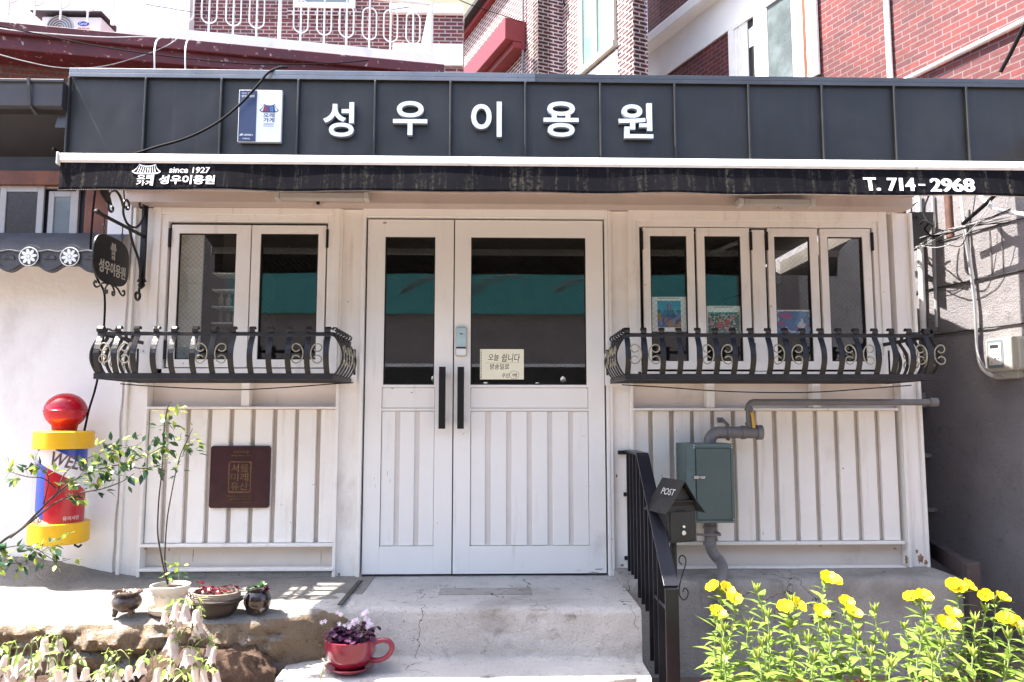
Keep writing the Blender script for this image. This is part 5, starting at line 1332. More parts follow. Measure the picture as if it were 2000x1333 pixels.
Ku = K1 + e2 * tfor(K1, e2, 1005, 20)
wall_quad(mb, K1.xy, Ku.xy, zrake, ZT, -.25)
mb.build('wall', 'brick_mid', mbld)
nl = Vector((-e2.y, e2.x, 0))
mb = MB(); c = Vector((K1.x, K1.y, zrake)) + nl * -.1; mb.obox(c, KL - K1, nl * .35, (0, 0, .10)); mb.build('roof_edge', 'gap', mbld)
mb = MB(); c.z = zrake - .16; mb.obox(Vector((K1.x, K1.y, zrake - .12)) + nl * .003, KL - K1, nl * .10, (0, 0, .11)); mb.build('eave_band', 'red_beam', mbld)
zr1 = plane_hit(1025, 46, K1, e2).z; rb0 = plane_hit(1028, 60, K1, e2); rb1 = plane_hit(890, 150, K1, e2)
mb = MB(); mb.obox(Vector((rb0.x, rb0.y, zr1 - .42)) + nl * .003, Vector((rb1.x - rb0.x, rb1.y - rb0.y, 0)) * 1.1, nl * .42, (0, 0, .42)); mb.obox(Vector((rb0.x, rb0.y, zr1 - .55)) + nl * .003, Vector((rb1.x - rb0.x, rb1.y - rb0.y, 0)) * 1.1, nl * .26, (0, 0, .128)); mb.build('red_canopy_beam', 'red_beam', mbld, bevel=.015)
# windows in the left-facing wall C
wA, wB = plane_hit(1137, 100, K2, e2), plane_hit(1203, 100, K2, e2)
zwin = plane_hit(1170, 112, K2, e2).z
def cbox(mb, t0, t1, z0, z1, o0, o1):
    a = wA + (wB - wA) * t0; b = wA + (wB - wA) * t1; a.z = b.z = 0
    mb.obox(a + nl * o0 + Vector((0, 0, z0)), b - a, nl * (o1 - o0), (0, 0, z1 - z0))
mb = MB(); 
for t0, t1 in ((-.04, .10), (.46, .54), (.90, 1.04)): cbox(mb, t0, t1, zwin, zwin + 2.6, .003, .06)
cbox(mb, -.06, 1.06, zwin - .1, zwin, .003, .10); cw = mb.build('window', 'window_cream', mbld)
mb = MB(); cbox(mb, .10, .46, zwin, zwin + 2.6, .003, .03); cbox(mb, .54, .90, zwin, zwin + 2.6, .003, .028); mb.build('pane', 'pane_mint', cw)
mb = MB(); cbox(mb, -.06, 1.06, zwin - 1.9, zwin - .14, .003, .02); mb.build('lower_panel', 'white_far', mbld)
x = plane_hit(948, 0, K1, e2)
mb = MB(); a = plane_hit(938, 20, K1, e2); b = plane_hit(962, 20, K1, e2); 
a = plane_hit(942, 30, K1, e2)
mb = MB(); p = plane_hit(1027, 100, K1, e2, ); mb.tube([Vector((p.x, p.y, 2)) + nl * .06, Vector((p.x, p.y, 13)) + nl * .06], .022, 8); tag(mb.build('downpipe', 'pipe', smooth=True), 'thin grey drain pipe at the corner of the middle brick building', 'pipe')
p = W3(1276, 100, .30); mb = MB(); mb.tube([Vector((p.x + .03, p.y, 2)), Vector((p.x - .03, p.y, 13))], .055, 10); tag(mb.build('downpipe', 'railing_white', smooth=True), 'white drain pipe at the left end of the white band upper right', 'pipe')
p = plane_hit(1108, 20, K2, e2); q = random.Random(3)
mb = MB(); pc = plane_hit(1106, 8, K1, e1) - e2 * .12
mb.tube([pc + Vector((.10 * math.cos(R(a)), 0, .16 * math.sin(R(a)))) for a in range(0, 721, 24)], .014, 6); mb.tube([pc + Vector((.10, 0, -.02)), pc + Vector((.16, -.02, -.2)), pc + Vector((.15, -.02, -.34))], .03, 6); tag(mb.build('cable_coil', 'rubber', smooth=True), 'black coil of cable on the middle brick building wall', 'cable coil')
# cream building behind
mb = MB(); a, b = P(830, 60, 17), P(905, -10, 17); mb.box(a.x - 1.5, b.x + .8, 17, 18, 0, 16); cbd = tag(mb.build('cream_building', 'cream_far'), 'plain cream wall of a building glimpsed between the brick buildings', 'building')
# ------------------------------------------------------------------ balcony house upper left
A = P(-250, 41, 3.75); B = P(862, 128, 4.92)
zpt = (P(0, 50, 4.02).z + P(860, 127, 4.92).z) / 2
A.z = B.z = 0; bd = (B - A).normalized(); bn = Vector((bd.y, -bd.x, 0))       # bn out to the street
bh = thing('balcony_house', 'brick house with a peeling red balcony parapet and white railing upper left', 'house', A)
L_ = (B - A).length
mb = MB(); mb.obox(A + Vector((0, 0, zpt - .30)), B - A, -bn * 3.2, (0, 0, .30)); mb.obox(A + bn * .06 + Vector((0, 0, zpt - .14)), (B - A) + bd * .03, -bn * .058, (0, 0, .136)); mb.build('parapet', 'red_paint', bh, bevel=.01)
mb = MB(); mb.obox(A - bn * .42, (B - A), -bn * .25, (0, 0, zpt - .302)); mb.build('lower_wall', 'brick_low', bh)
mb = MB(); cs_ = A + bd * (plane_hit(222, 60, A, bd) - A).dot(bd); cs_.z = 0; mb.obox(cs_ - bn * .10 + Vector((0, 0, zpt + .002)), (B - cs_) - bd * .05, -bn * .14, (0, 0, .19)); mb.obox(B - bd * .19 - bn * .245 + Vector((0, 0, zpt + .002)), bd * .14, -bn * 2.6, (0, 0, .19)); mb.build('curb', 'white_far', bh, bevel=.006)
rl = thing('balcony_railing', 'white balcony railing with long oval rings on the red parapet', 'railing', A + Vector((0, 0, zpt + .19)), None)
zr0, zr1_ = zpt + .19, zpt + .90
off = -bn * .17
mb = MB(); mb.tube([A + off + Vector((0, 0, zr1_)), B - bd * .12 + off + Vector((0, 0, zr1_))], .024, 10); mb.tube([B - bd * .12 + off + Vector((0, 0, zr1_)), B - bd * .12 + off - bn * 2.6 + Vector((0, 0, zr1_))], .024, 10); mb.build('top_rail', 'railing_white', rl, smooth=True)
def ubar(u, ring=True, r=.012, base=None):
    p = plane_hit(u, 60, A + off, bd); t = (p - (A + off)).dot(bd); c = A + off + bd * t; 
    mb = MB(); mb.tube([c + Vector((0, 0, zr0)), c + Vector((0, 0, zr1_))], r, 8); mb.build('baluster' if ring else 'post', 'railing_white', rl, smooth=True)
    if ring:
        zc = zr0 + .36; pts = []
        for a in range(0, 361, 12):
            ca, sa = math.cos(R(a)), math.sin(R(a)); pts.append(c + bd * (.088 * ca) + Vector((0, 0, zc + .088 * sa + .125 * max(-1, min(1, sa * 40)))) - bn * .002)
        mb = MB(); mb.tube(pts, .009, 6); mb.build('oval_ring', 'railing_white', rl, smooth=True)
for zx in (40, 185, 330, 480, 755, 890, 1025, 1155, 1290, 1420, 1665, 1795, 1920): ubar(zx / 2.836)
for zx in (75, 203, 320, 445): ubar(650 + zx / 2.836)
for u in (620 / 2.836, 1548 / 2.836): ubar(u, False, .022)
mb = MB(); c = B - bd * .12 + off; mb.tube([c + Vector((0, 0, zr0)), c + Vector((0, 0, zr1_ + .02))], .028, 8); mb.build('post', 'railing_white', rl, smooth=True)
for k in range(1, 14):
    c = B - bd * .12 + off - bn * (k * .19); mb = MB(); mb.tube([c + Vector((0, 0, zr0)), c + Vector((0, 0, zr1_))], .011, 6); mb.build('baluster', 'railing_white', rl, smooth=True)
BWY = 8.4
bx0 = PX(379, 40, BWY)
mb = MB(); mb.box(PX(-300, 40, BWY), bx0, BWY - .2, BWY + .3, 0, 12); mb.build('rendered_wall', 'white_far', bh)
mb = MB(); mb.box(bx0 + .002, PX(772, 60, BWY), BWY, BWY + .3, 0, 12); mb.build('brick_wall', 'brick_left', bh)
rx0, rx1 = PX(768, 60, BWY - .6), PX(905, 60, BWY - .6)
zc1_ = PZ(820, 30, BWY - .6)
mb = MB(); mb.box(rx0, rx1, BWY - .6, BWY - .3, 0, zc1_); mb.box(rx0, rx0 + .2, BWY - .299, BWY - .002, 0, zc1_); mb.build('brick_return', 'brick_left', bh)
mb = MB(); mb.box(rx0 - .06, rx1, BWY - .68, BWY - .25, zc1_ + .002, zc1_ + .16); mb.box(rx0 + .005, rx1, BWY - .66, BWY - .602, PZ(820, 130, BWY - .6), PZ(820, 88, BWY - .6)); mb.build('white_cap', 'white_far', bh, bevel=.01)
a, b = P(574, 16, BWY), P(696, -60, BWY)
mb = MB(); mb.box(a.x - .1, b.x + .1, BWY - .03, BWY - .003, a.z - .14, a.z - .02); mb.build('window_sill', 'brick_mid', bh)
mb = MB(); framebox(mb, a.x, b.x, a.z - .02, b.z, .10, BWY - .06, BWY - .002); wf = mb.build('window', 'window_white', bh)
mb = MB(); mb.box(a.x + .1, b.x - .1, BWY - .03, BWY - .004, a.z + .08, b.z - .1); mb.build('pane', 'pane_grey', wf)
# outdoor unit on the balcony
UY = 5.3
a, b = P(72, 70, UY), P(198, 24, UY)
ac = thing('air_conditioner', 'white outdoor air conditioner unit with a round fan grille on the upper left balcony', 'air conditioner', ((a.x + b.x) / 2, UY, zpt))
z1a = PZ(130, 33, UY)
mb = MB(); mb.box(a.x + .05, b.x, UY, UY + .4, zpt + .02, z1a); mb.build('casing', 'white_far', ac, bevel=.015)
mb = MB(); mb.box(a.x - .06, b.x + .04, UY - .08, UY + .45, z1a + .03, z1a + .045); mb.box(a.x + .1, b.x - .1, UY + .1, UY + .3, z1a + .001, z1a + .029); mb.build('top_board', 'tile', ac)
fc = Vector((PX(118, 52, UY), UY - .002, PZ(118, 56, UY))); rf = 26 / 1500 * (UY + 4.5)
mb = MB(); mb.prism(arc(0, 0, rf, 0, 350, 35), frame(fc, (1, 0, 0), (0, 0, 1), (0, -1, 0)), .004); mb.build('fan_opening', 'pane_grey', ac)
for k in range(5):
    mb = MB(); r_ = rf * (1 - .19 * k); mb.tube([fc + Vector((r_ * math.cos(R(t)), -.012, r_ * math.sin(R(t)))) for t in range(0, 361, 15)], .006, 5); mb.build('grille_ring', 'plastic_grey', ac, smooth=True)
M['logo_blue'] = pm('logo_blue', (.02, .06, .40), .4); M['logo_red'] = pm('logo_red', (.5, .02, .03), .4)
lf_ = facing(PX(151, 52, UY), UY - .002, PZ(151, 52, UY)); sx_ = (UY + 4.5) / 1500
mb = MB(); mb.prism(arc(12 * sx_, 5.5 * sx_, 11.5 * sx_, 0, 350, 30, 5 * sx_), frame((PX(151, 52, UY), UY - .001, PZ(151, 52, UY)), (1, 0, 0), (0, 0, 1), (0, -1, 0)), .003, 0); put_text(mb, 'Carrier', facing(PX(151, 52, UY), UY - .0045, PZ(151, 52, UY)), 4 * sx_, 2.8 * sx_, 16 * sx_, 5.5 * sx_, .0015, .0, 1)
put_text(mb, '캐리어', lf_, 0, -9 * sx_, 24 * sx_, 7 * sx_, .002, .01, 2); mb.build('logo', ['logo_blue', 'board_white', 'logo_red'], ac)
# wires in front of the balcony house
for lab, m_, r_, pts in (('white wire drooping along the red balcony parapet at upper left', 'cable_white', .0055, ((-30, 50, 3.6), (30, 60, 3.6), (120, 68, 3.7), (210, 73, 3.8), (280, 72, 3.9), (330, 75, 4.0))),
        ('pale wire sagging in front of the low brick wall at upper left', 'cable_grey', .005, ((-30, 98, 3.4), (40, 118, 3.4), (120, 133, 3.4), (200, 130, 3.4), (280, 108, 3.5), (325, 90, 3.6), (345, 77, 3.8))),
        ('dark wire running down to the right across the red parapet', 'rubber', .007, ((-30, 45, 3.5), (80, 68, 3.5), (200, 92, 3.5), (350, 113, 3.5), (500, 126, 3.5), (650, 124, 3.5), (720, 118, 3.5))),
        ('dark wire passing behind the balcony railing near the window', 'rubber', .006, ((280, 8, 7.9), (420, 30, 7.9), (560, 38, 7.8), (700, 28, 7.7), (800, 14, 7.6))),
        ('dark wire strung from the top to the middle brick building corner', 'rubber', .008, ((880, -8, 7.8), (920, 10, 7.8), (980, 30, 8.0), (1020, 44, 8.2)))):
    mb = MB(); mb.tube(spline([P(*p) for p in pts], 6), r_, 6); tag(mb.build('wire', m_, smooth=True), lab, 'wire')
for u in (302, 362):
    mb = MB(); mb.tube(spline([P(u, 140, 3.3), P(u, 100, 3.3), P(u + 4, 80, 3.5), P(u + 14, 73, 3.8)], 5), .008, 6); tag(mb.build('wire', 'cable_white', smooth=True), ('white wire hooked upright over the red parapet, left one of two' if u == 302 else 'white wire hooked upright over the red parapet, right one of two'), 'wire')
# ------------------------------------------------------------------ building across the street (seen in the shop glass)
OY = -8.2
ob = thing('opposite_building', 'grey building with a teal sign board across the street mirrored in the shop glass', 'building', (0, OY, GZ))
mb = MB(); mb.box(-9.5, 5.2, OY - 4, OY, GZ, 4.6); mb.build('wall', 'opp_wall', ob)
mb = MB(); mb.box(-4.3, 4.1, OY + .003, OY + .10, 2.62, 3.5); sgb = mb.build('sign_board', 'teal', ob)
mb = MB()
for cx, s_ in ((.1, 1), (-1.1, .8), (1.4, .7)):
    for k in range(4): mb.tube(spline([(cx + .5 * s_ * math.cos(R(t + k * 40)) , OY + .104, 3.1 + .17 * s_ * math.sin(R(t * 1.3 + k * 70))) for t in range(0, 200, 25)], 3), .006, 5)
mb.build('line_drawing', 'opp_wall', sgb)
mb = MB(); mb.box(-9.5, 4.1, OY + .004, OY + .05, 1.74, 1.79); mb.build('ledge', 'board_white', ob)
mb = MB(); mb.box(-9.0, 4.0, OY + .006, OY + .02, GZ, 1.73); mb.build('shop_opening', 'gap', ob)
mb = MB(); mb.box(5.6, 12, OY - 5, OY - 1.5, GZ, 4.4); tag(mb.build('pale_house', 'opp_light'), 'pale house across the street mirrored in the last right window pane', 'house')
rl_ = random.Random(8)
for k in range(12):
    mb = MB(); mb.lathe([(0, -.05), (.04, -.03), (.05, 0), (.03, .04), (0, .05)], (-2.2 + k * .42, OY + .25, 1.5 + rl_.uniform(-.12, .1)), 10)
    tag(mb.build('hanging_bulb', 'board_white', smooth=True), 'small pale bulb in a row across the street mirrored in the door glass', 'bulb', 'bulbs across the street')
# ------------------------------------------------------------------ stair railing
RX0, RX1 = .768, .832
st = thing('stair_railing', 'black iron stair railing with flat bars sloping down at the right of the steps', 'railing', (.8, -.6, GZ))
zt0 = PZ(1240, 884, -.3)
yB = .80 / PX(1254, 888, EYE.y + 1) + EYE.y; yC = .80 / PX(1311, 1146, EYE.y + 1) + EYE.y
pA, pB, pC = (-.03, PZ(1218, 881, -.03)), (yB, PZ(1254, 887, yB)), (yC, PZ(1311, 1146, yC))
mb = MB(); mb.strip([(.80, *pA), (.80, *pB), (.80, pB[0] - .02, pB[1] - .012), (.80, *pC), ], (1, 0, 0), .066, .012); mb.build('handrail', 'rail_metal', st, bevel=.001)
mb = MB(); mb.box(RX0 + .002, RX1 - .002, pC[0] - .012, pC[0] + .002, GZ, pC[1] - .008); mb.build('post', 'rail_metal', st, bevel=.002)
def ztop_(y):
    if y > pB[0]: return pA[1] + (pB[1] - pA[1]) * (y - pA[0]) / (pB[0] - pA[0])
    return pB[1] + (pC[1] - pB[1]) * (y - pB[0]) / (pC[0] - pB[0])
for k in range(9):
    y = -.08 - k * (-.10 - pC[0]) / 9.3
    zb_ = -.02 if y > -.5 else GZ
    zb_ = (-.015, -.02, -.03, -.04, -.05, -.06, -.27, -.30, GZ)[k]
    mb = MB(); mb.box(RX0 + .001, RX1 - .001, y - .005, y + .005, zb_, ztop_(y) - .012); mb.build('baluster', 'rail_metal', st, bevel=.001)
for z in (.70, .46, .10):
    mb = MB(); mb.tube([(.762 - (.03 if z > .65 else .0), -.014, z), (.80, -.014, z), (.80, -.09, z)], .012, 6); mb.build('wall_fixing', 'rail_metal', st)
mb = MB(); mb.box(RX0 + .004, RX0 + .016, pC[0] + .01, pC[0] + .25, pC[1] - .10, pC[1] - .085); mb.build('lower_bar', 'rail_metal', st)
# ------------------------------------------------------------------ mailbox
MY = -.78
mo = P(1333, 1060, MY)
bxm = thing('mailbox', 'black house shaped mailbox lettered POST on a thin post beside the stair railing', 'mailbox', (mo.x, MY, GZ))
rot = R(17)
exm = Vector((math.cos(rot), math.sin(rot), 0)); eym = Vector((-math.sin(rot), math.cos(rot), 0))
sc_ = (MY + 4.5) / 1500
w_, dp, hb = 62 * sc_, .13, .165
def mfr(x, y, z): return Vector((mo.x, MY, mo.z)) + exm * x + eym * y + Vector((0, 0, z))
M['mail'] = pm('mailbox_paint', (.016, .016, .017), .45, var=.2, vs=20, bump=.25, bs=200)
ft = frame(mfr(0, 0, 0), exm, (0, 0, 1), eym)
hw = w_ / 2; gab = .112
mb = MB(); mb.prism([(-hw + .006, 0), (hw - .006, 0), (hw, hb), (0, hb + gab), (-hw, hb)], ft, dp); mb.build('body', 'mail', bxm, bevel=.003)
mb = MB(); mb.prism([(-hw + .012, .012), (hw - .016, .012), (hw - .014, hb * .88), (-hw + .012, hb * .88)], frame(mfr(0, -.006, 0), exm, (0, 0, 1), eym), .005)
mb.prism([(-.028, hb * .89), (.028, hb * .89), (.028, hb * .91), (-.028, hb * .91)], frame(mfr(0, -.012, 0), exm, (0, 0, 1), eym), .011)
dm = mb.build('door', 'mail', bxm, bevel=.002)
mb = MB()
for z, r_ in ((.075, .0085), (.045, .012)):
    mb = MB(); q = frame(mfr(.004, -.008, z), exm, (0, 0, 1), -eym); mb.lathe([(0, 0), (r_, 0), (r_, .003), (r_ * .7, .006), (0, .006)], (0, 0, 0), 16); mb.v = [q(p.x, p.y, p.z) for p in mb.v]; mb.build('lock', 'steel', dm, smooth=True)
mb = MB(); mb.prism([(-hw * .72, hb * 1.04), (hw * .72, hb * 1.04), (hw * .66, hb + .026), (-hw * .66, hb + .026)], frame(mfr(0, -.0015, 0), exm, (0, 0, 1), eym), .001); mb.build('slot', 'gap', bxm)
mb = MB(); mb.prism([(-hw * .78, hb * 1.17), (hw * .78, hb * 1.17), (hw * .70, hb * 1.20), (-hw * .70, hb * 1.20)], frame(mfr(0, -.02, 0), exm, (0, 0, 1), eym), .019); mb.build('slot_flap', 'mail', bxm)
ov, fo = .030, .035
apx = hb + gab + .012
sl_ = Vector((hw + ov, 0, -(gab + .035)))
for sgn in (-1, 1):
    mb = MB(); a = mfr(0, -fo, apx); c = mfr(sgn * (hw + ov), -fo, apx - .150); mid = mfr(sgn * (hw * .75), -fo, apx - gab * .80)
    thn = Vector((0, 0, .005))
    for p, q in ((a, mid), (mid, c)): mb.obox(p, q - p, eym * (dp + fo + .05), thn)
    mb.build('roof', 'mail', bxm)
    if sgn < 0:
        # POST reads along the slope, on the left roof face
        back = mfr(-hw * .70, dp + .02, apx - gab * .70); front = mfr(-hw * .70, -fo, apx - gab * .70)
        upv = (a - mid).normalized(); along = -eym
        nrm = along.cross(upv).normalized()
        o_ = mid + eym * (dp + fo + .03) + upv * .010 + nrm * .0065 
        mb = MB(); put_text(mb, 'POST', frame(o_, along, upv), 0.052, .012, .120, .034, .0008, .0, slant=-.15); mb.build('lettering', 'plastic_grey', bxm)
pz = mo.z
mb = MB(); mb.tube([mfr(-.012, dp * .5, GZ - mo.z), mfr(-.012, dp * .5, 0)], .016, 12); mb.build('post', 'mail', bxm, smooth=True)
s0 = mfr(.006, dp * .5, 0)
pts = [(0.0, -.155)] + [(.022 + .020 * math.cos(R(a)), -.125 + .022 * math.sin(R(a))) for a in range(200, -60, -25)]
sc1 = [(.028, -.115), (.012, -.10), (.018, -.078), (.038, -.075), (.052, -.095), (.046, -.125), (.030, -.165), (.012, -.215), (.010, -.255), (.030, -.282), (.055, -.272), (.060, -.245), (.042, -.228), (.030, -.245)]
mb = MB(); mb.tube(spline([s0 + exm * (x * .95) + Vector((0, 0, z)) for x, z in sc1], 6), .0032, 6); mb.build('scroll', 'mail', bxm, smooth=True)
# ------------------------------------------------------------------ gas meter box and pipes
GBX0, GBX1 = 1.072, 1.338
gz0, gz1 = PZ(1385, 1022, -.24), PZ(1385, 867, -.24)
gb = thing('meter_box', 'grey green steel gas meter cabinet with a closed door on the right panel', 'meter cabinet', ((GBX0 + GBX1) / 2, 0, gz0))
mb = MB(); mb.box(GBX0, GBX1, -.24, -.012, gz0, gz1); mb.build('cabinet', 'green_box', gb, bevel=.003)
mb = MB(); mb.box(GBX0 + .055, GBX1 - .020, -.2465, -.2415, gz0 + .018, gz1 - .026); d_ = mb.build('door', 'green_door', gb, bevel=.002)
mb = MB(); x0, x1, z0, z1 = GBX0 + .055, GBX1 - .020, gz0 + .018, gz1 - .026
for c in ((x0 - .003, x0, z0, z1), (x1, x1 + .003, z0, z1), (x0, x1, z0 - .003, z0), (x0, x1, z1, z1 + .003)): mb.box(c[0], c[1], -.2435, -.2405, c[2], c[3])
mb.build('door_gap', 'gap', gb)
zl = PZ(1350, 933, -.25)
mb = MB(); mb.box(x0 - .016, x0 + .012, -.254, -.247, zl - .008, zl + .008); mb.box(x0 + .018, x0 + .045, -.256, -.247, zl - .007, zl + .007); mb.box(x0 + .010, x0 + .02, -.252, -.247, zl - .003, zl + .003); mb.build('latch', 'steel', d_, bevel=.001)
mb = MB(); f_ = facing(0, -.2468, 0)
xc, zc = (x0 + x1) / 2, z1 - .065
for k in range(3): mb.prism(rrect(xc - .042 + k * .028, xc - .042 + k * .028 + .024, zc - .010, zc + .012, .003), f_, .0015)
mb.prism(rrect(xc - .05, xc + .05, zc - .018, zc + .018, .004), facing(0, -.2466, 0), .001); mb.build('embossed_mark', 'green_door', d_)
for x in (GBX0 + .045, GBX1 - .010):
    for z in (gz0 + .009, gz0 + .022, gz1 - .009, gz1 - .022):
        if x < 1.2 and z < .6: continue
        mb = MB(); mb.lathe([(0, 0), (.0045, 0), (.003, .003), (0, .0035)], (0, 0, 0), 10); q = frame((x, -.241, z), (1, 0, 0), (0, 0, 1), (0, -1, 0)); mb.v = [q(p.x, p.y, p.z) for p in mb.v]; mb.build('rivet', 'steel', gb, smooth=True)
PYY = -.12
gp = thing('gas_pipe', 'grey gas pipe with a yellow valve lever rising from the cabinet and running right', 'gas pipe', (1.3, PYY, .7))
hz0 = PZ(1440, 845, PYY); px_ = lambda u, v: PX(u, v, PYY)
def elbow(c, r, a0, a1, ex, ey, n=8): return [Vector(c) + Vector(ex) * (r * math.cos(R(a0 + (a1 - a0) * i / n))) + Vector(ey) * (r * math.sin(R(a0 + (a1 - a0) * i / n))) for i in range(n + 1)]
xe = px_(1386, 860)
mb = MB(); mb.tube([Vector((xe, PYY, gz1 - .01))] + elbow((xe + .055, PYY, hz0 - .055), .055, 180, 90, (1, 0, 0), (0, 0, 1)) + [Vector((px_(1487, 845), PYY, hz0))], .034, 16); 
mb.build('thick_pipe', 'pipe', gp, smooth=True)
for u0, u1, r_ in ((1418, 1424, .039), (1448, 1455, .039), (1478, 1488, .042)):
    mb = MB(); mb.tube([(px_(u0, 845), PYY, hz0), (px_(u1, 845), PYY, hz0)], r_, 16); mb.build('collar', 'pipe', gp, smooth=True)
xr_ = px_(1463, 810); hz1 = PZ(1600, 786, PYY)
mb = MB(); mb.tube([Vector((xr_, PYY, hz0 + .02))] + [Vector((xr_, PYY, hz1 - .05))] + elbow((xr_ + .03, PYY, hz1 - .03), .03, 180, 90, (1, 0, 0), (0, 0, 1)) + [Vector((px_(1822, 785), PYY, hz1))], .0185, 14)
mb.build('thin_pipe', 'pipe', gp, smooth=True)
mb = MB(); mb.tube([(px_(1815, 785), PYY, hz1), (px_(1830, 785), PYY, hz1)], .025, 14); mb.tube([(px_(1824, 785), PYY, hz1), (px_(1824, 785), .6, hz1)], .018, 10); mb.build('end_elbow', 'pipe', gp, smooth=True)
for v in (800, 828):
    mb = MB(); z = PZ(1463, v, PYY); mb.tube([(xr_, PYY, z - .008), (xr_, PYY, z + .008)], .025, 8); mb.build('nut', 'pipe', gp)
mb = MB(); mb.strip([(xr_ + .004, PYY - .03, PZ(1466, 806, PYY)), (xr_ + .010, PYY - .034, PZ(1466, 814, PYY)), (xr_ + .014, PYY - .036, PZ(1468, 836, PYY))], (1, 0, 0), .017, .004); mb.build('valve_lever', 'brass', gp, bevel=.001)
xk = px_(1418, 830)
mb = MB(); mb.strip([(xk, -.0, hz0 + .07), (xk, -.02, hz0 + .07)], (1, 0, 0), .03, .03); mb.tube(elbow((xk + .01, PYY, hz0), .04, 90, -200, (0, 1, 0), (0, 0, 1), 14), .007, 6); mb.strip([(xk + .01, -.01, hz0 + .075), (xk + .01, -.06, hz0 + .06), (xk + .01, PYY, hz0 + .042)], (1, 0, 0), .022, .005); mb.build('clamp', 'pipe', gp)
op = thing('outlet_pipe', 'grey pipe with an S bend and rusty elbow below the gas meter cabinet', 'pipe', (xe, -.13, 0))
y_ = -.14
sp = spline([P(1386, 1015, y_), P(1386, 1050, y_), P(1388, 1070, y_), P(1396, 1085, y_), P(1406, 1096, y_ - .02), P(1411, 1110, y_ - .10), P(1409, 1135, -.36), P(1408, 1180, -.365), P(1408, 1240, -.365)], 6)
mb = MB(); mb.tube(sp, .030, 16); mb.build('pipe', 'pipe', op, smooth=True)
for v in (1030, 1062):
    z = PZ(1386, v, y_); x = PX(1386, v, y_); mb = MB(); mb.tube([(x, y_, z - .007), (x, y_, z + .007)], .037, 14); mb.build('collar', 'pipe', op, smooth=True)
z = PZ(1386, 1043, y_); x = PX(1386, 1043, y_)
mb = MB(); mb.strip([(x - .08, y_ - .02, z), (x - .04, y_ - .036, z), (x + .03, y_ - .040, z), (x + .055, y_ - .03, z)], (0, 0, 1), .012, .004); mb.strip([(x + .05, y_ - .03, z), (x + .05, -.01, z)], (0, 0, 1), .02, .004); mb.build('clamp', 'pipe', op)
# small pipes and fixings behind the right column
dp_ = thing('alley_pipe', 'small grey pipe with an elbow in the alley below the gas pipe end', 'pipe', W2(1806, 830))
mb = MB(); mb.tube(spline([W2(1808, 788, .06), W2(1806, 825, .06), W2(1804, 848, .06), W2(1812, 857, .07), W2(1822, 858, .09)], 4), .016, 10); mb.build('pipe', 'pipe', dp_, smooth=True)
a = W2(1806, 782, .06); mb = MB(); mb.box(a.x - .03, a.x + .05, a.y - .02, a.y + .05, a.z - .05, a.z + .05); mb.build('bracket', 'pipe', dp_, bevel=.003)
for v, lab in ((890, 'upper small grey bracket on the dark alley wall'), (996, 'lower small grey bracket on the dark alley wall')):
    a = W2(1812 + (v - 890) * .1, v, .03); mb = MB(); mb.box(a.x - .03, a.x + .05, a.y - .02, a.y + .03, a.z - .013, a.z + .013); mb.tube([(a.x + .03, a.y - .03, a.z), (a.x + .03, a.y + .03, a.z)], .008, 8); tag(mb.build('wall_bracket', 'pipe', bevel=.003), lab, 'bracket')
# ------------------------------------------------------------------ plants
rnd = random.Random(21)
def leaf(mb, b, d, nrm, L, w, bend=.25, fold=.25, mi=0, shape=(0, .62, 1., .72, 0), seg=None):
    """pointed leaf from b along d, folded on its midrib and bending down"""
    b, d, nrm = Vector(b), Vector(d).normalized(), Vector(nrm)
    nrm = (nrm - d * nrm.dot(d))
    nrm = nrm.normalized() if nrm.length > 1e-5 else d.orthogonal().normalized()
    s = d.cross(nrm); vs_ = []; fs = []; k = len(shape)
    for i, q in enumerate(shape):
        t = i / (k - 1); c = b + d * (L * t) - nrm * (bend * L * t * t)
        h = q * w / 2
        vs_ += [c - s * h + nrm * (h * fold), c, c + s * h + nrm * (h * fold)]
    for i in range(k - 1):
        a = i * 3; fs += [(a, a + 1, a + 4, a + 3), (a + 1, a + 2, a + 5, a + 4)]
    mb.add(vs_, fs, mi)
def rv(r=rnd): 
    while True:
        v = Vector((r.uniform(-1, 1), r.uniform(-1, 1), r.uniform(-1, 1)))
        if .1 < v.length < 1: return v.normalized()
UP = Vector((0, 0, 1))
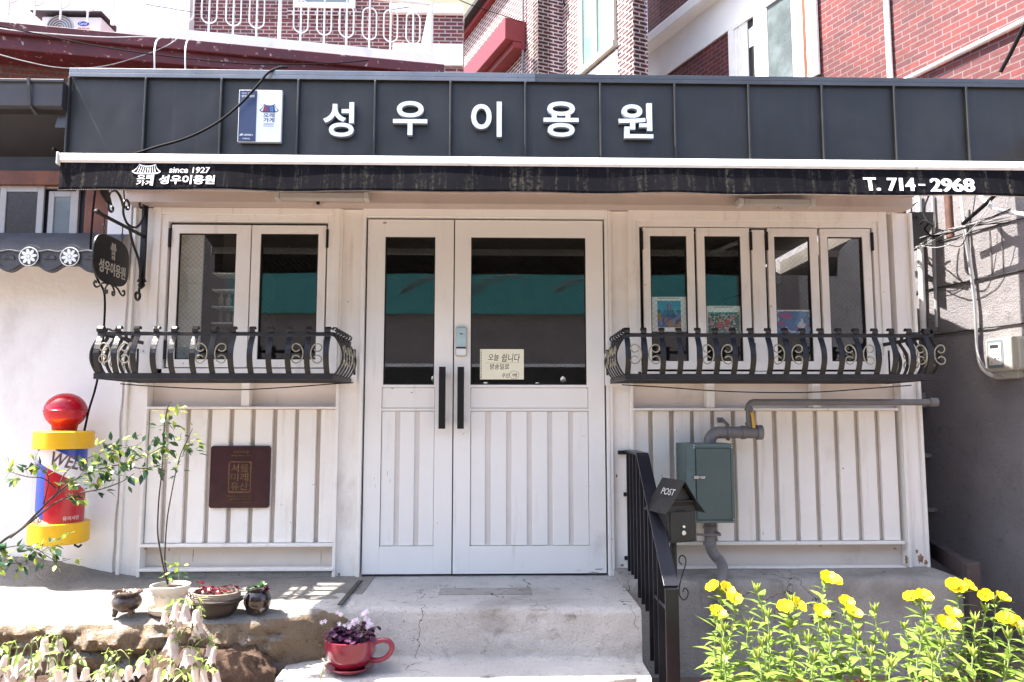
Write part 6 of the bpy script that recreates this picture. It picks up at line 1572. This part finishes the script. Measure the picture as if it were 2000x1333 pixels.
# evening primrose: one plant per stalk
def primrose(u, v_top, Y, bloom, label, base_z=-.22, lean=0., nleaf=None, seed=0, grp='yellow evening primrose plants'):
    r = random.Random(seed)
    top = P(u, v_top, Y); base = Vector((top.x + lean + r.uniform(-.05, .05), Y + r.uniform(-.03, .03), base_z))
    t = thing('primrose_plant', label, 'flower plant', base, grp)
    H = top.z - base.z
    pts = [base + (top - base) * (i / 8) + Vector((r.uniform(.004, .014) * math.sin(i * .9 + seed), .006 * math.cos(i + seed), 0)) * (1 if 0 < i < 8 else 0) for i in range(9)]
    if bloom: pts[-1] = pts[-1] - UP * .028
    mb = MB(); mb.tube(pts, [.0042 - .0018 * i / 8 for i in range(9)], 6); mb.build('stem', 'stem_green', t, smooth=True)
    mb = MB(); n = nleaf or int(H / r.uniform(.0105, .015))
    def at(f):
        q = f * 8; i = min(7, int(q)); return pts[i] + (pts[i + 1] - pts[i]) * (q - i)
    for i in range(n):
        f = .04 + .93 * (i + r.random()) / n; a = i * 2.4 + seed
        p = at(f); up_ = .15 + .55 * f + r.uniform(-.15, .2)
        d = Vector((math.cos(a), math.sin(a), up_)).normalized()
        L = (.088 if f < .75 else .088 * (1 - 1.6 * (f - .75))) * r.uniform(.55, 1.25) * (.6 + .4 * min(1, f * 4))
        leaf(mb, p, d, UP + d * -.2, L, L * r.uniform(.26, .38), r.uniform(.0, .75), .22, shape=(.05, .55, .95, 1., .72, .35, 0))
    mb.build('foliage', 'leaf_prim', t, smooth=True)
    # buds at the tip
    mb = MB()
    for i in range(7 if not bloom else 5):
        a = i * 2.4; d = Vector((math.cos(a) * .45, math.sin(a) * .45, 1)).normalized(); p = pts[-1] - UP * .004
        q = p + d * r.uniform(.028, .05)
        mb.tube([p, p + d * .012, p + d * .024, q], [.002, .0045, .004, .0008], 6)
    mb.build('bud', 'leaf_lime', t, smooth=True)
    for k in range(bloom):
        a = (0.2 + 2.3 * k + seed) ; off = Vector((math.cos(a) * .030, -abs(math.sin(a)) * .02, .012 + .006 * k)) if bloom > 1 else Vector((0, -.006, .012))
        c = pts[-1] + off; ax = (UP * .9 + Vector((off.x * 16 + r.uniform(-.3, .3), -.55 + r.uniform(-.3, .2), 0))).normalized()
        e1_ = ax.orthogonal().normalized(); e2_ = ax.cross(e1_)
        mb = MB(); R_ = r.uniform(.028, .037); ph = r.uniform(0, 1.5)
        for q in range(4):                 # four overlapping notched petals
            vs_ = []; fs = []; nu, nv = 8, 5
            for i in range(nv + 1):
                rr = i / nv
                for j in range(nu + 1):
                    s = (j / nu - .5) * 2; ang = ph + q * math.pi / 2 + s * (.35 + .60 * min(1, rr * 1.6)) * .95
                    rad = R_ * rr * (1 - .13 * max(0, 1 - abs(s) * 3.2) * (rr > .9) - .12 * abs(s) ** 4)
                    hgt = .020 * rr ** 1.3 + .0025 * math.sin(s * 7 + q) * rr + .0012 * q % .003
                    vs_.append(c + (e1_ * math.cos(ang) + e2_ * math.sin(ang)) * rad + ax * hgt)
            for i in range(nv):
                for j in range(nu):
                    a_ = i * (nu + 1) + j; fs.append((a_, a_ + 1, a_ + nu + 2, a_ + nu + 1))
            mb.add(vs_, fs)
        fl = mb.build('flower', 'petal_yellow', t, smooth=True)
        mb = MB()
        for q in range(8): 
            a = q * .785; d = (e1_ * math.cos(a) + e2_ * math.sin(a)) * .35 + ax; mb.tube([c, c + d.normalized() * .018], .0008, 4); 
        mb.tube([c - ax * .03, c], .0025, 6)
        mb.build('stamens', 'leaf_lime', fl)
    return t
PR = [  # u, v_top, Y, blooms, words
    (1408, 1145, -1.42, 2, 'primrose stalk nearest the stair railing with a double yellow bloom'),
    (1432, 1165, -1.30, 1, 'primrose stalk with a single yellow bloom just right of the leftmost bloom'),
    (1478, 1155, -1.34, 0, 'unopened primrose stalk with pointed buds below the outlet pipe'),
    (1398, 1192, -1.52, 1, 'short primrose stalk with a half open bloom below the leftmost double bloom'),
    (1540, 1180, -1.45, 2, 'primrose stalk with two flat yellow blooms left of the tallest stalk'),
    (1545, 1175, -1.30, 0, 'budding primrose stalk just behind the two flat yellow blooms'),
    (1612, 1127, -1.35, 2, 'tallest primrose stalk with a double yellow bloom at the middle of the bed'),
    (1600, 1190, -1.50, 1, 'primrose stalk with a small bloom half hidden below the tallest stalk'),
    (1650, 1172, -1.42, 1, 'primrose stalk with one yellow bloom right of the tallest stalk'),
    (1662, 1192, -1.55, 1, 'primrose stalk with a round bloom lower right of the tallest stalk'),
    (1708, 1195, -1.38, 0, 'thin budding primrose stalk standing alone in the gap of the bed'),
    (1792, 1162, -1.36, 2, 'primrose stalk with a yellow bloom right of the gap in the bed'),
    (1808, 1195, -1.48, 0, 'budding primrose stalk under the bloom right of the gap'),
    (1872, 1142, -1.40, 3, 'tall primrose stalk with a triple yellow bloom in front of the kerb post'),
    (1858, 1195, -1.46, 1, 'primrose stalk with one bloom just below the triple bloom'),
    (1838, 1213, -1.58, 2, 'front primrose stalk with two blooms below left of the triple bloom'),
    (1925, 1195, -1.42, 0, 'budding primrose stalk between the two right hand blooms'),
    (1940, 1162, -1.38, 2, 'primrose stalk with a yellow bloom against the dark right wall'),
    (1972, 1208, -1.50, 2, 'primrose stalk with the lowest right yellow bloom near the frame edge'),
]
for i, (u, v, Y, b, lab) in enumerate(PR): primrose(u, v, Y, b, lab, seed=i * 7 + 1, base_z=-.26)
FILL = [(1415, 1232, -1.62), (1462, 1225, -1.55), (1500, 1252, -1.7), (1578, 1255, -1.72), (1500, 1205, -1.45), (1620, 1240, -1.66), (1675, 1250, -1.6),
        (1728, 1250, -1.62), (1766, 1228, -1.5), (1800, 1240, -1.64), (1840, 1262, -1.75), (1905, 1215, -1.48), (1968, 1245, -1.6), (1995, 1240, -1.66), (1700, 1280, -1.8), (1590, 1290, -1.8), (1900, 1280, -1.8), (1480, 1285, -1.8), (2010, 1225, -1.5), (1820, 1290, -1.8), (1740, 1300, -1.82)]
rf_ = random.Random(77)
for k in range(3): FILL.append((1400 + k * 70 + rf_.uniform(-28, 28), rf_.uniform(1255, 1310), -1.62 - rf_.uniform(0, .25)))
for i, (u, v, Y) in enumerate(FILL): primrose(u, v, Y, 0, 'low leafy primrose stalk filling the front of the flower bed', seed=200 + i * 5, base_z=-.27, grp='low leafy primrose stalks')
# terracotta troughs they grow in
for (u, Y, r_, lab) in ((1395, -1.50, .16, 'terracotta pot of primroses beside the stair railing foot'), (1560, -1.52, .17, 'terracotta pot of primroses under the tallest stalk'), (1730, -1.55, .17, 'terracotta pot of primroses under the gap in the bed'), (1905, -1.52, .19, 'terracotta pot of primroses at the right frame edge')):
    c = P(u + (40 if u < 1400 else 0), 1333, Y); t = thing('flower_pot', lab, 'flower pot', (c.x, Y, GZ), 'terracotta pots of primroses')
    zt = PZ(u, 1338, Y + r_ * .6) ; h = zt - GZ
    mb = MB(); mb.lathe([(0, 0), (r_ * .7, 0), (r_ * .92, h * .8), (r_ * 1.0, h * .82), (r_ * 1.02, h), (r_ * .94, h), (r_ * .90, h - .03), (0, h - .03)], (c.x, Y, GZ), 40); mb.build('pot', 'terracotta', t, smooth=True)
    mb = MB(); mb.lathe([(r_ * .89, h - .029), (0, h - .015)], (c.x, Y, GZ), 24); mb.build('soil', 'soil', t, smooth=True)
# bellflowers at the left front
def bell(mb, p, L=.058, R_=.017, tilt=(0, 0), mi=0):
    """hanging bell with flared, pointed lobes"""
    n = 20; prof = [(.15, 0), (.50, -.06), (.72, -.20), (.78, -.50), (.90, -.78), (1.28, -1.0)]
    vs_ = []; fs = []
    for j, (rr, zz) in enumerate(prof):
        for k in range(n):
            a = 2 * math.pi * k / n; lob = math.cos(5 * a)
            r2 = R_ * rr * (1 + (.05, .05, .05, .07, .10, .16)[j] * lob); z2 = zz * L - (.22 * L * max(0, lob) if j == 5 else 0)
            vs_.append(Vector(p) + Vector((r2 * math.cos(a) + tilt[0] * -z2, r2 * math.sin(a) + tilt[1] * -z2, z2)))
    for j in range(len(prof) - 1):
        for k in range(n):
            a = j * n + k; b = j * n + (k + 1) % n; fs.append((a, b, b + n, a + n))
    fs.append(tuple(range(n))); mb.add(vs_, fs, mi)
def bellplant(u, v_top, Y, tiers, label, base_z=-.5, seed=0, leaves=8, stem='stem_red', lean=.02, spread=1.):
    r = random.Random(seed); top = P(u, v_top, Y); base = Vector((top.x + lean, Y + .01, base_z))
    t = thing('bellflower_plant', label, 'flower plant', base, 'bellflower plants at the left front')
    pts = [base + (top - base) * (i / 6) + Vector((.010 * math.sin(i * .9 + seed) * (0 < i < 6), 0, 0)) for i in range(7)]
    at = lambda f: pts[min(5, int(f * 6))] + (pts[min(5, int(f * 6)) + 1] - pts[min(5, int(f * 6))]) * (f * 6 - min(5, int(f * 6)))
    mb = MB(); mb.tube(pts, [.0042 - .0022 * i / 6 for i in range(7)], 6)
    H = top.z - base.z; fl = []; lv = MB(); cal = MB()
    for (du, dv, n) in tiers:
        dest = P(u + du, v_top + dv, Y - .01 * spread); f = max(.02, min(.98, (dest.z + .03 - base.z) / H)); p0 = at(f)
        midp = (p0 + dest) / 2 + UP * .03
        mb.tube(spline([p0, midp, dest + UP * .006], 4), .0016, 5)
        n = n if label.startswith('tallest') else max(1, n - 1)
        for k in range(n):
            off = Vector((r.uniform(-.024, .024) * (n > 1) * spread + (k - (n - 1) / 2) * .018, r.uniform(-.03, .02), r.uniform(-.03, .012)))
            q = dest + off; cal.tube([dest + UP * .006, q + UP * .004, q], .0013, 5)
            for a in range(5): leaf(cal, q + UP * .001, Vector((math.cos(a * 1.257), math.sin(a * 1.257), -.5)), UP, .017, .007, .1)
            fl.append((q, r.uniform(.042, .060), r.uniform(.013, .0175), (r.uniform(-.16, .16), r.uniform(-.22, .1))))
        for k in range(3): leaf(lv, dest + UP * r.uniform(.0, .03) + rv(r) * .012, Vector((r.uniform(-1, 1), -.6, r.uniform(-.4, .6))), UP + rv(r) * .5, r.uniform(.025, .055), r.uniform(.010, .02), .4)
    for i in range(leaves):
        f = .03 + .8 * i / leaves; a = i * 2.4 + seed; d = Vector((math.cos(a), math.sin(a) - .3, .35)).normalized(); L = .095 * (1 - .5 * f) * r.uniform(.8, 1.2)
        leaf(lv, at(f), d, UP, L, L * .5, .45, .2, shape=(.05, .8, 1., .8, .45, 0))
    mb.build('stem', stem, t, smooth=True); cal.build('calyx', 'leaf_bell', t); lv.build('foliage', 'leaf_bell', t, smooth=True)
    for q, L, R_, tl in fl:
        m2 = MB(); bell(m2, q, L, R_, tl); m2.build('bell', 'petal_pink', t, smooth=True)
bellplant(372, 1160, -1.42, ((-28, 22, 3), (-8, 15, 2), (8, 25, 2), (-35, 58, 2), (22, 30, 2), (10, 55, 1), (-20, 90, 3), (0, 88, 2), (-28, 128, 0), (38, 92, 3), (-36, 130, 1), (10, 132, 1)), 'tallest bellflower stalk with pale pink bells in front of the white pot', seed=4, leaves=7, lean=.03)
for i, (u, v, Y, tiers, lab) in enumerate((
    (20, 1262, -1.55, ((-22, 14, 3), (14, 8, 2), (-5, 40, 3)), 'bellflower clump at the lower left frame corner'),
    (62, 1255, -1.62, ((-20, 30, 3), (14, 25, 2), (0, 55, 2)), 'bellflower clump second from the left frame edge'),
    (112, 1244, -1.50, ((-30, 8, 2), (6, 4, 2), (-14, 24, 2), (-40, 40, 2)), 'bellflower clump with a tall bell pair under the pole branch'),
    (140, 1275, -1.58, ((-18, 18, 2), (12, 16, 3), (0, 48, 3)), 'bellflower clump with crowded bells left of the bare rock'),
    (95, 1292, -1.70, ((-24, 12, 3), (18, 16, 3)), 'low bellflower clump at the bottom front left'),
    (218, 1276, -1.50, ((-12, 6, 1), (14, 18, 2), (34, 14, 2), (0, 36, 1)), 'bellflower stalk in front of the bare rock face'),
    (296, 1280, -1.52, ((-14, 6, 2), (10, 10, 2)), 'short bellflower stalk left of the tallest one'),
    (395, 1288, -1.52, ((-14, 0, 2), (22, 26, 2), (0, 22, 2)), 'short bellflower stalk right of the tallest one'),
    (215, 1310, -1.75, ((-14, 10, 2), (14, 6, 2)), 'low bellflower stalk at the bottom edge under the rock'),
    (330, 1318, -1.75, ((-10, 6, 2), (30, 6, 2)), 'low bellflower stalk at the bottom edge under the tallest stalk'))):
    bellplant(u, v, Y, tiers, lab, seed=30 + i * 3, leaves=18, stem='stem_green', lean=rnd.uniform(-.02, .03))
# ------------------------------------------------------------------ arching shrub branch over the ledge
def twig_with_leaves(t, pts_px, rad, seed, dens, ends=True, ls=1.):
    r = random.Random(seed); pts = spline([P(*p) for p in pts_px], 6)
    n = len(pts); mb = MB(); mb.tube(pts, [rad * (1 - .75 * i / (n - 1)) for i in range(n)], 6); mb.build('branch', 'twig', t, smooth=True)
    A_, B_ = MB(), MB()
    for (f0, f1, k) in dens:
        for i in range(k):
            f = r.uniform(f0, f1); q = f * (n - 1); i0 = min(n - 2, int(q)); p = pts[i0].lerp(pts[i0 + 1], q - i0)
            tang = (pts[i0 + 1] - pts[i0]).normalized(); side = rv(r); side = (side - tang * side.dot(tang)).normalized()
            tip = p + (side * r.uniform(.01, .045) + tang * r.uniform(0, .03)) * ls
            m_ = A_ if r.random() < .6 else B_
            for w in range(r.choice((1, 1, 2, 3))):
                d = (side + tang * .5 + rv(r) * .8).normalized(); L = r.uniform(.026, .052) * ls
                leaf(m_, tip, d, UP + rv(r) * .6, L, L * r.uniform(.42, .55), r.uniform(.0, .35), .18, shape=(.05, .7, 1., .85, .45, 0))
            if r.random() < .5: B_.tube([p, tip], .0009, 4)
    return A_, B_
sh = thing('shrub_branch', 'arching leafy shrub branch crossing in front of the barber pole from the left edge', 'shrub', P(-40, 1110, -1.15))
BR = [ (((-430, 1560, -1.1), (-330, 1430, -1.1), (-180, 1262, -1.1), (-60, 1130, -1.1), (0, 1062, -1.1), (40, 1035, -1.1), (75, 1000, -1.1), (110, 965, -1.1), (150, 935, -1.08), (200, 915, -1.06), (245, 905, -1.05), (290, 888, -1.05), (325, 868, -1.05)), .0075, ((.60, .74, 24), (.72, .98, 41))),
       (((20, 1050, -1.1), (60, 1020, -1.12), (105, 985, -1.12), (150, 965, -1.12), (200, 955, -1.1), (240, 940, -1.1), (262, 925, -1.1)), .0055, ((.35, .95, 29),)),
       (((112, 962, -1.1), (125, 928, -1.08), (150, 905, -1.05), (190, 888, -1.03), (225, 878, -1.0), (270, 870, -1.0)), .004, ((.45, .98, 38),)),
       (((110, 955, -1.1), (85, 935, -1.12), (55, 932, -1.14), (30, 925, -1.15), (15, 920, -1.15)), .003, ((.3, .98, 18),)),
       (((85, 985, -1.1), (95, 935, -1.14), (80, 915, -1.14), (62, 905, -1.14)), .003, ((.4, 1., 14),)),
       (((105, 972, -1.1), (135, 950, -1.14), (160, 925, -1.16), (170, 915, -1.16)), .003, ((.3, 1., 18),)),
       (((240, 905, -1.05), (270, 915, -1.03), (300, 912, -1.02), (320, 905, -1.0)), .003, ((.35, 1., 16),)),
       (((-240, 1330, -1.1), (-150, 1180, -1.13), (-60, 1085, -1.15), (0, 1072, -1.15), (45, 1066, -1.15), (75, 1075, -1.15), (90, 1085, -1.15), (112, 1097, -1.15), (138, 1092, -1.15)), .0035, ((.35, 1., 18), )),
       (((-270, 1360, -1.1), (-150, 1200, -1.16), (-40, 1115, -1.2), (10, 1103, -1.2), (45, 1098, -1.2), (70, 1085, -1.2), (95, 1070, -1.2), (122, 1062, -1.2)), .003, ((.3, 1., 27),)),
       (((-150, 1180, -1.13), (-40, 1095, -1.2), (0, 1085, -1.2), (20, 1088, -1.2), (35, 1100, -1.2)), .003, ((.2, 1., 20),)) ]
for i, (p, r_, d) in enumerate(BR):
    A_, B_ = twig_with_leaves(sh, p, r_, 60 + i, d); A_.build('foliage', 'leaf_dark', sh, smooth=True)
    if B_.v: B_.build('young_foliage', 'leaf_lime', sh, smooth=True)
# ------------------------------------------------------------------ pots on the ledge
def lathe_obj(name, prof, c, m, parent, n=44, **k):
    mb = MB(); mb.lathe(prof, c, n, **k); return mb.build(name, m, parent, smooth=True, angle=60)
def on_ledge(u, v, Y):
    return P(u, v, Y).x
sc = lambda Y: (Y + 4.5) / FPX
Y = -.842; x = Q(247, 1203).x
t = thing('small_planter', 'small mottled brown footed pot at the left of the ledge', 'flower pot', (x, Y, 0), 'pots on the stone ledge')
lathe_obj('pot', [(0, .022), (.030, .022), (.050, .034), (.062, .052), (.064, .068), (.056, .084), (.050, .090), (.060, .100), (.066, .104), (.064, .110), (.054, .107), (.048, .096), (0, .096)], (x, Y, 0), 'glaze_brown', t, wob=lambda a, z: 1 + .02 * math.sin(3 * a) + .012 * math.sin(11 * a + z * 90))
for a in (200, 320, 80):
    mb = MB(); p = Vector((x + .042 * math.cos(R(a)), Y + .042 * math.sin(R(a)), 0)); mb.tube([p + Vector((0, 0, .036)), p + Vector((.003 * math.cos(R(a)), .003 * math.sin(R(a)), .016)), p + Vector((.008 * math.cos(R(a)), .008 * math.sin(R(a)), .001))], [.016, .011, .010], 10); mb.build('foot', 'glaze_brown', t, smooth=True)
lathe_obj('soil', [(.047, .098), (.02, .102), (0, .103)], (x, Y, 0), 'soil', t)
mb = MB()
for k in range(16): a = rnd.uniform(0, 6.28); q = rnd.uniform(0, .04); leaf(mb, (x + q * math.cos(a), Y + q * math.sin(a), .102), rv() + UP * .3, UP, .016, .007)
mb.build('dry_leaves', 'saucer_clay', t)
Y = -.800; x = Q(328, 1195).x + .02
t = thing('white_planter', 'cream plastic pot on a clay saucer holding a tall thin two stemmed shrub', 'flower pot', (x, Y, 0), 'pots on the stone ledge')
zr = PZ(326, 1142, Y)
lathe_obj('saucer', [(0, .002), (.066, .002), (.083, .014), (.085, .030), (.080, .032), (.077, .018), (0, .016)], (x - .005, Y, 0), 'saucer_clay', t)
lathe_obj('pot', [(0, .018), (.053, .018), (.057, .024), (.076, zr - .028), (.085, zr - .022), (.088, zr), (.081, zr + .001), (.077, zr - .016), (0, zr - .018)], (x, Y, 0), 'pot_cream', t)
mb = MB()
for k in range(14):
    a0 = 2 * math.pi * k / 14; pts = []
    for q in range(7):
        a = a0 + (q / 6) * 2 * math.pi / 14; z = zr - .034 - .016 * math.sin(math.pi * q / 6); r_ = .076 - (zr - .028 - z) * .20 + .0012
        pts.append((x + r_ * math.cos(a), Y + r_ * math.sin(a), z))
    mb.tube(pts, .0022, 5)
mb.build('scallop_relief', 'pot_cream', t, smooth=True)
lathe_obj('soil', [(.078, zr - .016), (.03, zr - .008), (0, zr - .006)], (x, Y, 0), 'soil', t)
zsoil = zr - .012
def stem_px(pts, r0, r1, Yb):
    q = spline([P(u, v, Yb) for u, v in pts], 6); n = len(q); mb = MB(); mb.tube(q, [r0 + (r1 - r0) * i / (n - 1) for i in range(n)], 7); mb.build('stem', 'twig', t, smooth=True); return q
s1 = stem_px(((328, 1142), (322, 1120), (314, 1080), (308, 1040), (310, 980), (316, 920), (320, 860), (321, 830), (328, 795), (334, 785)), .0046, .002, Y)
s2 = stem_px(((328, 1142), (326, 1120), (322, 1090), (326, 1020), (334, 970), (344, 920), (354, 885), (366, 860), (376, 838)), .004, .0015, Y)
A_, B_ = MB(), MB(); r = random.Random(9)
def cluster(mb, u, v, n, su, sv, L0, L1, seed, yj=.05):
    r = random.Random(seed)
    for i in range(n):
        p = P(u + r.gauss(0, su), v + r.gauss(0, sv), Y + r.uniform(-yj, yj)); c = P(u, v, Y)
        d = ((p - c) + rv(r) * .02).normalized(); L = r.uniform(L0, L1); leaf(mb, p - d * L * .4, d, UP + rv(r) * .7, L, L * r.uniform(.4, .5), r.uniform(0, .4), .18, shape=(.05, .7, 1., .85, .45, 0))
cluster(A_, 324, 836, 20, 13, 15, .036, .056, 1); cluster(B_, 330, 805, 14, 12, 16, .024, .044, 2); cluster(B_, 345, 797, 3, 4, 4, .045, .055, 3)
cluster(A_, 357, 880, 12, 18, 10, .034, .054, 4); cluster(B_, 375, 855, 12, 14, 14, .03, .05, 5); cluster(A_, 345, 922, 9, 9, 10, .024, .036, 6); cluster(A_, 388, 872, 7, 12, 8, .03, .045, 7); cluster(B_, 320, 868, 6, 8, 6, .02, .035, 8); cluster(B_, 340, 900, 5, 8, 8, .02, .035, 18)
cluster(B_, 345, 1105, 9, 14, 12, .03, .045, 9); cluster(A_, 350, 1128, 7, 12, 6, .03, .045, 10); cluster(B_, 322, 1125, 6, 8, 8, .03, .045, 11)
A_.build('foliage', 'leaf_dark', t, smooth=True); B_.build('young_foliage', 'leaf_lime', t, smooth=True)
mb = MB(); mb.tube(spline([P(350, 1140, Y), P(349, 1115, Y), P(351, 1085, Y)], 4), .0018, 5); mb.build('shoot', 'stem_green', t)
Y = -.825; x = Q(421, 1195).x + .02
t = thing('bowl_planter', 'wide brown oval bowl with a ribbed rim and wine red leaves', 'flower pot', (x, Y, 0), 'pots on the stone ledge')
lathe_obj('bowl', [(0, .001), (.075, .001), (.092, .02), (.104, .048), (.110, .059), (.119, .063), (.119, .072), (.110, .076), (.104, .076), (.0, .05)], (x, Y, 0), 'stoneware', t, sy=.82)
lathe_obj('rim', [(.108, .0765), (.106, .082), (.109, .086), (.106, .090), (.109, .094), (.106, .098), (.108, .103), (.101, .105), (.098, .086), (0, .095)], (x, Y, 0), 'rim_clay', t, sy=.82)
lathe_obj('soil', [(.098, .087), (.0, .094)], (x, Y, 0), 'soil', t, sy=.82)
mb = MB(); st_ = MB()
def oxalis(mb, st_, base, h, L, seed, lean=.5):
    r = random.Random(seed); top = Vector(base) + Vector((r.uniform(-lean, lean) * h, r.uniform(-lean, lean) * h, h)); st_.tube([base, top], .0009, 4)
    for k in range(3):
        a = k * 2.094 + r.uniform(0, 2); d = Vector((math.cos(a), math.sin(a), r.uniform(-.5, .2))); leaf(mb, top, d, UP, L, L * 1.1, .3, .25, shape=(.08, .75, 1., .55))
for k in range(26):
    a = rnd.uniform(0, 6.28); q = rnd.uniform(.02, .085); oxalis(mb, st_, (x + q * math.cos(a), Y + q * .8 * math.sin(a), .090), rnd.uniform(.008, .035), rnd.uniform(.014, .022), k)
for (u, v) in ((389, 1135), (387, 1151), (404, 1148), (399, 1153), (386, 1176)): p = P(u, v, Y - .03); oxalis(mb, st_, Vector((p.x + .005, Y - .03, .090)), max(.01, p.z - .090), .021, int(u), .05)
mb.build('foliage', 'leaf_wine', t); st_.build('stalk', 'stem_green', t)
Y = -.785; x = Q(506, 1193).x
t = thing('jar_planter', 'small dark glazed jar with a pale green succulent rosette', 'flower pot', (x, Y, 0), 'pots on the stone ledge')
lathe_obj('jar', [(0, .001), (.042, .001), (.050, .010), (.060, .040), (.061, .062), (.054, .086), (.046, .096), (.048, .100), (.055, .106), (.054, .111), (.046, .109), (.042, .098), (0, .096)], (x, Y, 0), 'glaze_dark', t)
mb = MB(); mb.strip(spline([(x - .034, Y - .046, .092), (x - .040, Y - .056, .075), (x - .042, Y - .058, .055), (x - .037, Y - .052, .04)], 4), (1, 0, .2), .010, .006); mb.build('lug', 'glaze_dark', t, smooth=True)
lathe_obj('soil', [(.045, .102), (0, .106)], (x, Y, 0), 'soil', t)
def rosette(c, n, L, ax, m, nm='rosette'):
    mb = MB(); ax = Vector(ax).normalized(); e1_ = ax.orthogonal().normalized(); e2_ = ax.cross(e1_)
    for i in range(n):
        a = i * 2.4; f = i / n; d = (e1_ * math.cos(a) + e2_ * math.sin(a)) * (1.1 - f) + ax * (.15 + 1.1 * f); leaf(mb, Vector(c) + ax * .004 * f, d, ax, L * (1 - .45 * f), L * .42, -.15, .35, shape=(.5, .9, 1., .7, 0))
    mb.build(nm, m, t, smooth=True)
rosette((x + .018, Y - .015, .118), 24, .034, (.15, -.35, 1), 'succulent'); rosette((x + .045, Y - .03, .108), 12, .022, (.6, -.5, .6), 'leaf_wine'); rosette((x - .02, Y - .02, .108), 10, .016, (-.2, -.3, 1), 'succulent'); rosette((x - .035, Y, .106), 9, .013, (-.3, -.2, 1), 'succulent'); rosette((x, Y + .02, .108), 9, .015, (0, .2, 1), 'succulent')
# ------------------------------------------------------------------ red cup on the lower step
Y = -.872; ZC = -.244; x = Q(687, 1306, ZC).x; ks = 1.10; kz = (PZ(686, 1245, Y) - ZC) / .171
t = thing('cup_planter', 'red teacup shaped planter on its saucer with purple oxalis on the lower step', 'flower pot', (x, Y, ZC))
lathe_obj('saucer', [(0, .002), (.062, .002), (.080, .012), (.110, .030), (.112, .034), (.107, .034), (.078, .020), (0, .016)], (x, Y, ZC), 'cup_red', t, n=56)
lathe_obj('cup', [(a_ * ks, b_ * kz) for a_, b_ in [(0, .018), (.052, .018), (.062, .030), (.086, .055), (.100, .092), (.1045, .140), (.106, .168), (.101, .171), (.097, .160), (.0, .150)]], (x, Y, ZC), 'cup_red', t, n=56)
mb = MB(); hp = spline([(x + .098 * ks, Y - .02, ZC + .150 * kz), (x + .135 * ks, Y - .03, ZC + .165 * kz), (x + .165 * ks, Y - .035, ZC + .158 * kz), (x + .176 * ks, Y - .038, ZC + .125 * kz), (x + .155 * ks, Y - .036, ZC + .085 * kz), (x + .120 * ks, Y - .03, ZC + .066 * kz), (x + .086 * ks, Y - .02, ZC + .066 * kz)], 6)
n = len(hp); mb.strip([], (0, 1, 0), 1, 1) if False else None
mb.tube(hp, .0115, 12); mb.build('handle', 'cup_red', t, smooth=True)
lathe_obj('soil', [(.098 * ks, .155 * kz), (0, .162 * kz)], (x, Y, ZC), 'soil', t)
mb, st_ = MB(), MB()
for k in range(75):
    a = rnd.uniform(0, 6.28); q = .105 * math.sqrt(rnd.random()); oxalis(mb, st_, (x + q * math.cos(a), Y + q * math.sin(a), ZC + .158 * kz), rnd.uniform(.015, .075) * (1.15 - q * 4), rnd.uniform(.020, .030), 100 + k, .6)
mb.build('foliage', 'leaf_purple', t); st_.build('stalk', 'stem_red', t)
fl = MB(); st_ = MB()
for (u, v, k) in ((663, 1198, 4), (632, 1214, 2), (712, 1195, 6), (708, 1203, 3), (694, 1216, 8), (688, 1222, 5), (667, 1224, 6), (672, 1232, 4), (722, 1222, 5), (718, 1213, 3)):
    c = P(u, v, Y - rnd.uniform(.0, .07)); st_.tube(spline([(x + (c.x - x) * .4, c.y + .01, ZC + .16 * kz), (c.x, c.y, c.z - .01)], 3), .0009, 4)
    for i in range(k):
        q = c + Vector((rnd.uniform(-.014, .014), rnd.uniform(-.012, .012), rnd.uniform(-.010, .010))); ax = (Vector((rnd.uniform(-1, 1), -1, rnd.uniform(-.2, 1)))).normalized(); e1_ = ax.orthogonal().normalized(); e2_ = ax.cross(e1_)
        for p in range(5): a = p * 1.257; leaf(fl, q, e1_ * math.cos(a) + e2_ * math.sin(a) + ax * .45, ax, .0105, .006, .2, .1, shape=(.2, .8, 1., .6))
fl.build('blossom', 'petal_white', t); st_.build('flower_stalk', 'leaf_lime', t)
# dry weed by the lower step
wd_ = thing('weed', 'thin dry yellowish weed sprig growing beside the lower step near the red cup', 'weed', P(625, 1333, -1.2))
mb = MB(); mb.tube(spline([P(622, 1345, -1.2), P(628, 1320, -1.2), P(635, 1292, -1.2)], 4), .002, 5); mb.build('stem', 'stem_green', wd_)
mb = MB(); r = random.Random(2)
for k in range(16): f = k / 15; p = P(622 + 13 * f, 1340 - 46 * f, -1.2); leaf(mb, p, Vector((r.uniform(-1, 1), r.uniform(-1, .3), .8)), UP, r.uniform(.016, .028), .005, .2)
mb.build('foliage', 'saucer_clay', wd_)

# grit gathered on the steps and along the riser
mb = MB(); r = random.Random(44)
for k in range(220):
    f = r.random(); x = r.uniform(-.62, .70)
    if f < .55: y, z = -.752 - .05 * (x - .05) - abs(r.gauss(0, .02)), -.2435
    elif f < .75: y, z = r.uniform(-.96, -.78), -.2435
    else: y, z = r.uniform(-.66, -.05), .0
    q = r.uniform(.0015, .005); c = Vector((x, y, z)); e = [rv(r) * q for _ in range(3)]
    mb.add([c + e[0], c - e[0], c + e[1], c - e[1], c + UP * q * .9, c - UP * q * .2], [(0, 2, 4), (2, 1, 4), (1, 3, 4), (3, 0, 4), (2, 0, 5), (1, 2, 5), (3, 1, 5), (0, 3, 5)])
o = mb.build('grit', 'plinth'); tag(o, 'loose grit scattered along the concrete steps before the doors', 'grit'); o['kind'] = 'stuff'
